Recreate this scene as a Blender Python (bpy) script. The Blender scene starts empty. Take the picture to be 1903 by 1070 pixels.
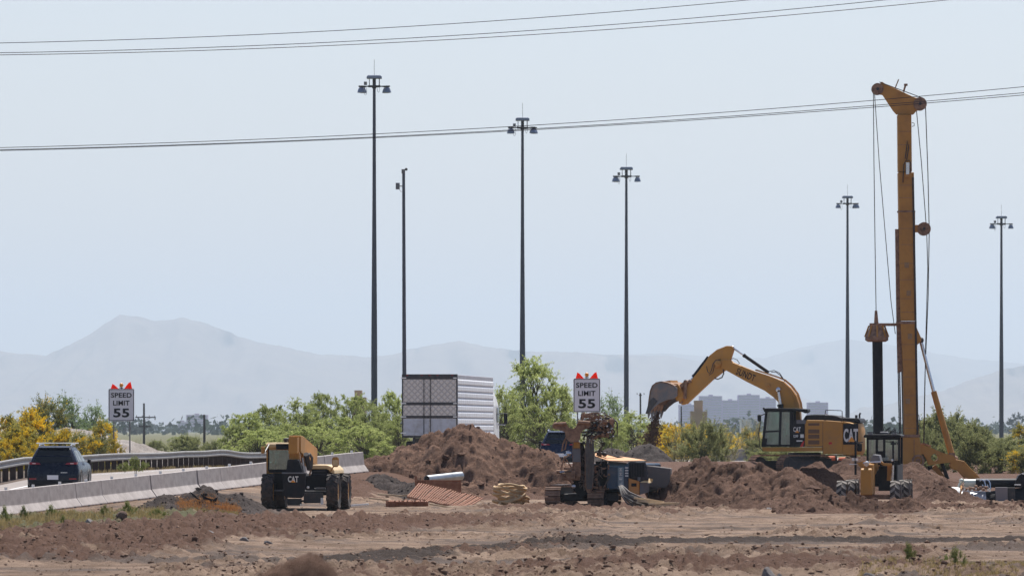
import bpy, math, random
import numpy as np
from mathutils import Vector, Matrix
R = math.radians
random.seed(7)
S = bpy.context.scene
COL = S.collection
CZ = 2.6            # eye height above the dirt yard (metres)
F = 12000.0         # focal length in photo pixels (1903 wide)

def W(px, py, Y):   # point at distance Y seen at photo pixel px, py
    return Vector(((px - 951.5) / F * Y, Y, CZ + (800 - py) / F * Y))
def X_(px, Y): return (px - 951.5) / F * Y
def Z_(py, Y): return CZ + (800 - py) / F * Y

# ------------------------------------------------------------------ noise
_rs = np.random.RandomState(3)
_tab = _rs.rand(256, 256)
def vnoise(x, y):
    x = np.asarray(x, dtype=float); y = np.asarray(y, dtype=float)
    xi = np.floor(x).astype(int); yi = np.floor(y).astype(int)
    fx = x - xi; fy = y - yi
    fx = fx * fx * (3 - 2 * fx); fy = fy * fy * (3 - 2 * fy)
    a = _tab[xi & 255, yi & 255]; b = _tab[(xi + 1) & 255, yi & 255]
    c = _tab[xi & 255, (yi + 1) & 255]; d = _tab[(xi + 1) & 255, (yi + 1) & 255]
    return (a * (1 - fx) + b * fx) * (1 - fy) + (c * (1 - fx) + d * fx) * fy
def fbm(x, y, o=4, seed=0.0, gain=.5):
    t = 0; amp = 1; tot = 0
    for i in range(o):
        c, s = math.cos(.7 * i), math.sin(.7 * i)
        t = t + amp * (vnoise((x * c - y * s) * 2 ** i + seed * 13.7 + i * 31, (x * s + y * c) * 2 ** i + seed * 7.3 + i * 17) - .5)
        tot += amp; amp *= gain
    return t / tot * 2
def clodf(x, y, seed=0, r=.62):      # lumpy field: rounded clods on a jittered grid, 0..1
    x = np.asarray(x, dtype=float) + seed * 17.3; y = np.asarray(y, dtype=float) + seed * 9.1
    xi = np.floor(x).astype(int); yi = np.floor(y).astype(int); best = np.zeros_like(x)
    for dx_ in (-1, 0, 1):
        for dy_ in (-1, 0, 1):
            a = xi + dx_; b = yi + dy_
            jx = a + _tab[a & 255, b & 255]; jy = b + _tab[(a + 77) & 255, (b + 131) & 255]; rr = r * (.35 + .9 * _tab[(a + 31) & 255, (b + 59) & 255])
            best = np.maximum(best, np.sqrt(np.clip(1 - ((x - jx) ** 2 + (y - jy) ** 2) / rr ** 2, 0, 1)) * rr / r)
    return best
def sstep(a, b, x):
    t = np.clip((x - a) / (b - a), 0, 1); return t * t * (3 - 2 * t)

# ------------------------------------------------------------------ terrain profile
def XB(Y): return -16.26 + (Y - 205) * .2217            # line of concrete barriers
def XG(Y): return -19.4 + (Y - 245) * .075              # guardrail line
def zroad(X, Y):
    prof = np.interp(Y, [0, 205, 236, 251, 300, 340, 500, 1000, 20000], [-.1, -.1, .61, .98, 1.15, 1.0, .9, .8, .8])
    d = (X - XB(Y)) * .976
    return prof + .012 * np.clip(d, -26, 0)
def ridge(X, Y, p, q, w, h):                            # smooth ridge between two ground points
    p = np.array(p); q = np.array(q); v = q - p; L = np.dot(v, v)
    t = np.clip(((X - p[0]) * v[0] + (Y - p[1]) * v[1]) / L, 0, 1)
    r = np.hypot(X - p[0] - t * v[0], Y - p[1] - t * v[1])
    return h * np.clip(1 - r / w, 0, 1) ** 1.3
DK = [(X_(640, 128), 127), (X_(900, 138), 139), (X_(1180, 150), 150), (X_(1500, 152), 153), (X_(1903, 150), 150), (X_(2300, 150), 150)]
def darkband(X, Y):
    m = 0
    for i in range(len(DK) - 1):
        m = np.maximum(m, ridge(X, Y, DK[i], DK[i + 1], 2.6, 1.0))
    return m
def rough_f(X, Y):
    r = fbm(X / 3.4 + 5, Y / 8.0, 4, 41) * .5 + .5
    r = r + .55 * ridge(X, Y, (X_(-60, 131), 129), (X_(480, 174), 174), 6.5, 1.0) + .35 * ridge(X, Y, (X_(560, 165), 165), (X_(1010, 196), 196), 7.0, 1.0) + .3 * ridge(X, Y, (X_(1250, 212), 206), (X_(1950, 212), 206), 8, 1.0) + .35 * ridge(X, Y, (X_(1200, 119), 118), (X_(1600, 119), 119), 6, 1.0)
    return sstep(.46, .72, r)
def ground_z(X, Y, fine=True):
    X = np.asarray(X, dtype=float); Y = np.asarray(Y, dtype=float)
    d = (X - XB(Y)) * .976
    zr = zroad(X, Y)
    dirt = np.interp(Y, [0, 245, 280, 330, 400, 20000], [0, 0, .25, .42, .85, .8])
    w = sstep(0.3, 4.5, d); w = np.where(Y > 330, w * (1 - sstep(330, 420, Y)), w)
    z = zr * (1 - w) + dirt * w
    off = np.where(d < -.4, -.07, 0.0)
    z = z + off * (1 - sstep(420, 460, Y))
    ep = np.exp(-(((X - 16.5) / 8.5) ** 2 + ((Y - 322) / 20) ** 2) ** 3) * sstep(.4, 2.0, d); z = z * (1 - ep) + np.minimum(z, .40) * ep
    # pit the grader stands in
    z = z - .55 * np.exp(-(((X - 13.8) / 3.6) ** 2 + ((Y - 253) / 6.5) ** 2) ** 2)
    if fine:
        k = sstep(.2, 2.0, d) * (1 - sstep(330, 420, Y))
        n = fbm(X / 5, Y / 9, 3, 1) * .07
        n = n + fbm(X / 7 + Y * .02, Y / .9, 3, 2) * .055 * sstep(110, 140, Y)
        for (ya, yb, ph) in ((139, 146, .0), (158, 170, 1.3), (176, 168, 2.6), (186, 196, .7), (124, 131, 3.1)):
            yc_ = ya + (yb - ya) * np.clip((X + 14) / 28, -.3, 1.3) + 1.6 * np.sin(X / 6.5 + ph)
            for o_ in (0, 2.1):
                dd_ = Y - yc_ - o_; n = n - .07 * np.exp(-(dd_ / .32) ** 2) + .035 * np.exp(-((np.abs(dd_) - .55) / .22) ** 2) + .02 * np.exp(-(dd_ / .32) ** 2) * np.sign(np.sin(X * 18))
        rf = rough_f(X, Y) * (1 - .9 * np.exp(-(((X - X_(562, 203)) / 2.6) ** 2 + ((Y - 200) / 13) ** 2) ** 2))
        n = n + (np.abs(fbm(X / .55, Y / .7, 4, 4, .6)) * .12 + clodf(X / .36, Y / .6, 1, .5) * .11 + clodf(X / .18, Y / .4, 2, .5) * .08 + fbm(X / 1.3, Y / 1.6, 3, 14) * .07) * rf + np.abs(fbm(X / .3, Y / .4, 2, 15)) * .018
        n = n + darkband(X, Y) * (.06 + .06 * fbm(X / .5, Y / .6, 3, 5) + .05 * clodf(X / .3, Y / .5, 6) + .05 * clodf(X / .2, Y / .3, 7))
        # broken berm at the lower left
        b = ridge(X, Y, (X_(-60, 133), 131), (X_(480, 177), 177), 6.0, 1.0)
        n = n + b * (.06 + .26 * fbm(X / .9, Y / 1.4, 4, 6, .6) + .12 * clodf(X / .6, Y / .8, 5))
        # churned strips
        c = ridge(X, Y, (X_(1240, 122), 122), (X_(1570, 122), 123), 3.0, 1.0)
        n = n + c * (.14 + .28 * fbm(X / .35, Y / .4, 3, 7))
        c = ridge(X, Y, (X_(560, 165), 165), (X_(1010, 196), 196), 5.0, 1.0)
        n = n + c * (.0 + .12 * fbm(X / .8, Y / 1.2, 4, 8))
        z = z + n * k
        z = z + (fbm(X / 9, Y / 9, 3, 11) * .12) * sstep(340, 420, Y)
        lft = (1 - sstep(-2.5, -1.0, X - XG(Y)))
        z = z + lft * fbm(X / 2, Y / 2, 3, 12) * .12
    return z
def GZ(X, Y): return float(ground_z(np.array([X]), np.array([Y]))[0])

# ------------------------------------------------------------------ object plumbing
MWD = {}
def tag(o, label=None, cat=None, group=None, kind=None):
    if label: o['label'] = label
    if cat: o['category'] = cat
    if group: o['group'] = group
    if kind: o['kind'] = kind
    return o
def empty(name, loc, rz=0, label=None, cat=None, group=None, scale=1.0):
    o = bpy.data.objects.new(name, None); COL.objects.link(o)
    o.empty_display_size = .3
    o.location = loc; o.rotation_euler = (0, 0, rz); o.scale = (scale,) * 3
    MWD[o.name] = Matrix.LocRotScale(Vector(loc), Matrix.Rotation(rz, 3, 'Z'), Vector((scale,) * 3))
    return tag(o, label, cat, group)
def np_mesh(name, V, Fq, mat=None, smooth=False):
    V = np.asarray(V, dtype=np.float32); Fq = np.asarray(Fq, dtype=np.int32)
    me = bpy.data.meshes.new(name)
    me.vertices.add(len(V)); me.vertices.foreach_set('co', V.ravel())
    n, k = Fq.shape
    me.loops.add(n * k); me.loops.foreach_set('vertex_index', Fq.ravel())
    me.polygons.add(n); me.polygons.foreach_set('loop_start', np.arange(0, n * k, k, dtype=np.int32))
    try: me.polygons.foreach_set('loop_total', np.full(n, k, dtype=np.int32))
    except Exception: pass
    me.update(calc_edges=True); me.validate()
    if smooth: me.polygons.foreach_set('use_smooth', np.ones(len(me.polygons), dtype=bool))
    if mat: me.materials.append(mat)
    return me
def link(name, me, parent=None):
    o = bpy.data.objects.new(name, me); COL.objects.link(o)
    if parent: o.parent = parent; MWD[o.name] = MWD.get(parent.name, Matrix.Identity(4))
    return o
class MB:
    def __init__(s): s.v = []; s.f = []
    def add(s, vs, fs, M=None):
        b = len(s.v)
        s.v += [tuple(M @ Vector(p)) if M else tuple(p) for p in vs]
        s.f += [tuple(b + i for i in f) for f in fs]
        return s
    def box(s, x0, x1, y0, y1, z0, z1, M=None, bv=0.0):
        if bv:
            b = bv
            lev = [(z0, b), (z0 + b, 0), (z1 - b, 0), (z1, b)]; rings = []
            for z, i in lev:
                k = b - i if i else b
                xa, xb, ya, yb = x0 + i, x1 - i, y0 + i, y1 - i; c = b * .7
                rings.append([(xa + c, ya, z), (xb - c, ya, z), (xb, ya + c, z), (xb, yb - c, z), (xb - c, yb, z), (xa + c, yb, z), (xa, yb - c, z), (xa, ya + c, z)])
            return s.loft(rings, M)
        vs = [(x, y, z) for z in (z0, z1) for y in (y0, y1) for x in (x0, x1)]
        return s.add(vs, [(0, 2, 3, 1), (4, 5, 7, 6), (0, 1, 5, 4), (2, 6, 7, 3), (0, 4, 6, 2), (1, 3, 7, 5)], M)
    def loft(s, rings, M=None, cap=True):
        n = len(rings[0]); vs = [p for r in rings for p in r]; fs = []
        for k in range(len(rings) - 1):
            for i in range(n):
                j = (i + 1) % n
                fs.append((k * n + i, k * n + j, (k + 1) * n + j, (k + 1) * n + i))
        if cap: fs += [tuple(range(n - 1, -1, -1)), tuple((len(rings) - 1) * n + i for i in range(n))]
        return s.add(vs, fs, M)
    def tube(s, pts, r, n=8, M=None, cap=True):
        pts = [Vector(p) for p in pts]; rs = r if isinstance(r, (list, tuple)) else [r] * len(pts)
        rings = []; up = None
        for i, p in enumerate(pts):
            t = (pts[min(i + 1, len(pts) - 1)] - pts[max(i - 1, 0)]).normalized()
            if up is None: up = Vector((0, 0, 1)) if abs(t.z) < .9 else Vector((1, 0, 0))
            a = t.cross(up).normalized(); b = a.cross(t).normalized(); up = b
            rings.append([tuple(p + (a * math.cos(q * 2 * math.pi / n) + b * math.sin(q * 2 * math.pi / n)) * rs[i]) for q in range(n)])
        return s.loft(rings, M, cap)
    def bar(s, p, q, w, h, M=None):
        return s.tube([p, q], max(w, h) * .7, 4, M) if w == h else s._bar(p, q, w, h, M)
    def _bar(s, p, q, w, h, M):
        p = Vector(p); q = Vector(q); t = (q - p).normalized()
        u = Vector((0, 1, 0)) if abs(t.y) < .9 else Vector((1, 0, 0))
        a = t.cross(u).normalized() * h / 2; b = Vector(u) * w / 2
        return s.loft([[tuple(c + a + b), tuple(c + a - b), tuple(c - a - b), tuple(c - a + b)] for c in (p, q)], M)
    def prism(s, pts, y0, y1, M=None):       # outline in x,z extruded along y
        return s.loft([[(x, y0, z) for x, z in pts], [(x, y1, z) for x, z in pts]], M)
    def ring(s, c, ro, ri, y0, y1, n=24, M=None):   # annulus, axis along y
        cx, cz = c; rr = []
        for (r, y) in ((ro, y0), (ro, y1), (ri, y1), (ri, y0), (ro, y0)):
            rr.append([(cx + r * math.cos(a * 2 * math.pi / n), y, cz + r * math.sin(a * 2 * math.pi / n)) for a in range(n)])
        return s.loft(rr, M, False)
    def lathe(s, prof, n=20, M=None):        # prof: (r, z)
        return s.loft([[(r * math.cos(a * 2 * math.pi / n), r * math.sin(a * 2 * math.pi / n), z) for a in range(n)] for r, z in prof], M)
    def ball(s, c, r, n=10, sq=1.0, M=None):
        prof = [(max(r * math.sin(math.pi * k / n), r * .02), -r * sq * math.cos(math.pi * k / n)) for k in range(n + 1)]
        m = Matrix.Translation(Vector(c))
        return s.lathe(prof, n + 4, (M @ m) if M else m)
    def build(s, name, mat, parent=None, world=False, smooth=None, bevel=0.0):
        vs = s.v
        if world and parent:
            inv = MWD[parent.name].inverted(); vs = [tuple(inv @ Vector(p)) for p in vs]
        me = bpy.data.meshes.new(name); me.from_pydata(vs, [], s.f); me.validate()
        import bmesh
        bm = bmesh.new(); bm.from_mesh(me); bmesh.ops.recalc_face_normals(bm, faces=bm.faces)
        if bevel:
            bmesh.ops.bevel(bm, geom=list(bm.edges), offset=bevel, segments=1, affect='EDGES', clamp_overlap=True)
        bm.to_mesh(me); bm.free()
        me.materials.append(mat)
        if smooth:
            me.polygons.foreach_set('use_smooth', [True] * len(me.polygons))
            try: me.set_sharp_from_angle(angle=R(smooth))
            except Exception: pass
        return link(name, me, parent)
def build_each(mb, name, mat, parent, **k):     # one object per connected piece
    par = list(range(len(mb.v)))
    def fd(a):
        while par[a] != a: par[a] = par[par[a]]; a = par[a]
        return a
    for f in mb.f:
        for q in f[1:]: par[fd(q)] = fd(f[0])
    groups = {}
    for f in mb.f: groups.setdefault(fd(f[0]), []).append(f)
    last = None
    for fs in groups.values():
        ids = sorted({q for f in fs for q in f}); mp = {q: i for i, q in enumerate(ids)}; m = MB()
        m.v = [mb.v[q] for q in ids]; m.f = [tuple(mp[q] for q in f) for f in fs]; last = m.build(name, mat, parent, **k)
    return last
def single(mb, name, mat, loc, label, cat, group=None, kind=None, smooth=None, bevel=0.0):
    # one-mesh thing: vertices given in world space, origin moved to loc
    loc = Vector(loc); mb.v = [tuple(Vector(p) - loc) for p in mb.v]
    o = mb.build(name, mat, None, False, smooth, bevel); o.location = loc
    MWD[o.name] = Matrix.Translation(loc)
    return tag(o, label, cat, group, kind)
def copy_tree(o, parent=None):
    c = o.copy(); COL.objects.link(c); c.parent = parent
    for ch in [x for x in bpy.data.objects if x.parent == o]: copy_tree(ch, c)
    return c

# ------------------------------------------------------------------ materials
def new_mat(name):
    m = bpy.data.materials.new(name); m.use_nodes = True
    nt = m.node_tree; bs = nt.nodes['Principled BSDF']; return m, nt, bs
def N(nt, t, **k):
    n = nt.nodes.new(t)
    for a, b in k.items():
        if a in n.inputs.keys(): n.inputs[a].default_value = b
        else: setattr(n, a, b)
    return n
def c4(c): return (c[0], c[1], c[2], 1)
def paint(name, col, dirt=(.24, .16, .11), amt=.35, rough=.5, metal=0.0, scale=3.0, bump=.0, spec=.5, lo=.45, hi=.75):
    m, nt, bs = new_mat(name); L = nt.links.new
    tc = N(nt, 'ShaderNodeTexCoord')
    n1 = N(nt, 'ShaderNodeTexNoise', Scale=scale, Detail=8.0, Roughness=.65); L(tc.outputs['Object'], n1.inputs['Vector'])
    r = N(nt, 'ShaderNodeMapRange'); r.inputs['From Min'].default_value = lo; r.inputs['From Max'].default_value = hi
    r.inputs['To Max'].default_value = amt; L(n1.outputs['Fac'], r.inputs['Value'])
    mx = N(nt, 'ShaderNodeMix', data_type='RGBA'); mx.inputs['A'].default_value = c4(col); mx.inputs['B'].default_value = c4(dirt)
    L(r.outputs['Result'], mx.inputs['Factor'])
    n2 = N(nt, 'ShaderNodeTexNoise', Scale=scale * .35, Detail=3.0); L(tc.outputs['Object'], n2.inputs['Vector'])
    hs = N(nt, 'ShaderNodeHueSaturation'); mr = N(nt, 'ShaderNodeMapRange'); mr.inputs['To Min'].default_value = .82; mr.inputs['To Max'].default_value = 1.18
    L(n2.outputs['Fac'], mr.inputs['Value']); L(mr.outputs['Result'], hs.inputs['Value']); L(mx.outputs['Result'], hs.inputs['Color'])
    L(hs.outputs['Color'], bs.inputs['Base Color'])
    rr = N(nt, 'ShaderNodeMapRange'); rr.inputs['To Min'].default_value = rough - .1; rr.inputs['To Max'].default_value = min(1, rough + .25)
    L(n1.outputs['Fac'], rr.inputs['Value']); L(rr.outputs['Result'], bs.inputs['Roughness'])
    bs.inputs['Metallic'].default_value = metal; bs.inputs['Specular IOR Level'].default_value = spec
    if bump:
        b = N(nt, 'ShaderNodeBump', Strength=.6, Distance=bump); L(n1.outputs['Fac'], b.inputs['Height']); L(b.outputs['Normal'], bs.inputs['Normal'])
    return m
def glass_mat(name, tint=(.35, .5, .45), alpha=.45):
    m, nt, bs = new_mat(name); L = nt.links.new
    out = nt.nodes['Material Output']; tr = N(nt, 'ShaderNodeBsdfTransparent'); tr.inputs['Color'].default_value = c4(tint)
    gl = N(nt, 'ShaderNodeBsdfGlossy'); gl.inputs['Roughness'].default_value = .08; gl.inputs['Color'].default_value = (.8, .85, .9, 1)
    n = N(nt, 'ShaderNodeTexNoise', Scale=5.0); r = N(nt, 'ShaderNodeMapRange'); r.inputs['To Min'].default_value = alpha * .35; r.inputs['To Max'].default_value = alpha * .9
    L(n.outputs['Fac'], r.inputs['Value']); mx = N(nt, 'ShaderNodeMixShader'); L(r.outputs['Result'], mx.inputs['Fac'])
    L(tr.outputs[0], mx.inputs[1]); L(gl.outputs[0], mx.inputs[2]); L(mx.outputs[0], out.inputs['Surface'])
    return m
def leaf_mat(name, a, b, trans=.45, warm=None):
    m, nt, bs = new_mat(name); L = nt.links.new; out = nt.nodes['Material Output']
    g = N(nt, 'ShaderNodeNewGeometry'); tc = N(nt, 'ShaderNodeTexCoord')
    n = N(nt, 'ShaderNodeTexNoise', Scale=1.3, Detail=3.0); L(tc.outputs['Object'], n.inputs['Vector'])
    ad = N(nt, 'ShaderNodeMath', operation='ADD'); mu = N(nt, 'ShaderNodeMath', operation='MULTIPLY'); mu.inputs[1].default_value = .5
    L(g.outputs['Random Per Island'], mu.inputs[0]); L(mu.outputs[0], ad.inputs[0])
    mr = N(nt, 'ShaderNodeMapRange'); mr.inputs['From Min'].default_value = .35; mr.inputs['From Max'].default_value = .65; mr.inputs['To Max'].default_value = .5
    L(n.outputs['Fac'], mr.inputs['Value']); L(mr.outputs['Result'], ad.inputs[1])
    cr = N(nt, 'ShaderNodeMix', data_type='RGBA'); cr.inputs['A'].default_value = c4(a); cr.inputs['B'].default_value = c4(b); L(ad.outputs[0], cr.inputs['Factor'])
    col = cr.outputs['Result']
    oi = N(nt, 'ShaderNodeObjectInfo'); hs = N(nt, 'ShaderNodeHueSaturation'); vr = N(nt, 'ShaderNodeMapRange'); vr.inputs['To Min'].default_value = .8; vr.inputs['To Max'].default_value = 1.2
    L(oi.outputs['Random'], vr.inputs['Value']); L(vr.outputs['Result'], hs.inputs['Value']); L(col, hs.inputs['Color'])
    df = N(nt, 'ShaderNodeBsdfDiffuse'); tl = N(nt, 'ShaderNodeBsdfTranslucent'); L(hs.outputs['Color'], df.inputs['Color']); L(hs.outputs['Color'], tl.inputs['Color'])
    mx = N(nt, 'ShaderNodeMixShader'); mx.inputs['Fac'].default_value = trans; L(df.outputs[0], mx.inputs[1]); L(tl.outputs[0], mx.inputs[2]); L(mx.outputs[0], out.inputs['Surface'])
    return m
def soil_mat(name, a, b, c, bump=.04, sc=1.0):
    # a main, b alternate, c clod/pebble tint
    m, nt, bs = new_mat(name); L = nt.links.new
    g = N(nt, 'ShaderNodeNewGeometry')
    n1 = N(nt, 'ShaderNodeTexNoise', Scale=.55 * sc, Detail=10.0, Roughness=.7); L(g.outputs['Position'], n1.inputs['Vector'])
    r1 = N(nt, 'ShaderNodeMapRange'); r1.inputs['From Min'].default_value = .4; r1.inputs['From Max'].default_value = .62; L(n1.outputs['Fac'], r1.inputs['Value'])
    m1 = N(nt, 'ShaderNodeMix', data_type='RGBA'); m1.inputs['A'].default_value = c4(a); m1.inputs['B'].default_value = c4(b); L(r1.outputs['Result'], m1.inputs['Factor'])
    n2 = N(nt, 'ShaderNodeTexNoise', Scale=7.0 * sc, Detail=6.0, Roughness=.75); L(g.outputs['Position'], n2.inputs['Vector'])
    r2 = N(nt, 'ShaderNodeMapRange'); r2.inputs['From Min'].default_value = .56; r2.inputs['From Max'].default_value = .68; r2.inputs['To Max'].default_value = .75; L(n2.outputs['Fac'], r2.inputs['Value'])
    m2 = N(nt, 'ShaderNodeMix', data_type='RGBA'); m2.inputs['B'].default_value = c4(c); L(m1.outputs['Result'], m2.inputs['A']); L(r2.outputs['Result'], m2.inputs['Factor'])
    L(m2.outputs['Result'], bs.inputs['Base Color'])
    bs.inputs['Roughness'].default_value = .95; bs.inputs['Specular IOR Level'].default_value = .15
    n3 = N(nt, 'ShaderNodeTexNoise', Scale=5.5 * sc, Detail=9.0, Roughness=.82); L(g.outputs['Position'], n3.inputs['Vector'])
    bp = N(nt, 'ShaderNodeBump', Strength=1.0, Distance=bump * 3.2); L(n3.outputs['Fac'], bp.inputs['Height']); L(bp.outputs['Normal'], bs.inputs['Normal'])
    return m, nt, m2, bs
CATY = paint('machine_yellow_paint', (.52, .24, .035), dirt=(.30, .19, .10), amt=.45, rough=.5, scale=2.2)
CATY2 = paint('rig_ochre_paint', (.50, .235, .045), dirt=(.22, .10, .045), amt=.5, rough=.55, scale=1.3)
CREAM = paint('cream_paint', (.72, .52, .27), amt=.3, rough=.45)
BLK = paint('black_paint', (.009, .010, .014), amt=.08, rough=.5, scale=4, spec=.25)
DKG = paint('dark_steel', (.035, .036, .042), amt=.25, rough=.55, scale=5)
GRY = paint('grey_steel', (.16, .165, .18), amt=.4, rough=.5, metal=.3)
RUBBER = paint('tyre_rubber', (.028, .027, .028), dirt=(.17, .12, .09), amt=.55, rough=.85, scale=5, lo=.4, hi=.65)
RUBD = paint('dusty_tyre_rubber', (.13, .115, .10), dirt=(.32, .26, .21), amt=.7, rough=.9, scale=6, lo=.35, hi=.6)
RUBL = paint('pale_dusty_tread', (.26, .23, .20), dirt=(.40, .34, .28), amt=.6, rough=.9, scale=6)
CHROME = paint('chrome_rod', (.65, .68, .72), amt=.1, rough=.2, metal=.9)
MUDM = paint('muddy_metal', (.15, .085, .055), dirt=(.42, .25, .16), amt=.8, rough=.75, scale=6, lo=.35, hi=.6, bump=.01)
WHITE = paint('white_paint', (.78, .78, .76), amt=.15, rough=.45)
WHT2 = paint('white_lettering', (.75, .75, .72), amt=.1, rough=.6)
ORNG = paint('orange_paint', (.62, .26, .06), dirt=(.40, .27, .17), amt=.7, rough=.5)
BLUE = paint('rig_blue_paint', (.035, .075, .125), dirt=(.2, .16, .13), amt=.75, rough=.45)
BLUEL = paint('pale_blue_paint', (.20, .30, .36), dirt=(.3, .25, .21), amt=.7, rough=.45)
RED = paint('red_marking', (.6, .03, .03), amt=.2, rough=.5)
RUST = paint('rusty_steel', (.22, .085, .045), dirt=(.38, .19, .11), amt=.8, rough=.85, scale=5, bump=.006, lo=.35, hi=.65)
WOOD = paint('raw_timber', (.58, .44, .28), dirt=(.25, .17, .11), amt=.5, rough=.8, scale=4)
POLEM = paint('galvanised_pole_steel', (.085, .09, .118), dirt=(.06, .065, .08), amt=.6, rough=.6, metal=.2, scale=.8)
LAMPM = paint('lamp_housing', (.22, .26, .36), dirt=(.12, .14, .2), amt=.4, rough=.4, metal=.3)
UTIL = paint('weathered_pole_timber', (.06, .05, .05), dirt=(.12, .09, .08), amt=.5, rough=.9)
GLS = glass_mat('cab_glass', (.42, .58, .54), .35)
GLSD = glass_mat('tinted_glass', (.06, .08, .08), .35)
FLAG = paint('fluorescent_orange_fabric', (.95, .07, .015), amt=.05, rough=.8)
def flag_mat():
    m, nt, bs = new_mat('sunlit_flag_fabric'); L = nt.links.new; out = nt.nodes['Material Output']
    n = N(nt, 'ShaderNodeTexNoise', Scale=6.0); mx0 = N(nt, 'ShaderNodeMix', data_type='RGBA'); mx0.inputs['A'].default_value = (1, .09, .02, 1); mx0.inputs['B'].default_value = (.95, .05, .015, 1)
    L(n.outputs['Fac'], mx0.inputs['Factor'])
    df = N(nt, 'ShaderNodeBsdfDiffuse'); tl = N(nt, 'ShaderNodeBsdfTranslucent'); L(mx0.outputs['Result'], df.inputs['Color']); L(mx0.outputs['Result'], tl.inputs['Color'])
    mx = N(nt, 'ShaderNodeMixShader'); mx.inputs['Fac'].default_value = .5; L(df.outputs[0], mx.inputs[1]); L(tl.outputs[0], mx.inputs[2]); L(mx.outputs[0], out.inputs['Surface']); return m
FLAG = flag_mat()
AMBER = paint('amber_lens', (.85, .32, .02), amt=.1, rough=.25)
SIGNW = paint('sign_sheeting', (.80, .78, .80), amt=.08, rough=.5, scale=2)
SIGNB = paint('sign_black', (.01, .01, .012), amt=.02, rough=.6)
CONC = paint('barrier_concrete', (.43, .385, .36), dirt=(.21, .18, .165), amt=.65, rough=.9, scale=2.6, bump=.004, lo=.4, hi=.7)
GALV = paint('weathered_rail_steel', (.26, .255, .25), dirt=(.16, .14, .13), amt=.6, rough=.65, metal=.15, scale=2)
POSTT = paint('guardrail_post_timber', (.05, .035, .03), dirt=(.12, .08, .06), amt=.4, rough=.9)
CARB = paint('dark_blue_car_paint', (.004, .008, .022), dirt=(.03, .03, .035), amt=.12, rough=.2, spec=.3)
CARB2 = paint('blue_car_paint', (.004, .011, .042), dirt=(.03, .03, .04), amt=.15, rough=.2, spec=.35)
TAIL = paint('tail_lamp_lens', (.30, .02, .03), amt=.1, rough=.2)
HOSEY = paint('tan_hose', (.55, .38, .20), dirt=(.28, .17, .11), amt=.6, rough=.7, scale=4)
HOSEB = paint('black_hose', (.03, .03, .032), dirt=(.2, .15, .12), amt=.5, rough=.6, scale=5)
HOSEG = paint('grey_hose', (.12, .11, .10), dirt=(.25, .19, .15), amt=.6, rough=.7, scale=5)
BARK = paint('bark', (.10, .085, .055), dirt=(.05, .04, .03), amt=.5, rough=.95)
BARKG = paint('green_bark', (.11, .12, .05), dirt=(.06, .05, .03), amt=.5, rough=.9)

# ------------------------------------------------------------------ text
def text(body, w, h, mat, parent, M, name='lettering', offset=.0, ext=.004):
    cu = bpy.data.curves.new('lettering', 'FONT'); cu.body = body; cu.size = 1; cu.offset = offset; cu.extrude = ext
    cu.resolution_u = 3; cu.space_character = 1.05
    ob = bpy.data.objects.new('tmp', cu); COL.objects.link(ob)
    dg = bpy.context.evaluated_depsgraph_get(); me = bpy.data.meshes.new_from_object(ob.evaluated_get(dg))
    bpy.data.objects.remove(ob); co = np.zeros(len(me.vertices) * 3, dtype=np.float32); me.vertices.foreach_get('co', co); co = co.reshape(-1, 3)
    lo = co.min(0); hi = co.max(0)
    co[:, 0] = ((co[:, 0] - lo[0]) / (hi[0] - lo[0]) - .5) * w; co[:, 1] = ((co[:, 1] - lo[1]) / (hi[1] - lo[1]) - .5) * h
    A = np.array(M @ Matrix.Rotation(R(90), 4, 'X')); co = co @ A[:3, :3].T + A[:3, 3]
    me.vertices.foreach_set('co', co.astype(np.float32).ravel()); me.name = name
    me.materials.clear(); me.materials.append(mat); me.update()
    return link(name, me, parent)
T = Matrix.Translation
def TR(x, y, z, rx=0, ry=0, rz=0): return T((x, y, z)) @ Matrix.Rotation(R(rz), 4, 'Z') @ Matrix.Rotation(R(ry), 4, 'Y') @ Matrix.Rotation(R(rx), 4, 'X')

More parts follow.
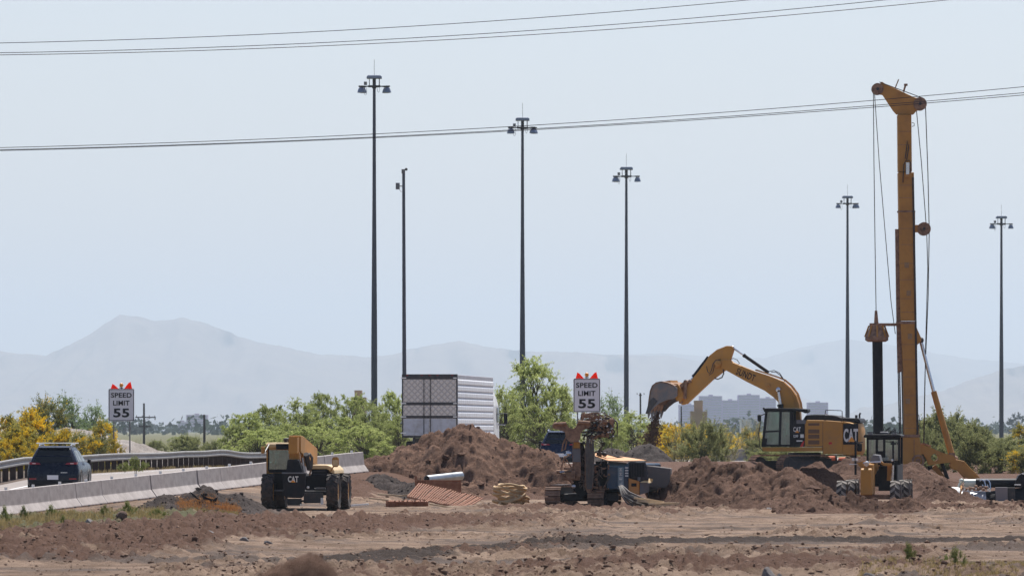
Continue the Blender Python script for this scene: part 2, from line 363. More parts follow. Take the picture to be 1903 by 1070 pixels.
# ================================================================== SETTING
# ---- ground sheet
def build_ground():
    ud = np.linspace(-.1, .1, 620)
    us = np.array([.105, .115, .13, .16, .2, .3, .5, .8, 1.3, 2.0, 3.0])
    u = np.concatenate([-us[::-1], ud, us])
    Yr = np.concatenate([[-60, -20, 0, 20, 40, 55, 65, 75, 85, 93], np.arange(98, 160, .19), np.arange(160, 262, .26), np.arange(262, 345, .9),
                         np.arange(346, 420, 3), np.geomspace(424, 46000, 76)])
    U, YY = np.meshgrid(u, Yr)
    XX = np.clip(U * np.maximum(YY, 60), -48000, 48000)
    ZZ = ground_z(XX, YY)
    # swells of the open desert far off
    ZZ = ZZ + fbm(XX / 300, YY / 400, 3, 21) * 1.5 * sstep(1500, 5000, YY)
    nr, nc = XX.shape
    V = np.stack([XX, YY, ZZ], -1).reshape(-1, 3)
    idx = np.arange(nr * nc).reshape(nr, nc)
    Fq = np.stack([idx[:-1, :-1], idx[:-1, 1:], idx[1:, 1:], idx[1:, :-1]], -1).reshape(-1, 4)
    m, nt, mixn, bs = soil_mat('yard_soil', (.18, .118, .078), (.37, .262, .188), (.095, .06, .041), .035)
    L = nt.links.new
    def attr_mix(prev, name, col, scale):
        at = N(nt, 'ShaderNodeAttribute'); at.attribute_name = name
        n = N(nt, 'ShaderNodeTexNoise', Scale=scale, Detail=6.0, Roughness=.7); g = N(nt, 'ShaderNodeNewGeometry'); L(g.outputs['Position'], n.inputs['Vector'])
        ad = N(nt, 'ShaderNodeMath', operation='ADD'); L(at.outputs['Fac'], ad.inputs[0]); L(n.outputs['Fac'], ad.inputs[1])
        mr = N(nt, 'ShaderNodeMapRange'); mr.inputs['From Min'].default_value = .84; mr.inputs['From Max'].default_value = 1.02; L(ad.outputs[0], mr.inputs['Value'])
        mx = N(nt, 'ShaderNodeMix', data_type='RGBA'); mx.inputs['B'].default_value = c4(col)
        L(prev, mx.inputs['A']); L(mr.outputs['Result'], mx.inputs['Factor']); return mx.outputs['Result']
    o = attr_mix(mixn.outputs['Result'], 'grey_soil', (.14, .105, .085), .6)
    o = attr_mix(o, 'dark_soil', (.060, .043, .034), 1.5)
    o = attr_mix(o, 'brown_soil', (.135, .076, .052), 1.5)
    o = attr_mix(o, 'dry_grass', (.13, .125, .065), 1.2)
    L(o, bs.inputs['Base Color'])
    me = np_mesh('ground', V, Fq, m, True)
    X, Y = XX.ravel(), YY.ravel()
    def at(n, a): me.attributes.new(n, 'FLOAT', 'POINT').data.foreach_set('value', a.astype(np.float32))
    at('dark_soil', darkband(X, Y) * 1.1 + .25 * np.exp(-((Y - 112) / 4) ** 2))
    st = fbm(X / 9 + Y * .05, Y / 3.2, 3, 31) * .5 + .5
    at('grey_soil', st * .65 + .45 * np.exp(-((Y - 139 - 1.5 * np.sin(X / 5)) / 2.2) ** 2) * sstep(-2, 3, X) + .35 * np.exp(-((Y - 127 + 1.2 * np.sin(X / 4)) / 1.4) ** 2) + .35 * np.exp(-(((X - X_(520, 190)) / 4) ** 2 + ((Y - 175) / 12) ** 2)) + .3 * sstep(420, 300, Y) * (X < XB(Y)))
    at('brown_soil', np.clip(sstep(232, 250, Y) * (1 - sstep(380, 420, Y)) * (X > XB(Y)) * .95 + rough_f(X, Y) * (.55 + .35 * fbm(X / 1.5, Y / 4, 3, 51)) * (1 - sstep(330, 400, Y)) * (X > XB(Y)) + ridge(X, Y, (X_(-60, 131), 129), (X_(480, 174), 174), 6.5, .75) * (.7 + .8 * fbm(X / 1.2, Y / 3, 3, 52)) + ridge(X, Y, (X_(1240, 122), 121), (X_(1570, 122), 122), 3.5, 1.0)
       + ridge(X, Y, (X_(1250, 215), 212), (X_(1950, 212), 212), 9, 1.0) + ridge(X, Y, (X_(560, 165), 165), (X_(800, 180), 180), 5, .5), 0, 1) * .72)
    gr = ridge(X, Y, (X_(-60, 170), 166), (X_(290, 196), 196), 9.0, 1.0) + sstep(345, 380, Y) * .9 + (X < XG(Y) - 1) * .45
    at('dry_grass', np.clip(gr, 0, .8) * .75)
    tag(link('ground', me), kind='structure')
build_ground()

# ---- freeway pavement
def build_road():
    Yr = np.arange(120, 700, 2.0); t = np.linspace(0, 1, 30)
    YY, TT = np.meshgrid(Yr, t, indexing='ij')
    xl = XG(YY) + .7; xr = np.minimum(XB(YY) - .36, 26)
    XX = xl * (1 - TT) + xr * TT
    ZZ = zroad(XX, YY) - .012
    nr, nc = XX.shape; V = np.stack([XX, YY, ZZ], -1).reshape(-1, 3); idx = np.arange(nr * nc).reshape(nr, nc)
    Fq = np.stack([idx[:-1, :-1], idx[:-1, 1:], idx[1:, 1:], idx[1:, :-1]], -1).reshape(-1, 4)
    m, nt, mx, bs = soil_mat('road_concrete', (.32, .28, .255), (.27, .24, .22), (.22, .195, .18), .003, .6)
    tag(link('road', np_mesh('road', V, Fq, m)), kind='structure')
    V2 = []; F2 = []
    for off0, off1, dash in ((.55, .68, False), (-999, 0, True)):
        for y in np.arange(150, 420, 2.0 if not dash else 12.0):
            ln = 2.0 if not dash else 3.0
            b = len(V2)
            for yy in (y, y + ln):
                for k in (0, 1):
                    if not dash: x = XG(yy) + 1.9 + .12 * k
                    else: x = XG(yy) + 6.0 + .12 * k
                    V2.append((x, yy, float(zroad(x, yy)) - .007))
            F2.append((b, b + 1, b + 3, b + 2))
    tag(link('road_markings', np_mesh('road_markings', V2, F2, WHITE)), kind='structure')
build_road()

# ---- mountains in the haze
def mountains(name, pts, Y, seed, depth):
    px = np.linspace(pts[0][0], pts[-1][0], 420)
    top = np.interp(px, [p[0] for p in pts], [p[1] for p in pts])
    X = (px - 951.5) / F * Y
    h = CZ + (800 - top) / F * Y + fbm(px / 26, px * 0, 4, seed) * 11.0
    h[:6] *= np.linspace(0, 1, 6); h[-6:] *= np.linspace(1, 0, 6)
    t = np.linspace(-1, 1, 25); V = []
    for k, tt in enumerate(t):
        prof = (1 - abs(tt)) ** 1.1
        yy = Y + tt * depth
        z = h * prof * (1 + .35 * fbm(px / 40, np.full_like(px, tt * 3), 3, seed + 1) * (abs(tt) > .01) * (abs(tt))) - 2 * abs(tt)
        V.append(np.stack([X, np.full_like(X, yy) + fbm(px / 60, np.full_like(px, tt * 4), 2, seed + 2) * depth * .15 * (abs(tt) > .01), z], -1))
    V = np.array(V); nr, nc, _ = V.shape; idx = np.arange(nr * nc).reshape(nr, nc)
    Fq = np.stack([idx[:-1, :-1], idx[:-1, 1:], idx[1:, 1:], idx[1:, :-1]], -1).reshape(-1, 4)
    o = link(name, np_mesh(name, V.reshape(-1, 3), Fq, MOUNT, True)); tag(o, kind='structure')
MOUNT = soil_mat('desert_rock', (.16, .12, .10), (.22, .17, .13), (.10, .10, .07), 1, .01)[0]
mountains('hills', [(-700, 700), (-400, 660), (-200, 640), (0, 652), (85, 661), (140, 636), (195, 603), (222, 585), (250, 588), (290, 597), (340, 590), (385, 601),
                    (440, 624), (500, 640), (600, 659), (680, 663), (740, 655), (800, 641), (855, 632), (900, 642), (960, 652), (1100, 656), (1250, 662), (1400, 690), (1600, 790)], 29000, 1, 4000)
mountains('hills', [(900, 700), (1100, 661), (1230, 655), (1330, 662), (1420, 664), (1500, 643), (1570, 629), (1640, 638), (1720, 654), (1810, 668), (1900, 676), (2100, 660), (2500, 700)], 38000, 5, 4000)
mountains('hills', [(1480, 790), (1600, 760), (1680, 742), (1760, 722), (1840, 692), (1903, 680), (2000, 672), (2200, 690), (2500, 760)], 25000, 9, 3400)

# ---- pale gravel slope behind the guardrail
def slope():
    Yc = 327.0; n1, n2 = 330, 70
    px = np.linspace(-260, 470, n1); t = np.linspace(-1, 1, n2)
    top = np.interp(px, [-260, 0, 60, 115, 150, 190, 225, 270, 330, 400, 470], [786, 789, 798, 794, 797, 806, 815, 829, 844, 853, 862])
    X = (px - 951.5) / F * Yc; h = CZ + (800 - top) / F * Yc - .35
    PX, TT = np.meshgrid(X, t, indexing='ij')
    H = np.meshgrid(h, t, indexing='ij')[0]
    YY = Yc + TT * 7.5 * np.clip(H / 1.8, .3, 1)
    ZZ = .35 + H * np.clip(1 - np.abs(TT), 0, 1) ** .9 + fbm(PX / .5, YY / .5, 4, 3) * .16 - .5 * (np.abs(TT) > .97)
    V = np.stack([PX, YY, ZZ], -1).reshape(-1, 3); idx = np.arange(n1 * n2).reshape(n1, n2)
    Fq = np.stack([idx[:-1, :-1], idx[1:, :-1], idx[1:, 1:], idx[:-1, 1:]], -1).reshape(-1, 4)
    m = soil_mat('pale_riprap', (.50, .45, .41), (.36, .31, .27), (.20, .17, .14), .06, .8)[0]
    tag(link('slope', np_mesh('slope', V, Fq, m, True)), kind='structure')
slope()

# ================================================================== DIRT PILES
def clods(mb, spots, sizes, rng):
    t = (1 + 5 ** .5) / 2
    ico = np.array([(-1, t, 0), (1, t, 0), (-1, -t, 0), (1, -t, 0), (0, -1, t), (0, 1, t), (0, -1, -t), (0, 1, -t), (t, 0, -1), (t, 0, 1), (-t, 0, -1), (-t, 0, 1)]) / 1.9
    fs = [(0, 11, 5), (0, 5, 1), (0, 1, 7), (0, 7, 10), (0, 10, 11), (1, 5, 9), (5, 11, 4), (11, 10, 2), (10, 7, 6), (7, 1, 8), (3, 9, 4), (3, 4, 2), (3, 2, 6), (3, 6, 8), (3, 8, 9), (4, 9, 5), (2, 4, 11), (6, 2, 10), (8, 6, 7), (9, 8, 1)]
    V, Fs = [], []
    for p, s in zip(spots, sizes):
        a = ico * (1 + rng.uniform(-.34, .34, (12, 1))) * s * np.array([[rng.uniform(.7, 1.4), rng.uniform(.7, 1.3), rng.uniform(.45, .9)]])
        an = rng.uniform(0, 6.28); c, q = math.cos(an), math.sin(an)
        a = a @ np.array([[c, -q, 0], [q, c, 0], [0, 0, 1]]) + np.array(p)
        b = len(V); V += [tuple(v) for v in a]; Fs += [tuple(b + i for i in f) for f in fs]
    return V, Fs
def pile(name, bumps, x0, x1, y0, y1, mat, label, cat, seed, res=.06, rough=1.0, ncl=250, clmax=.12, base=None, group=None, sink=.25):
    # bumps: (cx, cy, rx, ry, height) soft cones merged by maximum
    nx = max(8, int((x1 - x0) / res)); ny = max(8, int((y1 - y0) / (res * 1.25)))
    x = np.linspace(x0, x1, nx); y = np.linspace(y0, y1, ny); XX, YY = np.meshgrid(x, y, indexing='ij')
    wx = XX + fbm(XX / 1.4, YY / 1.4, 3, seed) * .45; wy = YY + fbm(XX / 1.4, YY / 1.4, 3, seed + 3) * .6
    h = np.full_like(XX, -sink)
    for cx, cy, rx, ry, ht in bumps:
        r = np.sqrt(((wx - cx) / rx) ** 2 + ((wy - cy) / ry) ** 2)
        cone = ht * (1.03 - np.sqrt(r * r * 1.0 + .02)) + ht * .05 * np.exp(-(r * 2) ** 2)
        k = .10; m = np.clip(.5 + .5 * (cone - h) / k, 0, 1); h = h * (1 - m) + cone * m + k * m * (1 - m)
    up = np.clip(h / .5, 0, 1)
    n = np.abs(fbm(XX / .7, YY / .7, 4, seed + 5, .6)) * .30 + np.abs(fbm(XX / .22, YY / .22, 3, seed + 6, .6)) * .12 + fbm(XX / 2, YY / 2, 2, seed + 7) * .12
    gul = np.clip(fbm(XX / .9, YY / .9, 2, seed + 8), 0, 1) ** 2
    cl = clodf(XX / .42, YY / .5, seed) * .13 + clodf(XX / .21, YY / .24, seed + 2) * .075
    h = h + up * rough * (n * .75 + cl - .14 - .30 * gul)
    edge = np.minimum.reduce([XX - x0, x1 - XX, YY - y0, y1 - YY]); h = np.where(edge < .3, np.minimum(h, -sink * .8), h)
    g = ground_z(XX, YY, False) if base is None else base
    ZZ = g + h
    rng = np.random.RandomState(int(seed * 10) + 1)
    V = np.stack([XX, YY, ZZ], -1).reshape(-1, 3); idx = np.arange(nx * ny).reshape(nx, ny)
    Fq = np.stack([idx[:-1, :-1], idx[1:, :-1], idx[1:, 1:], idx[:-1, 1:]], -1).reshape(-1, 4)
    hh = h.ravel(); keep = (hh[Fq].max(1) > -.12); Fq = Fq[keep]
    used = np.unique(Fq); rem = -np.ones(len(V), int); rem[used] = np.arange(len(used)); V = V[used]; Fq = rem[Fq]
    tri = np.concatenate([Fq[:, [0, 1, 2]], Fq[:, [0, 2, 3]]])
    cand = V[rng.randint(0, len(V), ncl)]
    sz = np.minimum(.02 + rng.pareto(2.2, ncl) * .018, clmax)
    cand[:, 2] += sz * .15
    cv, cf = clods(None, cand, sz, rng)
    tri = np.concatenate([tri, np.array(cf, dtype=int) + len(V)]) if ncl else tri
    V = np.concatenate([V, np.array(cv)]) if ncl else V
    c = np.array([(x0 + x1) / 2, (y0 + y1) / 2, 0.0]); c[2] = float(V[:, 2].min())
    me = np_mesh(name, V - c, tri, mat, True)
    me.polygons.foreach_set('use_smooth', np.concatenate([np.ones(len(tri) - len(cf), bool), np.zeros(len(cf), bool)])[:len(me.polygons)])
    o = link(name, me); o.location = c
    return tag(o, label, cat, group)
BROWN = soil_mat('brown_spoil', (.15, .083, .056), (.29, .175, .12), (.07, .039, .028), .06)[0]
BROWN2 = soil_mat('reddish_spoil', (.13, .072, .049), (.25, .15, .105), (.06, .034, .026), .07)[0]
DARKS = soil_mat('dark_grey_spoil', (.065, .051, .045), (.11, .086, .076), (.04, .032, .029), .04, 1.6)[0]
GREYS = soil_mat('grey_gravelly_spoil', (.07, .058, .053), (.105, .086, .077), (.045, .038, .035), .04, 1.6)[0]

xc = X_(866, 255)
pile('dirt_pile', [(xc, 255, 4.55, 4.6, 2.95), (xc - 1.0, 255.3, 3.9, 4.2, 2.62), (xc + 1.4, 254.6, 3.6, 4.0, 2.42), (xc - 2.2, 254.8, 3.2, 3.6, 2.15), (xc - 3.3, 254.6, 2.7, 3.4, 1.72), (xc + 2.6, 254.3, 2.9, 3.4, 2.12)],
     xc - 6.6, xc + 5.8, 249.3, 261, BROWN, 'largest brown dirt mound, in front of the white box trailer', 'dirt pile', 1, .058, 1.0, 900, .16, base=-.02)
pile('dirt_pile', [(X_(712, 244), 245.5, 1.9, 2.2, .98), (X_(668, 244), 245, 1.4, 2.0, .75), (X_(775, 243), 244, 1.7, 2.0, .62)],
     X_(590, 245), X_(870, 245), 241.0, 249.5, DARKS, 'low dark grey gravel heap at the left foot of the largest brown mound', 'dirt pile', 2, .055, .6, 500, .07, base=0.0)
pile('dirt_pile', [(X_(1195, 325), 325, 2.7, 3.4, 1.72), (X_(1130, 325), 325, 2.4, 3.2, 1.45), (X_(1080, 323), 324, 2.0, 3, 1.3)],
     X_(1030, 325), X_(1310, 325), 320, 330, GREYS, 'dark grey gravelly mound below the excavator bucket', 'dirt pile', 3, .07, .6, 500, .09, base=.35)
pile('dirt_pile', [(X_(1312, 217), 217, 2.2, 5.0, 1.80), (X_(1352, 215), 215, 1.9, 4.6, 1.62), (X_(1405, 214), 214, 2.0, 4.6, 1.48), (X_(1470, 213), 213, 2.0, 4.6, 1.36), (X_(1262, 221), 221, 1.4, 4.0, 1.1), (X_(1530, 208), 207, 1.4, 3.2, .50)],
     X_(1190, 215), X_(1640, 215), 204.5, 224, BROWN2, 'lumpy brown dirt pile in front of the tracks of the excavator', 'dirt pile', 4, .06, 1.25, 1000, .22, base=0.0)
pile('dirt_pile', [(X_(1600, 268), 268, 3.3, 4.4, 1.75), (X_(1690, 268), 268, 2.8, 4.2, 1.55), (X_(1530, 266), 265, 2.3, 3.6, 1.15), (X_(1755, 264), 264, 2.3, 3.6, .75), (X_(1510, 262), 262, 2.5, 3.6, 1.55)],
     X_(1400, 268), X_(1850, 268), 261.5, 274, BROWN2, 'smooth brown dirt pile rising behind the road grader', 'dirt pile', 5, .06, .7, 500, .09, base=-.15)
pile('dirt_pile', [(X_(1490, 204), 203, 1.3, 2.6, .45), (X_(1545, 204), 204, 1.3, 1.6, .54), (X_(1585, 204), 204.2, 1.2, 1.3, .60), (X_(1640, 204), 204.2, 1.3, 1.3, .62), (X_(1700, 204), 204, 1.3, 1.8, .50), (X_(1770, 204), 203.5, 1.4, 2.2, .42), (X_(1840, 204), 203, 1.4, 2.2, .36), (X_(1920, 204), 203, 1.5, 2.2, .36), (X_(2000, 204), 203, 1.5, 2.2, .34)],
     X_(1420, 204), X_(2080, 204), 199, 208, BROWN2, 'long low ridge of clumped dark earth in front of the road grader', 'dirt pile', 6, .055, 1.5, 1100, .24, base=-.06)
pile('dirt_pile', [(X_(370, 203), 203, 1.5, 3.4, .92), (X_(425, 203), 203, 1.4, 3.0, .68), (X_(315, 202), 202, 1.2, 3.0, .62)],
     X_(240, 203), X_(520, 203), 197.5, 208.5, DARKS, 'dark soil heap left of the telehandler with torn black plastic on it', 'dirt pile', 7, .05, .6, 500, .08, base=-.03)
pile('dirt_pile', [(X_(572, 45), 45, 2.5, 2.6, 1.86)], X_(568, 45) - 2.9, X_(568, 45) + 2.9, 42, 48, BROWN, 'blurred brown dirt heap at the bottom edge nearest the camera', 'dirt pile', 8, .026, .6, 900, .014, base=0.0)
pile('dirt_pile', [(X_(1742, 229), 229, 1.25, 3.0, .80), (X_(1795, 228), 228, 1.4, 3.0, .45)],
     X_(1640, 229), X_(1900, 229), 224.5, 233, BROWN2, 'small brown dirt slope burying the nose of the white and black pump trailer', 'dirt pile', 9, .055, .9, 200, .1, base=-.05)

# ================================================================== CONCRETE BARRIERS
ORD = ['first', 'second', 'third', 'fourth', 'fifth', 'sixth', 'seventh', 'eighth', 'ninth', 'tenth', 'eleventh', 'twelfth', 'thirteenth', 'fourteenth', 'fifteenth', 'sixteenth', 'seventeenth']
BL = 3.05; bdir = Vector((.2217, 1, 0)).normalized(); byaw = math.atan2(-.2217, 1)
prof = [(-.30, 0), (-.30, .07), (-.125, .31), (-.075, .81), (.075, .81), (.125, .31), (.30, .07), (.30, 0)]
bar_mb = MB().loft([[(x, .02, z) for x, z in prof], [(x, BL - .02, z) for x, z in prof]])
tab_mb = MB().box(-.045, .045, BL * .5 - .02, BL * .5 + .02, .81, .90)
grime_mb = MB().loft([[(x, .03, z) for x, z in ((-.304, .001), (-.304, .05), (-.3, .05), (-.3, .001))], [(x, BL - .03, z) for x, z in ((-.304, .001), (-.304, .03), (-.3, .03), (-.3, .001))]]).loft([[(x, .03, z) for x, z in ((.304, .001), (.304, .05), (.3, .05), (.3, .001))], [(x, BL - .03, z) for x, z in ((.304, .001), (.304, .03), (.3, .03), (.3, .001))]])
slot_mb = MB().box(-.309, -.301, BL * .22, BL * .30, .0, .06).box(.302, .31, BL * .22, BL * .30, .0, .06).box(.302, .31, BL * .7, BL * .78, .0, .06)
proto = None
for i in range(17):
    y0 = 205 - BL * .976 * 1.3 + i * BL * .9763
    x0 = XB(y0); y1 = y0 + BL * .9763
    zA = float(zroad(XB(y0), y0)); zB = float(zroad(XB(y1), y1))
    if proto is None:
        b = empty('concrete_barrier', (x0, y0, zA), byaw)
        bar_mb.build('barrier_body', CONC, b, bevel=.012); tab_mb.build('reflector_tab', WHITE, b); build_each(slot_mb, 'drain_slot', DKG, b); build_each(grime_mb, 'base_grime', MUDM, b); proto = b
    else: b = copy_tree(proto)
    b.location = (x0, y0, zA - .015); b.rotation_euler = (math.atan2(zB - zA, BL), random.uniform(-.006, .006), byaw + random.uniform(-.012, .012))
    tag(b, ('%s concrete barrier segment from the left edge of the photo' % ORD[i]) if i else 'concrete barrier segment cut off by the left edge of the photo', 'barrier', 'concrete barriers along the freeway edge')
# stray barrier across the yard
b = copy_tree(proto); b.location = W(1330, 860, 372); b.rotation_euler = (0, 0, R(-86)); tag(b, 'pale concrete barrier behind the olive bush left of the excavator', 'barrier', 'concrete barriers along the freeway edge')

# ================================================================== GUARDRAIL
g0 = Vector((XG(232), 232, 0)); gr = empty('guardrail', (g0.x, g0.y, float(zroad(g0.x, g0.y))), 0, 'long steel guardrail on dark timber posts along the far side of the freeway', 'guardrail')
beam = MB(); ys = np.arange(228, 372, 1.9)
def gtop(y): x = XG(y); return float(zroad(x, y)) + .74 + .02 * math.sin(y * .21) + (.12 * math.exp(-((y - 316) / 6) ** 2))
wprof = [(0, 0), (.05, -.03), (.05, -.08), (0, -.13), (0, -.18), (.05, -.23), (.05, -.28), (0, -.31), (-.01, -.31), (.04, -.27), (.04, -.235), (-.012, -.19), (-.012, -.12), (.04, -.075), (.04, -.035), (-.01, 0)]
beam.loft([[(XG(y) + a, y, gtop(y) + c) for a, c in wprof] for y in ys]); beam.build('rail_beam', GALV, gr, world=True)
for y in ys:
    p = MB().box(XG(y) - .24, XG(y) - .02, y - .1, y + .1, gtop(y) - 1.1, gtop(y) - .03); p.build('post', POSTT, gr, world=True)

# ================================================================== SPEED LIMIT SIGNS
def speed_sign(px, py_top, Y, gz, label, both, lean):
    w, h = 1.22, 1.53
    x = X_(px, Y); zt = Z_(py_top, Y); zb = zt - h
    r = empty('speed_limit_sign', (x, Y, gz), 0, label, 'road sign', 'speed limit signs with orange flags')
    def rr(w, h, c, y0, y1, z0):
        pts = []
        for sx, sz, a0 in ((1, 1, 0), (-1, 1, 90), (-1, -1, 180), (1, -1, 270)):
            for k in range(5):
                a = R(a0 + k * 22.5); pts.append((sx * (w / 2 - c) + c * math.cos(a), z0 + h / 2 + sz * (h / 2 - c) + c * math.sin(a)))
        return MB().prism(pts, y0, y1)
    zl = zb - gz
    sp = rr(w, h, .07, -.012, 0, zl).build('sign_panel', SIGNW, r)
    bo = MB(); t = .028; hw = w / 2 - .02
    bo.box(-hw, hw, -.016, -.0125, zl + .02, zl + .02 + t).box(-hw, hw, -.016, -.0125, zl + h - .02 - t, zl + h - .02)
    bo.box(-hw, -hw + t, -.016, -.0125, zl + .02 + t, zl + h - .02 - t).box(hw - t, hw, -.016, -.0125, zl + .02 + t, zl + h - .02 - t)
    bo.build('border', SIGNB, sp)
    text('SPEED', .98, .23, SIGNB, sp, TR(0, -.018, zl + h * .80), offset=.022)
    text('LIMIT', .78, .23, SIGNB, sp, TR(0, -.018, zl + h * .56), offset=.022)
    text('55', .76, .42, SIGNB, sp, TR(0, -.018, zl + h * .255), offset=.03)
    for sx in ((-.36, .40) if both else (-.42,)):
        MB().box(sx - .03, sx + .03, .002, .062, -.4, zl + .3).build('post', GALV, r)
    MB().box(-.5, .5, .002, .03, zl + .25, zl + .31).box(-.5, .5, .002, .03, zl + h - .3, zl + h - .24).build('brace', GALV, r)
    z = zl + h
    for s in (-1, 1):
        k = lean[0] if s < 0 else lean[1]
        tri = [(s * .12, z - .01), (s * (.50 + k * .06), z - .04), (s * (.40 + k * .12), z + k), (s * .33, z + k * .80)]
        MB().prism(tri, .01, .03).build('flag', FLAG, r)
        MB().tube([(s * .12, .03, z - .2), (s * .40, .03, z + .1)], .012, 5).build('flag_staff', DKG, r)
    be = MB().tube([(0, .02, z - .02), (0, .02, z + .10)], .02, 6).box(-.09, .09, -.03, .07, z + .02, z + .065).build('beacon_mount', DKG, r)
    MB().lathe([(.05, -.02), (.085, .02), (.095, .08), (.07, .14), (.02, .165)], 14, TR(0, .02, z + .10)).build('beacon_lens', AMBER, r, smooth=60)
speed_sign(225.5, 722, 305, .55, 'speed limit sign on two posts by yellow flowering trees at the left', True, (.23, .33))
speed_sign(1090.5, 703, 293, .95, 'speed limit sign rising behind the muddy drilling rig', False, (.28, .30))

# ================================================================== LIGHT MASTS
def light_mast(px, py, Y, wb, wt, label, lamps, headw, flip=1):
    x = X_(px, Y); zt = Z_(py, Y); s = F / Y
    k = headw / s / 2.75           # head scale from its own width
    r = empty('light_mast', (x, Y, .7), 0, label, 'light mast', 'tall lamp masts along the freeway')
    H = zt - .7 - 1.0 * k
    rb, rt = wb / s / 2, wt / s / 2
    MB().tube([(0, 0, -.5), (0, 0, H * .3), (0, 0, H * .7), (0, 0, H)], [rb, rb * .9 + rt * .1, rt * .75 + rb * .25, rt], 14).build('pole', POLEM, r, smooth=60)
    MB().tube([(0, 0, H), (0, 0, H + .75 * k)], .14 * k, 8).tube([(-.4 * k, 0, H + .1 * k), (-.4 * k, 0, H + .78 * k)], .035 * k, 6).tube([(.42 * k, 0, H + .1 * k), (.42 * k, 0, H + .78 * k)], .045 * k, 6).build('head_frame', DKG, r)
    cap = [(-.62 * k, H + .72 * k), (.62 * k, H + .72 * k), (.62 * k, H + .9 * k), (.5 * k, H + 1.0 * k), (-.5 * k, H + 1.0 * k), (-.62 * k, H + .88 * k)]
    MB().prism(cap, -.45 * k, .45 * k).build('hood', LAMPM, r, bevel=.03)
    MB().tube([(0, 0, H + 1.0 * k), (0, 0, H + 2.3 * k)], .016, 5).build('lightning_rod', DKG, r)
    rg = MB(); n = 20
    for a in range(n):
        a0, a1 = a * 2 * math.pi / n, (a + 1) * 2 * math.pi / n
        rg.tube([(.5 * k * math.cos(a0), .5 * k * math.sin(a0), H + .1 * k), (.5 * k * math.cos(a1), .5 * k * math.sin(a1), H + .1 * k)], .055 * k, 5)
    rg.tube([(-.5 * k, 0, H + .1 * k), (.5 * k, 0, H + .1 * k)], .1 * k, 6).ball((0, 0, H + .05 * k), .2 * k, 8)
    ringo = rg.build('ring', DKG, r)
    for a in lamps:
        c, q = math.cos(R(a)), math.sin(R(a)); m = TR(1.08 * k * c, 1.08 * k * q, H)
        arm = MB().tube([(.5 * k * c, .5 * k * q, H + .1 * k), (1.3 * k * c, 1.3 * k * q, H + .12 * k)], .05 * k, 6).box(-.2 * k, .2 * k, -.1 * k, .1 * k, .02 * k, .16 * k, m)
        la = arm.build('lamp', DKG, r)
        MB().lathe([(.12 * k, .0), (.2 * k, -.06 * k), (.27 * k, -.2 * k), (.31 * k, -.38 * k), (.31 * k, -.42 * k), (.25 * k, -.43 * k)], 16, m).build('reflector', LAMPM, la, smooth=50)
    MB().box(-.85 * k, -.6 * k, -.1, .1, H + .2 * k, H + .48 * k).build('control_box', GRY, r)
    lp = MB()
    for sx, ww, dd in ((-.72, .1, .75), (.35, .09, .5)):
        lp.tube([(sx * k + ww * k * math.sin(t * math.pi * 2) * 1, .05, H + .1 * k - dd * k * (1 - math.cos(t * 2 * math.pi)) / 2) for t in np.linspace(0, 1, 13)], .014 * k, 5)
    lp.build('cable_loop', GRY, r)
light_mast(695.5, 140.5, 513, 12, 5.5, 'tallest lamp mast, left of the white box trailer', (180, 0, 28, 150), 62)
light_mast(971, 219, 585, 11, 5, 'lamp mast rising just right of the white box trailer', (180, 8, -30, 200), 57)
light_mast(1164, 310.5, 694, 9.5, 4.5, 'lamp mast just left of the excavator bucket', (185, -5, 150), 53)
light_mast(1575, 364, 779, 8.5, 4, 'lamp mast standing between excavator and drilling mast', (178, 0, 35), 44)
light_mast(1861, 401.5, 845, 8.5, 4, 'lamp mast nearest the right edge of the photo', (180, 4, 150), 45)
# camera pole
s = F / 400; x = X_(751, 400)
cp = empty('camera_pole', (x, 400, .7), 0, 'slim grey pole with traffic camera, rising behind the white trailer', 'camera pole')
H = Z_(322, 400) - .7
MB().tube([(.04, 0, -.5), (0, 0, H * .5), (-.03, 0, H)], [.15, .115, .09], 12).build('pole', POLEM, cp, smooth=60)
MB().box(-.16, .06, -.1, .1, H - .02, H + .24).build('mount_box', GRY, cp)
MB().ball((.13, 0, H + .24), .09, 8).tube([(.0, 0, H + .2), (.13, 0, H + .22)], .03, 6).build('camera', DKG, cp)
MB().box(-.52, -.27, -.1, .1, H - 1.0, H - .6).build('detector_box', GRY, cp)
MB().tube([(-.28, 0, H - .8), (0, 0, H - .8)], .03, 6).tube([(-.3, 0, H - 1.0), (-.2, 0, H - 1.15), (-.03, 0, H - 1.1)], .012, 5).build('bracket', DKG, cp)

# ================================================================== UTILITY POLES
def util_pole(px, py, Y, w, arms, label, zb=.4):
    s = F / Y; r = empty('utility_pole', (X_(px, Y), Y, zb), 0, label, 'utility pole', 'wooden utility poles beyond the freeway')
    H = Z_(py, Y) - zb; rad = w / s / 2
    MB().tube([(0, 0, -.3), (.02, 0, H * .5), (0, 0, H)], [rad, rad * .9, rad * .75], 8).build('pole', UTIL, r)
    for k, (dx0, dx1, dz, dd) in enumerate(arms):
        a = MB().box(dx0 / s, dx1 / s, -.06, .06, H - dz / s - .09, H - dz / s + .09).build('crossarm', UTIL, r)
        ins = MB()
        for q in (dx0 + 2, (dx0 + dx1) / 2 - 6, (dx0 + dx1) / 2 + 7, dx1 - 2): ins.tube([(q / s, 0, H - dz / s + .08), (q / s, 0, H - dz / s + .32)], [.07, .05], 6)
        ins.build('insulators', GRY, a)
        MB().tube([(dx1 * .6 / s, -.05, H - dz / s - .05), (0, -.05, H - (dz + dd) / s)], .035, 4).build('brace', UTIL, a)
util_pole(267.5, 749, 1000, 4.5, [(-16, 22, 26, 6), (-9, 13, 43, 4)], 'utility pole with two crossarms just right of the left speed limit sign')
util_pole(379.5, 770, 800, 5, [], 'plain dark utility pole in front of the hazy pink tower')
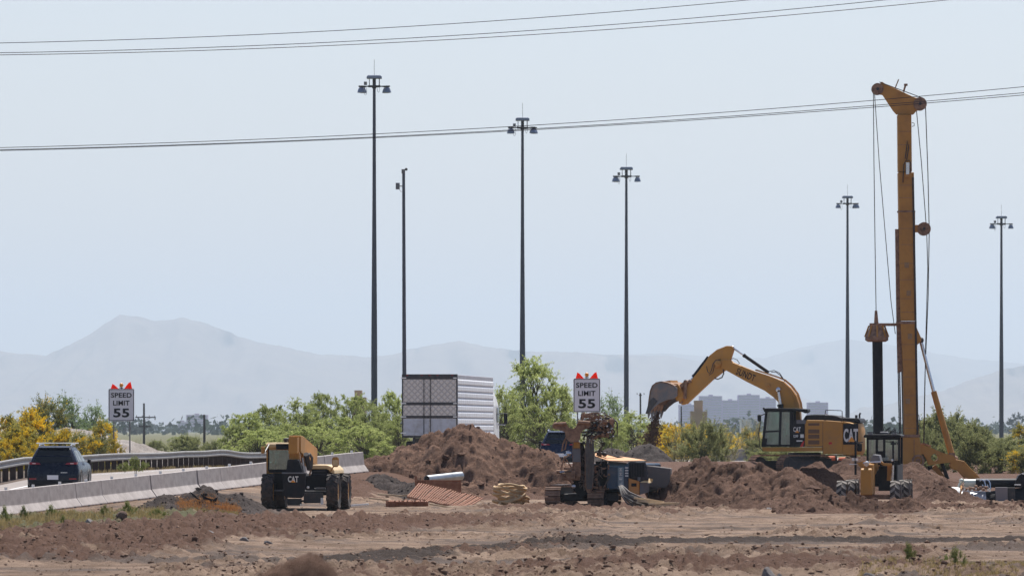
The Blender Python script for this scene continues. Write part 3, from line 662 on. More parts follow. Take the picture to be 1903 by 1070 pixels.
util_pole(463, 766, 900, 3.2, [], 'dark pole top poking above the left end of the green trees')
util_pole(521, 754, 900, 2.8, [(-1.5, 2.5, 2, 1)], 'slim dark pole top above the middle of the green trees')
util_pole(1190, 730, 900, 4, [(-2.5, 2.5, 4, 1)], 'rough dark pole right of the third lamp mast')
util_pole(1266, 755, 900, 3, [], 'thin dark pole below the excavator stick beside the beige tower')

# ================================================================== OVERHEAD WIRES
WIRE = paint('overhead_cable', (.05, .05, .055), amt=.2, rough=.6, metal=.3)
def wire(pts, Y, label, rad):
    xs = np.linspace(-4000, 6500, 140); P = np.polyfit([p[0] for p in pts], [p[1] for p in pts], 2)
    m = MB().tube([tuple(W(float(a), float(np.polyval(P, a)), Y)) for a in xs], rad, 6)
    single(m, 'power_line', WIRE, W(951, float(np.polyval(P, 951)), Y), label, 'overhead wire', 'overhead wires across the sky', smooth=60)
wire([(0, 80), (450, 67), (950, 36), (1400, 0)], 190, 'single topmost overhead wire crossing the upper left sky', .0105)
wire([(0, 98.5), (600, 80), (1200, 41), (1650, 0)], 190, 'upper wire of the close pair below the topmost wire', .0105)
wire([(0, 102.5), (600, 86), (1200, 50), (1765, 0)], 192, 'lower wire of the close pair below the topmost wire', .0115)
wire([(0, 274.5), (690, 249.5), (971, 235), (1500, 196), (1903, 162)], 190, 'upper wire of the lower three, crossing the drilling mast head', .0105)
wire([(0, 278), (695, 257), (1160, 229), (1500, 203.5), (1903, 174)], 191, 'middle wire of the lower three crossing the lamp masts', .0105)
wire([(0, 279.5), (695, 258.5), (1160, 231), (1500, 207), (1903, 178)], 192, 'lowest of all overhead wires across the photo', .0105)

# ================================================================== SUVS
def rrect(y0, y1, w, z, c=.16):
    pts = []
    for cx, cy, a0 in ((w - c, y0 + c, -90), (w - c, y1 - c * 1.5, 0), (-w + c, y1 - c * 1.5, 90), (-w + c, y0 + c, 180)):
        for k in range(4):
            a = R(a0 + k * 30); cc = c * (1.5 if cy > (y0 + y1) / 2 else 1)
            pts.append((cx + c * math.cos(a), cy + cc * math.sin(a), z))
    return pts
def suv(loc, yaw, matb, label, rack=True):
    r = empty('suv', loc, yaw, label, 'suv')
    lv = [(.22, .12, 4.45, .84, .1), (.32, .02, 4.58, .92, .16), (.55, 0, 4.62, .935, .18), (.78, .03, 4.58, .93, .18), (.95, .09, 4.5, .90, .18), (1.02, .12, 4.15, .875, .16), (1.08, .16, 3.45, .85, .15),
          (1.30, .27, 3.0, .755, .14), (1.50, .42, 2.55, .655, .13), (1.60, .50, 2.3, .60, .12), (1.65, .75, 2.05, .52, .1)]
    MB().loft([rrect(a, b, w, z, c) for z, a, b, w, c in lv]).build('body', matb, r, smooth=40)
    def q(z):  # interpolate level
        zs = [l[0] for l in lv]; return [float(np.interp(z, zs, [l[i] for l in lv])) for i in (1, 2, 3)]
    a0 = q(1.07); a1 = q(1.50); e = .02
    MB().loft([[(-a0[2] + .13, a0[0] - e, 1.07), (a0[2] - .13, a0[0] - e, 1.07), (a1[2] - .10, a1[0] - e, 1.51), (-a1[2] + .10, a1[0] - e, 1.51)],
               [(-a0[2] + .13, a0[0] + .02, 1.07), (a0[2] - .13, a0[0] + .02, 1.07), (a1[2] - .10, a1[0] + .02, 1.51), (-a1[2] + .10, a1[0] + .02, 1.51)]]).build('rear_window', GLSK, r)
    for s in (-1, 1):
        w = MB()
        for ya, yb, yc, yd in ((.55, 1.05, 1.05, .75), (1.12, 1.95, 1.95, 1.12), (2.02, 2.95, 2.42, 2.02)):
            pts = [(ya, 1.10), (yb, 1.10), (yc, 1.5), (yd, 1.5)]
            f = lambda z: q(z)[2] + .012
            w.loft([[(s * (f(z) + o), y, z) for y, z in pts] for o in (-.03, 0)])
        w.build('side_window', GLSK, r)
        m = MB().box(s * .95 - .12 * (s < 0) , s * .95 + .12 * (s > 0), 2.75, 2.9, 1.03, 1.19, bv=.03).build('mirror', BLK, r)
        tl = MB().loft([[(s * .44, .055, 1.0), (s * .845, .10, 1.0), (s * .86, .12, 1.08), (s * .50, .10, 1.06)], [(s * .44, .2, 1.0), (s * .87, .3, 1.0), (s * .875, .3, 1.08), (s * .50, .2, 1.06)]]).build('tail_light', TAIL, r)
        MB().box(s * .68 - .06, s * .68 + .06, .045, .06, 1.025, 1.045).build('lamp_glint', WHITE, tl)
        MB().box(s * .72 - .13, s * .72 + .13, -.012, .02, .46, .51).build('reflector', TAIL, r)
        MB().tube([(s * .56, .75, 1.66), (s * .58, 1.0, 1.71), (s * .58, 2.0, 1.71), (s * .54, 2.2, 1.66)], .022, 6).build('roof_rail', CHROME, r)
        for yy in (.85, 3.6):
            wh = MB().ring((yy, .36), .36, .2, -.12, .12, 22, TR(s * .83, 0, 0, 0, 0, 0) @ Matrix.Rotation(R(90), 4, 'Z') @ Matrix.Scale(1, 4)).build('wheel', RUBBER, r)
            MB().ring((yy, .36), .21, .03, -.11, .11, 12, TR(s * .84, 0, 0) @ Matrix.Rotation(R(90), 4, 'Z')).build('rim', GRY, wh)
            MB().ring((yy, .38), .44, .37, -.05, .05, 20, TR(s * .90, 0, 0) @ Matrix.Rotation(R(90), 4, 'Z')).build('wheel_arch', BLK, r)
    MB().box(-.20, .20, -.018, 0, .46, .62).build('licence_plate', SIGNW, r)
    MB().box(-.75, .75, -.02, .1, .24, .42, bv=.02).build('rear_bumper', BLK, r)
    MB().box(.28, .52, .004, .03, .70, .72).build('badge', CHROME, r)
    MB().tube([(-.05, .24, 1.09), (.34, .235, 1.13)], .015, 5).build('wiper', CHROME, r)
    MB().loft([[(-.56, .36, 1.575), (.56, .36, 1.575), (.56, .36, 1.61), (-.56, .36, 1.61)], [(-.56, .7, 1.60), (.56, .7, 1.60), (.56, .7, 1.66), (-.56, .7, 1.66)]]).build('spoiler', matb, r)
    MB().tube([(0, .9, 1.64), (0, .7, 1.82)], .007, 5).build('antenna', BLK, r)
    if rack:
        for yy in (1.15, 1.95): MB().box(-.72, .72, yy - .05, yy + .05, 1.735, 1.775, bv=.015).build('roof_bar', WHITE, r)
    return r
GLSK = paint('dark_car_glass', (.006, .008, .009), amt=.03, rough=.1, spec=.5)
zc = float(zroad(X_(98, 231), 231)) + .0
suv((X_(98, 231), 231, zc - .03), R(-2.3), CARB, 'dark blue suv with white roof bars driving on the freeway at the left')
suv((X_(1040, 300), 300, Z_(800, 300) - 1.67), R(-3), CARB2, 'blue suv half hidden between the largest mound and the muddy drilling rig', False)

# ================================================================== BOX TRAILER + TRACTOR
def quilt_mat():
    m, nt, bs = new_mat('quilted_stainless'); L = nt.links.new
    tc = N(nt, 'ShaderNodeTexCoord'); sp = N(nt, 'ShaderNodeSeparateXYZ'); L(tc.outputs['Object'], sp.inputs[0])
    def diag(op):
        a = N(nt, 'ShaderNodeMath', operation=op); L(sp.outputs['X'], a.inputs[0]); L(sp.outputs['Z'], a.inputs[1])
        b = N(nt, 'ShaderNodeMath', operation='MULTIPLY'); b.inputs[1].default_value = 3.6; L(a.outputs[0], b.inputs[0])
        c = N(nt, 'ShaderNodeMath', operation='PINGPONG'); c.inputs[1].default_value = .5; L(b.outputs[0], c.inputs[0]); return c
    mn = N(nt, 'ShaderNodeMath', operation='MINIMUM'); L(diag('ADD').outputs[0], mn.inputs[0]); L(diag('SUBTRACT').outputs[0], mn.inputs[1])
    r = N(nt, 'ShaderNodeMapRange'); r.inputs['From Max'].default_value = .2; L(mn.outputs[0], r.inputs['Value'])
    mx = N(nt, 'ShaderNodeMix', data_type='RGBA'); mx.inputs['A'].default_value = (.42, .38, .36, 1); mx.inputs['B'].default_value = (.62, .57, .53, 1); L(r.outputs['Result'], mx.inputs['Factor'])
    L(mx.outputs['Result'], bs.inputs['Base Color']); bs.inputs['Metallic'].default_value = .15; bs.inputs['Roughness'].default_value = .5
    b = N(nt, 'ShaderNodeBump', Strength=.8, Distance=.02); L(r.outputs['Result'], b.inputs['Height']); L(b.outputs['Normal'], bs.inputs['Normal']); return m
QUILT = quilt_mat(); LOWP = paint('scuffed_door_skin', (.48, .49, .54), dirt=(.25, .21, .19), amt=.8, rough=.4, scale=2.5)
def side_mat():
    m, nt, bs = new_mat('trailer_side_panels'); L = nt.links.new
    tc = N(nt, 'ShaderNodeTexCoord'); sp = N(nt, 'ShaderNodeSeparateXYZ'); L(tc.outputs['Object'], sp.inputs[0])
    a = N(nt, 'ShaderNodeMath', operation='MULTIPLY'); a.inputs[1].default_value = 1.25; L(sp.outputs['Y'], a.inputs[0])
    c = N(nt, 'ShaderNodeMath', operation='FRACT'); L(a.outputs[0], c.inputs[0])
    r = N(nt, 'ShaderNodeMapRange'); r.inputs['From Min'].default_value = .0; r.inputs['From Max'].default_value = .15; L(c.outputs[0], r.inputs['Value'])
    n = N(nt, 'ShaderNodeTexNoise', Scale=1.5, Detail=6.0); L(tc.outputs['Object'], n.inputs['Vector'])
    mx = N(nt, 'ShaderNodeMix', data_type='RGBA'); mx.inputs['A'].default_value = (.45, .45, .48, 1); mx.inputs['B'].default_value = (.86, .86, .87, 1); L(r.outputs['Result'], mx.inputs['Factor'])
    m2 = N(nt, 'ShaderNodeMix', data_type='RGBA'); m2.inputs['B'].default_value = (.6, .58, .56, 1); mr = N(nt, 'ShaderNodeMapRange'); mr.inputs['From Min'].default_value = .5; mr.inputs['To Max'].default_value = .8
    L(n.outputs['Fac'], mr.inputs['Value']); L(mr.outputs['Result'], m2.inputs['Factor']); L(mx.outputs['Result'], m2.inputs['A'])
    L(m2.outputs['Result'], bs.inputs['Base Color']); bs.inputs['Roughness'].default_value = .4; return m
tx, ty = X_(798.5, 300), 300.0; tz = Z_(695, 300) - 4.1
tr = empty('box_trailer', (tx, ty, tz), R(-5.8), 'white ribbed box trailer with quilted grey rear doors behind the largest mound', 'trailer')
MB().box(-1.29, 1.29, .05, 16, 1.15, 4.08, bv=.02).build('cargo_box', paint('trailer_skin_rib_shade', (.42, .42, .45), amt=.2, rough=.5), tr)  # box skin painted grey to stand for shadow lines between white side ribs
SIDE = side_mat()
for sx in (-1, 1):
    sd = MB(); z = 1.2; k = 0
    while z < 3.9:
        d = .012 + .0 * k; hgt = .23
        sd.loft([[(sx * 1.292, y, z), (sx * (1.292 + .03), y, z + .03), (sx * (1.292 + .03), y, z + hgt - .05), (sx * 1.292, y, z + hgt)] for y in (.12, 15.95)]); z += hgt + .075; k += 1
    sd.build('side_ribs', SIDE, tr)
fr = MB().box(-1.30, 1.30, 0, .06, 3.97, 4.1).box(-1.30, -1.24, 0, .06, 1.15, 3.97).box(1.24, 1.30, 0, .06, 1.15, 3.97).box(-1.24, 1.24, 0, .06, 1.15, 1.25)
fr.build('rear_frame', DKG, tr)
for sx, name in ((-1, 'rear_door'), (1, 'rear_door')):
    xa, xb = (-1.24, -.004) if sx < 0 else (.004, 1.24)
    d = MB()
    for z0, z1 in ((2.80, 3.86), (2.18, 2.66), (1.25, 2.05)): d.box(xa, xb, .012, .05, z0, z1)
    dd = d.build(name, QUILT, tr); MB().box(xa + .02, xb - .02, .004, .0115, 1.27, 2.03).build('lower_panel', LOWP, dd)
    h = MB()
    for zz in (3.86, 2.66, 2.05): h.box(xa, xb, .004, .05, zz + .002, zz + (.108 if zz > 3 else .135 if zz > 2.5 else .125))
    build_each(h, 'door_rail', DKG, dd)
    hh = MB()
    for zz in (3.9, 2.72, 2.1, 1.35): hh.box(sx * 1.23 - .13, sx * 1.23 + .03 if sx > 0 else sx * 1.23 + .13, -.02, .003, zz, zz + .05)
    build_each(hh, 'hinge', WHITE, dd)
for px_, lab in ((-.27, 0), (.04, 0)):
    MB().tube([(px_ - .0, -.015, 1.15), (px_, -.015, 3.95)], .018, 6).build('lock_rod', DKG, tr)
ml = MB()
for sx in (-1, -.35, 0, .35, 1): ml.box(sx * 1.05 - .05, sx * 1.05 + .05, -.012, -.001, 4.03, 4.06)
build_each(ml, 'marker_light', TAIL, tr)
MB().box(-1.1, 1.1, .05, .18, .45, .6).box(-.8, -.7, .05, .18, .6, 1.15).box(.7, .8, .05, .18, .6, 1.15).build('rear_guard', DKG, tr)
for yy in (1.6, 2.9):
    for sx in (-1, 1):
        wh = MB().ring((yy, .5), .5, .27, -.3, .3, 22, TR(sx * .95, 0, 0) @ Matrix.Rotation(R(90), 4, 'Z')).build('wheel', RUBBER, tr)
        MB().ring((yy, .5), .28, .05, -.2, .2, 12, TR(sx * .95, 0, 0) @ Matrix.Rotation(R(90), 4, 'Z')).build('rim', GRY, wh)
MB().box(-.9, .9, 1.0, 3.6, .55, 1.14).box(-.45, .45, 3.6, 15.5, .9, 1.14).build('chassis', DKG, tr)
tm = MWD[tr.name]
tk = empty('tractor_unit', tuple(tm @ Vector((0, 17.0, 0))), R(-5.8), 'white tractor cab just visible beyond the right edge of the box trailer', 'truck')
MB().loft([[(-1.22, .0, .9), (1.25, 0, .9), (1.25, 2.4, .9), (-1.22, 2.4, .9)], [(-1.22, 0, 2.7), (1.22, 0, 2.7), (1.22, 2.3, 2.7), (-1.22, 2.3, 2.7)], [(-1.15, .0, 3.1), (1.15, 0, 3.1), (1.15, 1.8, 3.1), (-1.15, 1.8, 3.1)], [(-1.0, .1, 3.75), (1.0, .1, 3.75), (1.0, .7, 3.75), (-1.0, .7, 3.75)]]).build('cab', WHITE, tk, bevel=.04)
MB().loft([[(-1.0, 2.4, .8), (1.0, 2.4, .8), (.95, 3.9, .8), (-.95, 3.9, .8)], [(-.95, 2.4, 1.9), (.95, 2.4, 1.9), (.85, 3.8, 1.6), (-.85, 3.8, 1.6)]]).build('hood', WHITE, tk, bevel=.04)
for sx in (-1, 1):
    mm = MB().box(sx * 1.62 - .09, sx * 1.62 + .09, 1.7, 1.85, 1.8, 2.35, bv=.03).build('mirror', BLK, tk)
    MB().tube([(sx * 1.2, 1.9, 1.78), (sx * 1.6, 1.78, 1.78)], .04, 6).tube([(sx * 1.2, 1.9, 2.3), (sx * 1.6, 1.78, 2.33)], .02, 6).build('mirror_arm', CHROME, mm)
    MB().box(sx * 1.262 - .01, sx * 1.262 + .01, 1.2, 2.1, 1.9, 2.6).build('side_window', GLSK, tk)
    for yy in (-1.2, 3.1):
        wh = MB().ring((yy, .5), .5, .27, -.28, .28, 22, TR(sx * .95, 0, 0) @ Matrix.Rotation(R(90), 4, 'Z')).build('wheel', RUBBER, tk)
MB().box(-.45, .45, -2.2, 3.4, .6, .85).build('chassis', DKG, tk)
#MACHINES#
def wheel(parent, x, y, zc, rad, wid, mat=None, rimmat=None, lugs=18, rr=.5, name='wheel', lugmat=None):
    mat = mat or RUBBER; rimmat = rimmat or CATY2
    M = TR(x, 0, 0) @ Matrix.Rotation(R(90), 4, 'Z')
    w = MB(); lg = MB(); n = 28; hw = wid / 2
    rgs = []
    for r_, yy in ((rad * rr, -hw * .8), (rad * .86, -hw * .95), (rad * .95, -hw * .8), (rad * .965, 0), (rad * .95, hw * .8), (rad * .86, hw * .95), (rad * rr, hw * .8)):
        rgs.append([(y + r_ * math.cos(a * 2 * math.pi / n), yy, zc + r_ * math.sin(a * 2 * math.pi / n)) for a in range(n)])
    rgs.append(rgs[0]); w.loft(rgs, M, False)
    for k in range(lugs):
        for s in (-1, 1):
            a = (k + (.25 if s > 0 else -.25)) * 2 * math.pi / lugs; b = a + 2 * math.pi / lugs * .55; sp = 2 * math.pi / lugs * .42
            pts = []
            for (aa, yy) in ((a, 0), (a + sp, 0), (b + sp, s * hw * .98), (b, s * hw * .98)):
                pts.append((y + rad * 1.0 * math.cos(aa), yy, zc + rad * 1.0 * math.sin(aa)))
            pin = [(y + (p[0] - y) * .93, p[1], zc + (p[2] - zc) * .93) for p in pts]
            lg.loft([pin, pts], M)
    o = w.build(name, mat, parent); lg.build('tread', lugmat or mat, o)
    MB().ring((y, zc), rad * rr * 1.02, rad * .12, -hw * .7, hw * .5, 18, M).tube([M @ Vector((y, -hw * .55, zc)), M @ Vector((y, hw * .3, zc))], rad * .3, 12).build('rim', rimmat, o)
    return o

# ================================================================== TELEHANDLER
t = empty('telehandler', W(559, 948, 210.5) - Vector((0, .7, 0)) + Vector((0, 0, .0)), R(-4.5), 'yellow telehandler with a glazed cab seen from the front, forks lowered, beside the barriers', 'telehandler')
lx = lambda p: (p - 559) / 57.1
lz = lambda p: (948 - p) / 57.1
for x, y in ((lx(496.5), .6), (lx(618), .6), (lx(498) - .0, 3.7), (lx(618.5), 3.7)): wheel(t, x, y, .60, .60, .40, RUBBER, CATY, 16)
MB().box(lx(507), lx(608), .48, .75, .50, .68, bv=.03).box(lx(507), lx(608), 3.55, 3.85, .5, .68).tube([(lx(510), .45, .62), (lx(606), .45, .60)], .045, 8).tube([(lx(583), .42, .70), (lx(606), .42, .68)], .035, 8).build('axle', DKG, t)
MB().box(lx(508), lx(606), .9, 4.3, .62, 1.18, bv=.05).box(lx(505), lx(535), .6, 2.2, .9, 1.22).build('chassis', BLK, t)
# engine cover at right
ec = [(lx(574), lz(905)), (lx(606), lz(905)), (lx(606), lz(880)), (lx(604), lz(872)), (lx(600), lz(868)), (lx(574), lz(868))]
MB().prism(ec, .95, 3.8).build('engine_bay', BLK, t, bevel=.03)
cv = [(lx(572), lz(871)), (lx(604), lz(871)), (lx(612), lz(878)), (lx(618), lz(880)), (lx(617), lz(873)), (lx(611), lz(866)), (lx(604), lz(863.5)), (lx(572), lz(863))]
MB().prism(cv, .9, 3.9).build('engine_cover', CREAM, t, bevel=.02)
# cab
cab = MB(); x0, x1, z0, z1 = lx(491), lx(543), lz(880), lz(832)
pil = .09
for xx in (x0, x1 - pil): cab.box(xx, xx + pil, .75, .85, z0, z1); cab.box(xx, xx + pil, 2.3, 2.4, z0, z1)
cab.box(x0, x1, .75, .85, z0, z0 + .13).box(x0, x1, .75, .85, z1 - .06, z1).box(x0, x0 + pil, .85, 2.3, z0, z0 + .35).box(x0, x1, 2.3, 2.4, z0, z0 + .3).box(x0, x1, 2.3, 2.4, z1 - .1, z1)
cb = cab.build('cab_frame', CATY, t)
MB().box(x0 + pil, x1 - pil, .77, .785, z0 + .13, z1 - .06).build('windshield', GLS, cb)
MB().box(x0 + pil, x1 - pil, .742, .748, z0 + .04, z0 + .15).box(x0 + pil - .04, x0 + pil, .742, .748, z0 + .1, z1).box(x1 - pil, x1 - pil + .04, .742, .748, z0 + .1, z1).build('window_seal', BLK, cb)
MB().box(x0 + .02, x0 + .03, .9, 2.25, z0 + .38, z1 - .05).box(x0 + pil, x1 - pil, 2.33, 2.345, z0 + .3, z1 - .1).build('side_glass', GLS, cb)
MB().box(x0 - .02, x1 + .02, .68, 2.5, z1 + .001, lz(821.5), bv=.06).build('roof', CREAM, t)
MB().box(x0 + .33, x1 - .05, .64, .675, z1 - .04, lz(824)).build('roof_visor', BLK, t)
MB().box(x0 + .25, x0 + .75, 1.7, 2.1, z0 + .05, z0 + .55, bv=.06).box(x0 + .28, x0 + .7, 2.05, 2.18, z0 + .5, z0 + .82, bv=.05).build('seat', BLK, t)
MB().tube([(lx(515) + .16 * math.cos(a), 1.1 + .08 * math.sin(a), lz(869) + .14 * math.sin(a)) for a in np.linspace(0, 6.28, 16)], .018, 6).build('steering_wheel', BLK, t)
MB().lathe([(.1, 0), (.1, .03), (.12, .07), (.12, .12), (.05, .15)], 14, TR(lx(526), 1.3, lz(821.5))).box(lx(524), lx(529), .9, 1.1, lz(824), lz(817)).build('beacon', BLK, t, smooth=40)
MB().box(lx(482), lx(488.5), .62, .68, lz(842), lz(829), bv=.015).tube([(lx(488), .65, lz(835)), (x0 + .02, .8, lz(835))], .02, 5).build('mirror', CATY2, t)
mr = MB().box(lx(615.5), lx(628), .5, .58, lz(867), lz(848.5), bv=.05).tube([(lx(618), .56, lz(866)), (lx(611), .7, lz(876))], .022, 6).build('mirror', CATY2, t)
MB().box(lx(617), lx(626.5), .488, .498, lz(865), lz(854)).build('mirror_glass', CREAM, mr)
# boom: box section rising to the front
bx0, bx1 = lx(540.5), lx(562.7)
def bsec(y, zt, zb, x0=bx0, x1=bx1): return [(x0, y, zb), (x1, y, zb), (x1, y, zt), (x0, y, zt)]
MB().loft([bsec(-.35, lz(808.5), lz(839)), bsec(.6, lz(811), lz(845)), bsec(4.6, lz(833), lz(868))]).build('boom', CATY, t, bevel=.015)
MB().loft([bsec(-.9, lz(812), lz(842), bx0 + .05, bx1 - .05), bsec(-.35, lz(812), lz(838), bx0 + .05, bx1 - .05)]).build('boom_extension', CATY2, t)
MB().box(lx(546), lx(556), -.37, -.355, lz(834.5), lz(832)).build('boom_plate', WHT2, t)
MB().box(lx(543), lx(561), -.6, -.36, lz(852), lz(838)).box(lx(549), lx(555), -.66, -.5, lz(848), lz(840)).build('boom_head', CATY2, t)
car = MB().prism([(lx(541), lz(853)), (lx(561), lz(853)), (lx(571), lz(880)), (lx(575), lz(884)), (lx(531), lz(884)), (lx(538), lz(878))], -.85, -.3)
car.prism([(lx(533), lz(877)), (lx(576), lz(877)), (lx(573), lz(918)), (lx(568), lz(924)), (lx(538), lz(923)), (lx(534), lz(916))], -1.0, -.86)
co = car.build('fork_carriage', BLK, t, bevel=.015)
text('CAT', .34, .20, WHT2, co, TR(lx(552.5), -1.004, lz(889)), offset=.03)
MB().prism([(lx(547.5), lz(894.8)), (lx(557), lz(894.8)), (lx(552.2), lz(890))], -1.012, -1.009).build('logo_triangle', AMBER, co)
MB().box(lx(532), lx(576), -1.05, -.7, lz(879), lz(876.5)).tube([(lx(571), -.7, lz(876)), (lx(566), -.4, lz(850))], .03, 6).build('carriage_top_bar', GRY, co)
gv = MB()
for k in range(5): gv.box(lx(578), lx(600), .938, .95, lz(900 - k * 6), lz(898 - k * 6))
build_each(gv, 'grille_slat', DKG, t)
th = MB(); rg_ = random.Random(6)
for k in range(9):
    x = 541 + k * 2.6; th.tube([(lx(x), -.42, lz(842 + rg_.uniform(-2, 3))), (lx(x + rg_.uniform(-4, 4)), -.6, lz(855)), (lx(x + rg_.uniform(-3, 5)), -.55, lz(868)), (lx(x + rg_.uniform(-2, 2)), -.75, lz(879))], rg_.uniform(.014, .026), 5)
th.tube([(lx(572), -.2, lz(846)), (lx(576), .0, lz(858)), (lx(577), .3, lz(873)), (lx(574), .4, lz(882))], .03, 6)
th.build('carriage_hose', MUDM, t)
MB().box(lx(509), lx(524), .3, .48, lz(912), lz(909)).box(lx(586), lx(604), .3, .46, lz(908), lz(905)).build('step_plate', GRY, t)
MB().tube([(lx(497), .72, lz(824)), (lx(492), .3, lz(838))], .012, 5).box(lx(499), lx(506), .7, .745, lz(829), lz(825)).box(lx(528), lx(534), .7, .745, lz(829), lz(825)).build('cab_lamp', WHITE, t)
ot = MB()
for sx in (lx(546), lx(558)): ot.tube([(sx, -.75, lz(878)), (sx + .02, -.5, lz(858))], .04, 6)
ot.tube([(lx(572), -.3, lz(843)), (lx(575), .2, lz(870))], .09, 8).build('tilt_cylinder', DKG, t)
MB().tube([(lx(570), -.1, lz(858)), (lx(572), 0, lz(847)), (lx(576), .1, lz(843)), (lx(580), .2, lz(850)), (lx(578), .3, lz(868))], .05, 8).build('hose', HOSEG, t)
MB().box(lx(528), lx(555), 1.1, 1.12, lz(939), lz(926)).build('rear_plate', GRY, t)
MB().box(lx(598), lx(602.5), -.1, .0, lz(936), lz(924)).ball((lx(575), -.2, lz(904.5)), .045, 8, M=None).ball((lx(561.5), -.2, lz(937)), .025, 6).build('work_light', WHITE, t)
MB().box(lx(565), lx(600), .1, .4, lz(934), lz(915)).tube([(lx(560), .2, lz(930)), (lx(600), .2, lz(929))], .04, 6).build('belly_frame', DKG, t)

# ================================================================== EXCAVATOR
TH = -10; ct, st = math.cos(R(TH)), math.sin(R(TH))
er = empty('excavator', W(1500, 880, 333), R(TH), 'large yellow tracked excavator tipping soil from its raised bucket', 'excavator')
def ex(px, y=-1.5): return (((px - 1500) / 36.0) + st * y) / ct
def ez(py): return (880 - py) / 36.0
YN = -1.5
def P(pts, y=YN): return [(ex(a, y), ez(b)) for a, b in pts]
# house
MB().prism(P([(1414, 830.5), (1525.5, 830.5), (1525.5, 838), (1416, 838)]), YN, YN + .9).prism(P([(1472, 831), (1584, 831), (1584, 844), (1530, 843), (1526, 838), (1472, 838)]), YN + .02, 1.5).build('deck_skirt', CATY, er, bevel=.02)
hp = [(1493, 830), (1493, 787), (1496, 780), (1530, 780), (1584, 784.5), (1589, 786), (1593, 797), (1594, 842), (1584, 843.5), (1526, 830)]
MB().prism(P([(1493, 830), (1493, 788), (1496, 780), (1530, 780.5), (1563, 783), (1563, 843), (1526, 843), (1526, 830)]), YN, 1.5).build('engine_house', CATY, er, bevel=.03)
cwp = P([(1563.4, 844), (1563.4, 783), (1588, 785.5), (1592, 787), (1595, 800), (1595, 838), (1591, 845)])
cw = MB(); n = 9; rings = []
for k in range(n):     # rounded counterweight seen from above
    f = -1 + 2 * k / (n - 1); inset = .22 * (f ** 4)
    rings.append([(x - (inset * 1.6 if x > cwp[1][0] + .3 else 0), f * 1.5, z) for x, z in cwp])
cw.loft(rings).build('counterweight', CATY, er, smooth=35)
MB().box(ex(1563.5), ex(1591), YN - .012, YN - .004, ez(825.5), ez(787)).build('side_decal', BLK, er)
text('CAT', 27 / 36, 25 / 36, WHT2, er, TR(ex(1577.5), YN - .016, ez(808.5)), offset=.035)
MB().prism(P([(1572.5, 820.3), (1585.5, 820.3), (1579, 810.5)]), YN - .03, YN - .025).build('logo_triangle', AMBER, er)
# louvres
lv = MB()
for z0 in (788, 799.5, 809, 819.5): lv.box(ex(1499.5), ex(1520), YN - .006, YN + .02, ez(z0 + (2.5 if z0 < 790 else 5.5)), ez(z0 - 2))
lv.build('louvre', paint('louvre_brown', (.16, .08, .035), amt=.3), er)
MB().box(ex(1526), ex(1526.6), YN - .008, YN, ez(843), ez(784)).box(ex(1497), ex(1526), YN - .006, YN, ez(829.5), ez(828.6)).build('panel_seam', DKG, er)
MB().box(ex(1537), ex(1543), YN - .006, YN, ez(825), ez(821)).build('warning_label', RED, er)
# black decal panel behind the cab
MB().prism(P([(1471.7, 829.8), (1471.7, 779.5), (1493, 780), (1493, 829.8)]), YN - .004, -.5).build('side_compartment', BLK, er)
MB().prism(P([(1478, 787), (1478, 780), (1495, 780), (1495, 787)]), YN - .012, YN - .006).build('grey_trim', GRY, er)
text('CAT', 14 / 36, 9 / 36, WHT2, er, TR(ex(1479), YN - .01, ez(797.5)), offset=.03)
MB().prism(P([(1475.5, 803.6), (1483, 803.6), (1479.2, 799)]), YN - .02, YN - .017).build('logo_triangle', AMBER, er)
text('329F', 9.5 / 36, 5 / 36, WHT2, er, TR(ex(1476.5), YN - .01, ez(810)), offset=.02)
MB().box(ex(1485), ex(1491.5), YN - .014, YN - .006, ez(813), ez(806.5)).build('decal_square', WHT2, er)
MB().box(ex(1478), ex(1489), YN - .014, YN - .006, ez(820), ez(817.5)).build('decal_bar', WHT2, er)
MB().prism(P([(1484, 829.5), (1490, 829.5), (1492.5, 818), (1489, 821)]), YN - .014, YN - .006).build('red_decal', RED, er)
# cab
C0, C1 = -1.52, -.5
def frame(pts_out, y0, y1, holes_px, mat, name, parent):
    m = MB()
    for a, b in zip(pts_out, pts_out[1:] + pts_out[:1]): m.prism(P([a, b, (b[0] + .01, b[1] + .01)]), y0, y1)
    return m
cabf = MB()
def strip(a, b, w, y0=C0, y1=C0 + .08):
    A = Vector((ex(a[0]), 0, ez(a[1]))); B = Vector((ex(b[0]), 0, ez(b[1]))); d = (B - A).normalized(); nn = Vector((-d.z, 0, d.x)) * w / 72.0
    cabf.loft([[tuple(p + Vector((0, y, 0))) for p in (A - nn, B - nn, B + nn, A + nn)] for y in (y0, y1)])
for yy in (C0, C1 - .08):
    strip((1416, 829), (1423, 761), 4.5, yy, yy + .08); strip((1469, 829), (1469, 761), 7, yy, yy + .08); strip((1447, 829), (1449, 761), 4.5, yy, yy + .08)
    strip((1418, 763), (1472, 763), 4.5, yy, yy + .08); strip((1414, 827.5), (1472, 827.5), 4, yy, yy + .08)
strip((1417, 802), (1449, 800.5), 3.2); strip((1418, 829), (1420, 814), 9)
cabf.box(ex(1415), ex(1420), C0, C1, ez(829), ez(826)).box(ex(1423), ex(1427), C0, C1, ez(765), ez(761)).box(ex(1466), ex(1472), C0, C1, ez(829), ez(805)).box(ex(1414), ex(1472), C0 + .08, C1 - .08, ez(829.5), ez(825))
co = cabf.build('cab_frame', BLK, er)
MB().prism(P([(1418, 826), (1424, 765), (1467, 765), (1467, 826)]), C0 + .03, C0 + .04).prism(P([(1418, 826), (1424, 765), (1467, 765), (1467, 826)]), C1 - .04, C1 - .03).build('cab_glass', GLS, co)
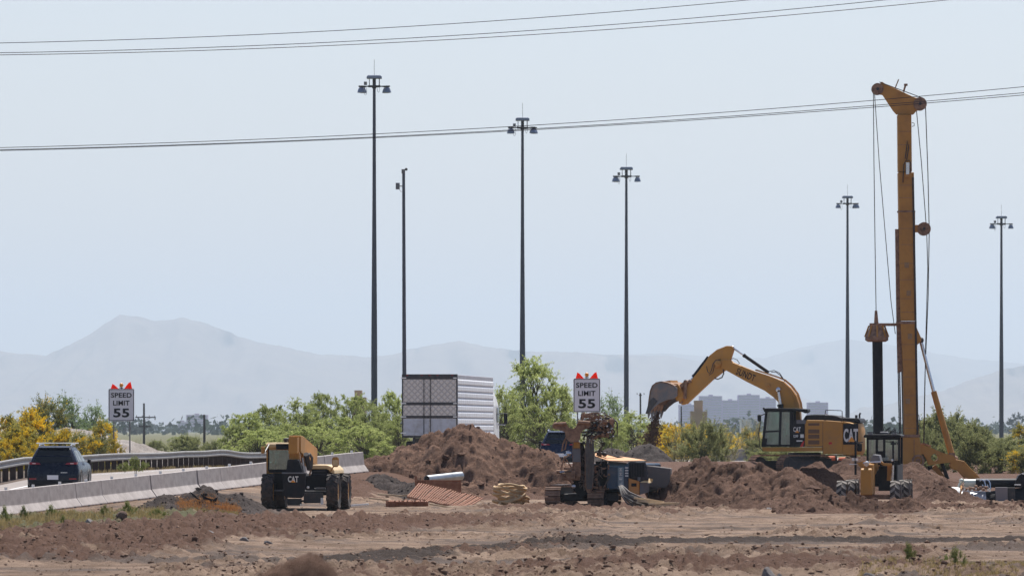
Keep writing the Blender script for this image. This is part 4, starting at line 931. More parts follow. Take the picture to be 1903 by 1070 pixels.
MB().prism(P([(1416.5, 762), (1418, 759), (1426, 758.2), (1473, 758.5), (1498, 760), (1499, 764), (1494, 768), (1489, 765.5), (1471, 763), (1418, 762)]), C0 - .05, C1 + .1).build('cab_roof', BLK, er, bevel=.02)
MB().ball((ex(1417.5), C0 + .1, ez(759)), .06, 6).box(ex(1490), ex(1498), C0, C0 + .2, ez(766), ez(760)).build('cab_light', BLK, er)
MB().box(ex(1456), ex(1466), -1.2, -.75, ez(826), ez(806), bv=.05).box(ex(1462), ex(1468), -1.2, -.75, ez(808), ez(786), bv=.05).build('seat', BLK, er)
MB().box(ex(1407.5), ex(1414), C0 - .25, C0 - .1, ez(783), ez(770), bv=.04).tube([(ex(1413), C0 - .15, ez(772)), (ex(1422), C0, ez(768))], .025, 6).build('mirror', BLK, er)
MB().tube([(ex(1413), C0 - .12, ez(783)), (ex(1409.5), C0 - .1, ez(805)), (ex(1411), C0 - .08, ez(830)), (ex(1417), C0, ez(838))], .02, 6).build('grab_rail', BLK, er)
# hood and rails
MB().prism(P([(1488, 780), (1494, 771.5), (1510, 770), (1530, 770.5), (1548, 772), (1558, 776), (1563, 776), (1590, 777), (1593, 781), (1594, 786), (1563, 783)]), -1.2, 1.3).build('engine_hood', BLK, er, bevel=.03)
MB().tube([(ex(x, -1.3), -1.3, ez(y)) for x, y in ((1531, 771), (1531.5, 762.5), (1534, 761.8), (1560, 762.8), (1562, 764), (1562.3, 781))], .022, 6).build('hand_rail', DKG, er)
MB().tube([(ex(1585), -.9, ez(777)), (ex(1585), -.9, ez(771))], .07, 8).tube([(ex(1587), 0, ez(779)), (ex(1587), 0, ez(770)), (ex(1589), 0, ez(767))], .05, 8).ball((ex(1586.5), -1.0, ez(780.5)), .1, 8).build('exhaust', DKG, er)
MB().box(ex(1530), ex(1533), -1.35, -1.28, ez(771.5), ez(768.5)).build('rail_light', WHITE, er)
# boom
bt = [(1338, 674), (1345.5, 667.5), (1358.5, 668), (1363, 673), (1402.4, 689.3), (1431.2, 698.5), (1457.3, 709), (1470.4, 720.7), (1480.9, 735), (1486, 750.8), (1488, 765), (1489, 785),
      (1456, 785), (1452, 758.7), (1449.5, 748.2), (1439, 737.7), (1423.3, 726), (1389.3, 709), (1350, 687), (1342, 682)]
MB().prism([(ex(a, 0), ez(b)) for a, b in bt], -.30, .34).build('boom', CATY, er, bevel=.025)
text('SUNDT', 37 / 36, 12.5 / 36, BLK, er, TR(ex(1386.5, -.31), -.308, ez(696), 0, 23, 0), offset=.012)
tb = MB()
for k, yy in enumerate((-.25, -.15, .05, .2)):
    off = .03 + .02 * (k % 2)
    top = [(1405, 688.5), (1431.2, 697), (1447, 702.5), (1459, 707.5), (1471.5, 718.5), (1482.5, 733.5), (1488, 750), (1490, 764)]
    tb.tube([(ex(a, 0) + off * .4, yy, ez(b) + off) for a, b in top], .024, 6)
tb.tube([(ex(a, 0), -.34, ez(b)) for a, b in ((1459, 712), (1470, 724), (1478, 740), (1482, 760))], .02, 6)
tb.build('hydraulic_line', CATY2, er)
hz = MB()
hz.tube([(ex(a, 0), -.2, ez(b)) for a, b in ((1431, 690), (1440, 688), (1450, 693), (1456, 702), (1460, 709))], .022, 6)
hz.tube([(ex(a, 0), -.1, ez(b)) for a, b in ((1434, 691), (1443, 691.5), (1451, 697), (1455, 704))], .022, 6)
hz.tube([(ex(a, 0), -.1, ez(b)) for a, b in ((1358, 668), (1364, 665.5), (1371, 668), (1376, 675), (1372, 677))], .02, 6)
hz.tube([(ex(a, 0), -.25, ez(b)) for a, b in ((1346.5, 686), (1347.3, 694), (1344, 701), (1336.5, 704.3), (1330, 702.5))], .035, 6)
hz.tube([(ex(a, 0), -.36, ez(b)) for a, b in ((1342, 668), (1333, 669), (1328, 676), (1325, 688), (1322, 694), (1318, 690), (1316, 680))], .022, 6)
hz.tube([(ex(a, 0), -.4, ez(b)) for a, b in ((1340, 670), (1331, 672), (1330, 682), (1328, 692), (1321, 697))], .018, 6)
hz.build('hydraulic_hose', HOSEB, er)
MB().tube([(ex(1429, 0), -.33, ez(715.8)), (ex(1433, 0), -.33, ez(716.5))], .07, 8).ball((ex(1337, 0), -.33, ez(676)), .2, 10).build('pin_boss', CATY2, er)
# stick
sk = [(1334, 649.5), (1352, 642.3), (1361, 642.5), (1365, 646), (1364.5, 651), (1360.5, 664), (1358, 672), (1350.5, 687), (1326, 705.5), (1278.5, 750.5), (1269, 752), (1266.5, 745), (1271, 731), (1284, 709.5), (1300, 690), (1316, 668), (1320, 661)]
MB().prism([(ex(a, 0), ez(b)) for a, b in sk], -.22, .26).build('stick', CATY, er, bevel=.02)
def cyl(name, a, b, frac, r0, r1, y, m0=BLK, m1=CHROME):
    A = Vector((ex(a[0], y), y, ez(a[1]))); B = Vector((ex(b[0], y), y, ez(b[1]))); Mid = A + (B - A) * frac
    o = MB().tube([A, Mid], r0, 12).tube([Mid - (B - A).normalized() * .06, Mid + (B - A).normalized() * .05], r0 * 1.2, 12).build(name, m0, er, smooth=50)
    MB().tube([Mid, B], r1, 10).ball(B, r1 * 1.9, 8).build('piston_rod', m1, o, smooth=50)
cyl('stick_cylinder', (1429, 692), (1362.5, 645.5), .68, .085, .05, 0)
cyl('bucket_cylinder', (1318, 663), (1283, 709), .78, .095, .055, 0)
cyl('boom_cylinder', (1453, 768), (1446, 724), .35, .12, .075, -.42)
cyl('boom_cylinder', (1453, 768), (1446, 724), .35, .12, .075, .46)
# linkage
lk = MB()
for yy in (-.34, .30):
    lk.bar((ex(1277, 0), yy, ez(707)), (ex(1276, 0), yy, ez(738)), .05, .17).bar((ex(1279, 0), yy, ez(708)), (ex(1262, 0), yy, ez(722)), .05, .15)
for a, b, r_ in ((1277, 709, .13), (1285, 708, .11), (1276, 738, .12), (1262, 722, .12), (1268, 747, .12)): lk.tube([(ex(a, 0), -.42, ez(b)), (ex(a, 0), .42, ez(b))], r_ * .75, 10)
lk.build('bucket_linkage', MUDM, er)
# bucket (turned a little more towards the pile)
ba = R(30); wdir = Vector((math.sin(ba), math.cos(ba), 0)); c0 = W(1250, 745, 334.3)
def bp(px, py, w):
    X = (px + 14 - 1250) / 36.0; return Vector((c0.x + X, c0.y - X * math.tan(ba) * .9, c0.z + (745 - py) / 36.0)) + wdir * w
outer = [(1252, 716), (1240, 710.5), (1228, 708.2), (1219, 710), (1211.5, 716), (1207.5, 726), (1205.5, 739), (1204, 752), (1202, 766)]
inner = [(1250, 718), (1239, 713), (1228, 711), (1220, 713), (1214, 718.5), (1210.5, 727), (1208.6, 739), (1207, 752), (1204.5, 765)]
HW = .80
bk = MB().loft([[bp(a, b, w) for a, b in outer + inner[::-1]] for w in (-HW, HW)])
bo = bk.build('bucket', MUDM, er, world=True, smooth=35)
plate = outer + [(1209, 764), (1216, 756), (1226, 748), (1238, 743), (1251, 741), (1258, 735), (1258, 722)]
sp1 = MB()
for w in (-HW, HW - .05): sp1.loft([[bp(a, b, w + q) for a, b in plate] for q in (0, .05)])
sp1.build('side_plate', paint('worn_bucket_steel', (.13, .13, .14), dirt=(.30, .19, .13), amt=.95, rough=.5, metal=.3, scale=2), bo, world=True)
MB().loft([[bp(a, b, -HW - .03 + q) for a, b in ((1200, 769), (1207, 745), (1214, 738), (1222, 745), (1212, 758), (1206, 768))] for q in (0, .028)]).build('wear_plate', DKG, bo, world=True)
ea = MB()
for w in (-.42, .34): ea.loft([[bp(a, b, w + q) for a, b in ((1226, 709), (1252, 713), (1258, 722), (1262, 735), (1258, 747), (1250, 744), (1244, 728), (1232, 718))] for q in (0, .07)])
ea.loft([[bp(a, b, w) for a, b in ((1228, 708), (1238, 706.5), (1240, 712), (1229, 713))] for w in (-.4, .4)]).build('bucket_ear', CATY2, bo, world=True)
tt = MB()
for k in range(5):
    w = -HW + .12 + k * (2 * HW - .24) / 4
    tt.loft([[bp(a, b, w + q) for a, b in ((1200.5, 763), (1206.5, 764))] + [bp(a, b, w + q2) for (a, b), q2 in (((1206.5, 764), q + .11), ((1200.5, 763), q + .11))] if False else [bp(1200.5, 762, w), bp(1206.5, 763, w), bp(1206.5, 763, w + .12), bp(1200.5, 762, w + .12)], [bp(1201.5, 777, w + .04), bp(1202.6, 777, w + .04), bp(1202.6, 777, w + .08), bp(1201.5, 777, w + .08)]])
    if k == 0 and False: break
tt.build('bucket_teeth', GRY, bo, world=True)
MB().loft([[bp(a, b, w) for a, b in ((1210, 752), (1222, 742), (1236, 738), (1246, 733), (1240, 722), (1222, 720), (1213, 730))] for w in (-HW + .08, HW - .1)]).build('soil_load', BROWN2, bo, world=True)
# undercarriage
ta = R(58); fwd = Vector((-math.sin(ta), -math.cos(ta), 0)); side = Vector((math.cos(ta), -math.sin(ta), 0)); uc = Vector((X_(1495, 333), 333, Z_(880, 333)))
ua = Matrix(((side.x, -fwd.x, 0, uc.x), (side.y, -fwd.y, 0, uc.y), (0, 0, 1, uc.z), (0, 0, 0, 1)))   # local x = side, -y = forward
def track(sx, parent, M, L=4.9, Hh=.95, wd=.62, mat=MUDM):
    n = 40; hr = Hh / 2; pts = []
    per = 2 * (L - Hh) + math.pi * Hh
    shoes = MB(); ns = int(per / .2)
    def pt(s):
        s %= per; a = L - Hh
        if s < a: return (-a / 2 + s, Hh, 0)
        s -= a
        if s < math.pi * hr: th = s / hr; return (a / 2 + hr * math.sin(th), hr + hr * math.cos(th), th)
        s -= math.pi * hr
        if s < a: return (a / 2 - s, 0, math.pi)
        s -= a; th = s / hr; return (-a / 2 - hr * math.sin(th), hr - hr * math.cos(th), math.pi + th)
    for k in range(ns):
        y, z, th = pt(k * per / ns); c, s_ = math.cos(th), math.sin(th)
        m = M @ Matrix.Translation((sx, y, z)) @ Matrix.Rotation(-th, 4, 'X')
        shoes.box(-wd / 2, wd / 2, -.085, .085, -.03, .0, m).box(-wd / 2, wd / 2, -.085, -.06, 0, .035, m).box(-wd / 2, wd / 2, .02, .04, 0, .02, m)
    o = shoes.build('track', mat, parent, world=True)
    f = MB().box(sx - .18, sx + .18, -L / 2 + .45, L / 2 - .45, .25, .68, M)
    for k in range(7): f.tube([M @ Vector((sx - .24, -L / 2 + .75 + k * (L - 1.5) / 6, .2)), M @ Vector((sx + .24, -L / 2 + .75 + k * (L - 1.5) / 6, .2))], .15, 10)
    for yy in (-L / 2 + Hh / 2, L / 2 - Hh / 2): f.tube([M @ Vector((sx - .16, yy, Hh / 2)), M @ Vector((sx + .16, yy, Hh / 2))], Hh * .42, 16)
    f.build('track_frame', DKG, o, world=True)
for sx in (-1.3, 1.3): track(sx, er, ua)
MB().box(-1.0, 1.0, -1.0, 1.0, .35, .8, ua).tube([ua @ Vector((0, 0, .7)), ua @ Vector((0, 0, 1.1))], .85, 24).build('undercarriage', DKG, er, world=True)
# falling soil
rng = np.random.RandomState(5); fc = bp(1203, 770, .2); pos = []; szs = []
for k in range(2600):
    f = rng.rand() ** .8; z = fc.z + .15 - f * 1.75; sp = .10 + .34 * f
    pos.append((fc.x - .32 * f + rng.randn() * sp * .62, fc.y + rng.randn() * sp * .6, z)); szs.append(.016 + .05 * rng.rand() ** 4)
cv, cf = clods(None, pos, szs, rng); me = np_mesh('falling_soil', cv, np.array(cf), BROWN2)
tag(link('falling_soil', me), 'stream of brown soil falling from the raised excavator bucket', 'falling soil', None, 'stuff')
# orange drum lying behind
od = empty('traffic_drum', W(1547, 861, 352), 0, 'orange traffic drum lying on the ground behind the excavator tracks', 'traffic drum')
MB().tube([(-.55, 0, .25), (.15, 0, .22)], [.16, .22], 14).tube([(.35, .3, .2), (.8, .2, .17)], [.14, .2], 14).build('drum_body', paint('drum_orange_plastic', (.75, .13, .03), amt=.3, rough=.6), od)
MB().tube([(.15, 0, .22), (.24, 0, .22)], .32, 14).build('base_ring', BLK, od)

# ================================================================== PILING RIG WITH TALL MAST
pr = empty('piling_rig', W(1690, 890, 300), 0, 'tall ochre piling rig with leaning mast, cable pulleys and hanging black casing', 'drilling rig')
b_ = lambda a, b: ((a - 1690) / 40.0, (890 - b) / 40.0)
def Bp(pts): return [b_(*p) for p in pts]
MB().prism(Bp([(1667.5, 214), (1693, 214), (1694, 320), (1668.5, 320)]), -.33, .33).build('mast_top_section', CATY2, pr, bevel=.02)
MB().prism(Bp([(1668.5, 321), (1697.5, 321), (1698, 390), (1699.8, 394), (1700, 500), (1701, 596), (1672.5, 596), (1670, 425)]), -.4, .4).build('mast', CATY2, pr, bevel=.02)
MB().prism(Bp([(1672.5, 598), (1701, 598), (1703, 610), (1711, 628), (1711, 634), (1703.5, 641), (1703, 700), (1707, 808), (1680, 808), (1677.5, 690)]), -.42, .42).build('mast_lower_section', CATY2, pr, bevel=.02)
MB().prism(Bp([(1665, 812), (1708, 812), (1712, 850), (1712, 884), (1700, 892), (1668, 882)]), -.5, .5).build('mast_foot', CATY2, pr, bevel=.03)
MB().box(*[v for p in ((b_(1668, 0)[0], b_(1700, 0)[0]), (-.415, .415), (b_(0, 395)[1], b_(0, 392)[1])) for v in p]).box(b_(1666, 0)[0], b_(1702.5, 0)[0], -.44, .44, b_(0, 602)[1], b_(0, 597)[1]).box(b_(1664, 0)[0], b_(1709, 0)[0], -.52, .52, b_(0, 812)[1], b_(0, 807)[1]).build('flange', MUDM, pr)
md = MB()
for k, zz in enumerate((245, 270, 345, 368, 425, 455, 490, 520, 555, 580, 640, 668, 700, 735, 770, 795)):
    xl = np.interp(zz, [216, 425, 600, 808], [1668, 1670, 1672.6, 1680]); xr = np.interp(zz, [216, 320, 321, 394, 500, 640, 808], [1693, 1694, 1697.5, 1699.5, 1700, 1703, 1707])
    yf = -.345 if zz < 320 else (-.408 if zz < 597 else -.428)
    md.box(b_(xl + .3, 0)[0], b_(xr - .3, 0)[0], yf, yf + .03, b_(0, zz + .35)[1], b_(0, zz - .35)[1])
build_each(md, 'weld_seam', MUDM, pr)
mh_ = MB()
for q, r_ in ((1694.5, .02), (1696.5, .026)): mh_.tube([(b_(q + .02 * (zz - 330) * (zz > 330) * .9, 0)[0], -.45, b_(0, zz)[1]) for zz in range(330, 811, 30)], r_, 5)
mh_.build('mast_hose', HOSEB, pr)
ds = MB()
for a, c in ((1684, 493), (1688, 545), (1690, 625), (1686, 745)): ds.box(b_(a - 4, 0)[0], b_(a + 4, 0)[0], -.427, -.405, b_(0, c + 5)[1], b_(0, c - 5)[1]) if c < 597 else ds.box(b_(a - 4, 0)[0], b_(a + 4, 0)[0], -.435, -.425, b_(0, c + 5)[1], b_(0, c - 5)[1])
ds.build('faded_decal', paint('faded_decal_paint', (.38, .24, .12), dirt=(.22, .12, .06), amt=.8, rough=.7, scale=6), pr)
MB().prism(Bp([(1663.5, 426), (1669.5, 426), (1674, 600), (1676.5, 690), (1668, 693), (1666, 600)]), -.2, .15).build('guide_rail', MUDM, pr)
hd = MB().prism(Bp([(1633, 158), (1638.5, 152), (1646, 157), (1672, 168.6), (1698, 181), (1714, 185), (1719, 192), (1717, 200), (1703, 207), (1697, 213.5), (1666, 213.5), (1660, 207), (1640, 177), (1632, 176)]), -.12, .12).build('mast_head', CATY2, pr, bevel=.02)
def sheave(c, r_, name='pulley'):
    x, z = b_(*c); o = MB().ring((x, z), r_ / 40, r_ / 40 * .78, -.2, -.125, 22).ring((x, z), r_ / 40, r_ / 40 * .78, .125, .2, 22).tube([(x, -.2, z), (x, .2, z)], r_ / 40 * .8, 18).build(name, MUDM, pr, smooth=40)
    MB().tube([(x, -.26, z), (x, .26, z)], .07, 8).build('axle_pin', DKG, o)
sheave((1630.5, 166), 11); sheave((1709.5, 193.5), 12.5); sheave((1717, 425.5), 12.5)
MB().bar((b_(1699, 425)[0], -.17, b_(1699, 425)[1]), (b_(1720, 425)[0], -.17, b_(1720, 425)[1]), .05, .34).bar((b_(1699, 425)[0], .17, b_(1699, 425)[1]), (b_(1720, 425)[0], .17, b_(1720, 425)[1]), .05, .34).build('pulley_bracket', CATY2, pr)
an = MB().tube([(*b_(1662, 168), 0)[0:1] + (0,) + (b_(1662, 168)[1],), (b_(1670, 148)[0], 0, b_(1670, 148)[1])], .03, 6).tube([(b_(1679, 171)[0], 0, b_(1679, 171)[1]), (b_(1683, 158)[0], 0, b_(1683, 158)[1])], .05, 6)
an.box(b_(1680, 0)[0], b_(1686.5, 0)[0], -.06, .06, b_(0, 160)[1], b_(0, 156)[1]).build('wind_sensor', MUDM, pr)
MB().tube([(b_(1634, 153)[0], -.14, b_(1634, 153)[1]), (b_(1712, 182)[0], -.14, b_(1712, 182)[1])], .02, 6).build('head_cable', DKG, pr)
vc = MB().tube([(b_(1685.5, 320)[0], -.45, b_(0, 325)[1]), (b_(1685.5, 320)[0], -.45, b_(0, 303)[1])], .09, 10).build('mast_cylinder', CHROME, pr, smooth=50)
MB().tube([(b_(a, 0)[0], -.45, b_(0, c)[1]) for a, c in ((1677, 340), (1678, 308), (1682, 300), (1689, 299), (1692, 306), (1691, 322))], .022, 6).tube([(b_(a, 0)[0], -.36, b_(0, c)[1]) for a, c in ((1681, 296), (1684, 276), (1685, 262), (1688, 275), (1684, 298))], .022, 6).tube([(b_(a, 0)[0], -.36, b_(0, c)[1]) for a, c in ((1694, 229), (1698, 230), (1698, 235), (1694, 236))], .018, 5).build('hose', HOSEB, pr)
MB().box(b_(1680, 0)[0], b_(1694, 0)[0], -.48, -.41, b_(0, 330)[1], b_(0, 322)[1]).build('cylinder_bracket', CATY2, pr)
cbm = MB()
def cab_(pts, y=0, r_=.016):
    cbm.tube([(b_(a, c)[0], y, b_(a, c)[1]) for a, c in pts], r_, 5)
cab_([(1623, 172), (1624, 300), (1626, 450), (1628, 577)], -.05, .02); cab_([(1625.5, 176), (1634, 300), (1645, 430), (1656, 560), (1664, 620)], .08, .018)
cab_([(1703, 205), (1712, 300), (1722, 430), (1724, 500), (1720, 640), (1717, 840)], -.05, .02); cab_([(1720, 196), (1724.5, 320), (1727, 430), (1725, 550), (1719, 700), (1716, 850)], .05, .022)
for a in (1668.8, 1671.5, 1675.5): cab_([(a, 690), (a + 2.5, 812)], -.15, .03)
cbm.build('hoist_cable', HOSEB, pr)
MB().bar((b_(1616, 603)[0], 0, b_(1616, 603)[1]), (b_(1672, 603)[0], 0, b_(1672, 603)[1]), .3, .13).build('guide_arm', MUDM, pr)
rh = MB().tube([(b_(1628, 577)[0], 0, b_(1628, 577)[1]), (b_(1628.5, 603)[0], 0, b_(1628, 603)[1])], [.06, .11], 8).build('swivel', MUDM, pr)
MB().lathe([(.32, 24 / 40), (.34, 18 / 40), (.50, 4 / 40), (.54, 2 / 40), (.54, -5 / 40), (.42, -8 / 40)][::-1], 16, TR(b_(1629.3, 626)[0], 0, b_(0, 627)[1])).build('rotary_drive', MUDM, pr, smooth=30)
rb = MB()
for k in range(8):
    a = k * math.pi / 4; c, s_ = math.cos(a), math.sin(a); rb.tube([(b_(1629.3, 0)[0] + .36 * c, .36 * s_, b_(0, 605)[1]), (b_(1629.3, 0)[0] + .55 * c, .55 * s_, b_(0, 626)[1])], .04, 4)
rb.build('drive_rib', CATY2, pr)
MB().tube([(b_(1630.5, 632)[0], 0, b_(0, 632)[1]), (b_(1632, 760)[0], 0, b_(0, 760)[1]), (b_(1632.5, 905)[0], 0, b_(0, 905)[1])], 9.6 / 40, 18).build('casing_pipe', BLK, pr, smooth=50)
# stay cylinder
A = (b_(1711, 632)[0], 0, b_(1711, 632)[1]); Bm = (b_(1735, 727)[0], 0, b_(1735, 727)[1]); Cc = (b_(1769, 846)[0], 0, b_(1769, 846)[1])
so = MB().tube([Bm, Cc], [.135, .15], 12).build('stay_cylinder', CATY2, pr, smooth=50); MB().tube([A, Bm], .085, 12).build('piston_rod', CHROME, so, smooth=50)
MB().ball(A, .15, 8).build('pin_joint', DKG, pr)
# lever with round hole : two plates built as ring quads around the hole
hc = b_(1736.3, 849.4); outer_l = Bp([(1705, 826), (1713, 825.5), (1722, 829), (1732, 832.5), (1744, 838), (1753.5, 841.5), (1770, 845.5), (1776, 852), (1770, 858.5), (1753.5, 860), (1738, 862), (1726, 864), (1723, 854), (1718, 845), (1711.5, 841.5), (1704, 832.5)])
lev = MB(); no = len(outer_l)
for y0, y1 in ((-.34, -.28), (.28, .34)):
    inn = []
    for p in outer_l:
        a = math.atan2(p[1] - hc[1], p[0] - hc[0]); inn.append((hc[0] + 7.8 / 40 * math.cos(a), hc[1] + 7.8 / 40 * math.sin(a)))
    lev.loft([[(x, y0, z) for x, z in outer_l], [(x, y1, z) for x, z in outer_l], [(x, y1, z) for x, z in inn], [(x, y0, z) for x, z in inn], [(x, y0, z) for x, z in outer_l]], None, False)
lev.ring(hc, 7.9 / 40, 6.9 / 40, -.34, .34, 20).build('lever_arm', CATY2, pr)
MB().prism(Bp([(1770, 852), (1776, 853), (1791, 856), (1803, 869), (1818, 884), (1822, 890), (1850, 905), (1810, 908), (1794, 890), (1779, 874), (1769, 871), (1764, 864)]), -.3, .3).build('boom', CATY2, pr, bevel=.02)
MB().ball((*b_(1773, 853), 0)[:1] + (0,) + (b_(1773, 853)[1],), .2, 8).box(b_(1763, 0)[0], b_(1774, 0)[0], -.3, .3, b_(0, 849)[1], b_(0, 841)[1]).tube([(b_(1705, 0)[0], -.1, b_(0, 824)[1]), (b_(1720, 0)[0], -.1, b_(0, 825)[1]), (b_(1730, 0)[0], -.1, b_(0, 829)[1])], .05, 6).build('pivot', MUDM, pr)
MB().tube([(b_(1750.5, 0)[0], .1, b_(0, 860)[1]), (b_(1766, 0)[0], .1, b_(0, 902)[1])], .09, 8).build('leg_strut', BLK, pr)
MB().bar((b_(1733, 868)[0], .3, b_(0, 868)[1]), (b_(1760, 903)[0], .3, b_(0, 903)[1]), .3, .42).build('lower_beam', CATY2, pr)
MB().ring(b_(1705, 856), .3, .2, -.56, -.5, 20).ring(b_(1705, 856), .12, .04, -.58, -.5, 12).box(b_(1669, 0)[0], b_(1673, 0)[0], -.56, -.5, b_(0, 880)[1], b_(0, 815)[1]).box(b_(1697, 0)[0], b_(1698, 0)[0], -.52, -.5, b_(0, 880)[1], b_(0, 815)[1]).build('foot_flange', MUDM, pr)
MB().box(b_(1720, 0)[0], b_(1735, 0)[0], -.4, .1, b_(0, 894)[1], b_(0, 874)[1], bv=.04).box(b_(1724, 0)[0], b_(1732, 0)[0], -.3, .1, b_(0, 874)[1], b_(0, 865)[1]).build('hydraulic_motor', BLK, pr)
mh = MB(); rg = random.Random(4)
for k in range(9):
    x = b_(1648 + rg.random() * 18, 0)[0]; z = b_(0, 806)[1]
    mh.tube([(x, -.5 + rg.random() * .3, z), (x + rg.uniform(-.3, .1), -.5, z + .15 + rg.random() * .2), (x - .35, -.4, z - .05), (x - .2, -.4, z - .4)], .02, 5)
mh.tube([(b_(1706, 0)[0], -.45, b_(0, 770)[1]), (b_(1709, 0)[0], -.45, b_(0, 785)[1]), (b_(1704, 0)[0], -.48, b_(0, 795)[1]), (b_(1701, 0)[0], -.48, b_(0, 812)[1])], .015, 5).build('foot_hose', HOSEB, pr)
MB().box(b_(1790, 0)[0], b_(1870, 0)[0], -1.2, 1.2, b_(0, 920)[1], b_(0, 898)[1], bv=.05).build('base_frame', DKG, pr)

# ================================================================== ROAD GRADER
gd = empty('road_grader', W(1615, 948, 250), R(-7.4), 'yellow road grader seen from the front among the brown dirt piles', 'grader')
gx = lambda p: (p - 1615) / 48.0
gz = lambda p: (948 - p) / 48.0
for x, y in ((gx(1565), .1), (gx(1664.5), .1), (gx(1565) - .02, 4.7), (gx(1664.5) + .02, 4.7), (gx(1565) - .02, 6.2), (gx(1664.5) + .02, 6.2)): wheel(gd, x, y, .58, .58, .40, RUBBER, CATY, 13, lugmat=RUBL)
MB().box(gx(1574), gx(1655), -.1, .25, .42, .62, bv=.03).box(gx(1583), gx(1604), -.2, -.1, .42, .5).build('front_axle', MUDM, gd)
bm = MB().loft([[(gx(1602), -.75, gz(919)), (gx(1622), -.75, gz(919)), (gx(1622), -.75, gz(872)), (gx(1602), -.75, gz(872))], [(gx(1601.5), -.55, gz(919)), (gx(1623), -.55, gz(919)), (gx(1623), -.55, gz(869)), (gx(1601.5), -.55, gz(869))]])
bm.loft([[(gx(1603), -.5, gz(919)), (gx(1623), -.5, gz(919)), (gx(1624), -.5, gz(862)), (gx(1606), -.5, gz(862))], [(gx(1604), .6, gz(919)), (gx(1624), .6, gz(919)), (gx(1624), .6, gz(861)), (gx(1607), .6, gz(861))]])
bm.loft([[(gx(1606), .6, gz(885)), (gx(1623), .6, gz(885)), (gx(1623), .6, gz(862)), (gx(1606), .6, gz(862))], [(gx(1606), 4.2, gz(868)), (gx(1622), 4.2, gz(868)), (gx(1622), 4.2, gz(848)), (gx(1606), 4.2, gz(848))]])
bm.build('front_frame', CATY, gd, bevel=.03)
MB().prism([(gx(1614), gz(860)), (gx(1636), gz(860)), (gx(1632), gz(845)), (gx(1621), gz(844))], .4, 1.6).build('grey_cowl', GRY, gd, bevel=.02)
cbg = MB(); y0 = 2.6; x0, x1 = gx(1601), gx(1664)
for xa in (x0, x1 - .08): cbg.box(xa, xa + .08, y0, y0 + .1, gz(862), gz(812)); cbg.box(xa, xa + .08, y0 + 1.5, y0 + 1.6, gz(862), gz(812))
for xa in (gx(1620) - .04, gx(1634) - .04): cbg.box(xa, xa + .09, y0, y0 + .1, gz(850), gz(812))
cbg.box(x0, x1, y0, y0 + .1, gz(817), gz(812)).box(x0, x1, y0, y0 + .1, gz(864), gz(856)).box(x0 + .08, x1 - .08, y0 + 1.5, y0 + 1.6, gz(864), gz(850)).box(gx(1620), gx(1634), y0, y0 + .1, gz(850), gz(838))
cg = cbg.build('cab_frame', BLK, gd)
MB().box(x0 + .08, x1 - .08, y0 + .04, y0 + .055, gz(856), gz(817)).box(x0 + .03, x0 + .04, y0 + .1, y0 + 1.5, gz(856), gz(817)).build('windshield', glass_mat('grader_glass', (.30, .42, .36), .5), cg)
MB().box(gx(1636), gx(1654), y0 + .9, y0 + 1.3, gz(860), gz(835), bv=.05).box(gx(1622), gx(1632), y0 + .5, y0 + .8, gz(850), gz(832)).build('seat', BLK, gd)
MB().prism([(gx(1596), gz(813)), (gx(1665), gz(813)), (gx(1667), gz(809)), (gx(1663), gz(806.5)), (gx(1600), gz(806.5)), (gx(1596), gz(809))], y0 - .15, y0 + 1.75).build('cab_roof', BLK, gd, bevel=.02)
rf = MB().box(gx(1626), gx(1641), y0, y0 + .5, gz(806), gz(801.5), bv=.03).box(gx(1605), gx(1613), y0 - .2, y0, gz(808), gz(804)).box(gx(1650), gx(1658), y0 - .2, y0, gz(808), gz(804)).build('roof_light', GRY, gd)
MB().tube([(gx(1603), y0, gz(806)), (gx(1603), y0, gz(803)), (gx(1616), y0, gz(803)), (gx(1616), y0, gz(806))], .02, 6).tube([(gx(1646), y0, gz(806)), (gx(1649), y0, gz(802)), (gx(1662), y0, gz(804))], .02, 6).build('roof_rail', DKG, gd)
for px0, px1, nm in ((1585, 1589, 0), (1655.5, 1659, 1)):
    MB().box(gx(px0), gx(px1), .75, .86, gz(882), gz(818), bv=.02).build('lift_cylinder', BLK, gd)
MB().tube([(gx(1655.5), .7, gz(903)), (gx(1657), .7, gz(864))], .045, 8).build('piston_rod', CHROME, gd)
MB().box(gx(1589), gx(1598.5), .9, 1.0, gz(838.5), gz(823), bv=.03).tube([(gx(1588), .9, gz(822)), (gx(1600), 1.0, gz(821))], .02, 5).build('mirror', BLK, gd)
MB().box(gx(1652), gx(1662), .9, 1.0, gz(826), gz(822)).tube([(gx(1640), 1, gz(820)), (gx(1655), .9, gz(821))], .015, 5).build('mirror', BLK, gd)
MB().box(gx(1581), gx(1585.5), .6, .72, gz(856), gz(851)).box(gx(1587.5), gx(1592), .6, .72, gz(856), gz(851)).box(gx(1576), gx(1593), .6, .7, gz(863), gz(861.5)).ball((gx(1656), .6, gz(855)), .05, 8).build('headlight', WHITE, gd)
build_each(MB().prism([(gx(1591), gz(860)), (gx(1604), gz(856)), (gx(1607), gz(866)), (gx(1602), gz(876)), (gx(1597), gz(868))], .4, .6).prism([(gx(1632), gz(854)), (gx(1640), gz(860)), (gx(1655), gz(861)), (gx(1655), gz(865)), (gx(1640), gz(865)), (gx(1632), gz(860))], .6, .8).prism([(gx(1646), gz(865)), (gx(1655), gz(865)), (gx(1652), gz(893)), (gx(1645), gz(893))], .9, 1.1), 'lift_arm', CATY2, gd)
MB().tube([(gx(1605), -.2, gz(860)), (gx(1618), -.3, gz(858.5)), (gx(1637), -.1, gz(858))], .035, 6).tube([(gx(1613), -.8, gz(862)), (gx(1613), -.4, gz(860))], .09, 10).build('front_pipe', CHROME, gd)
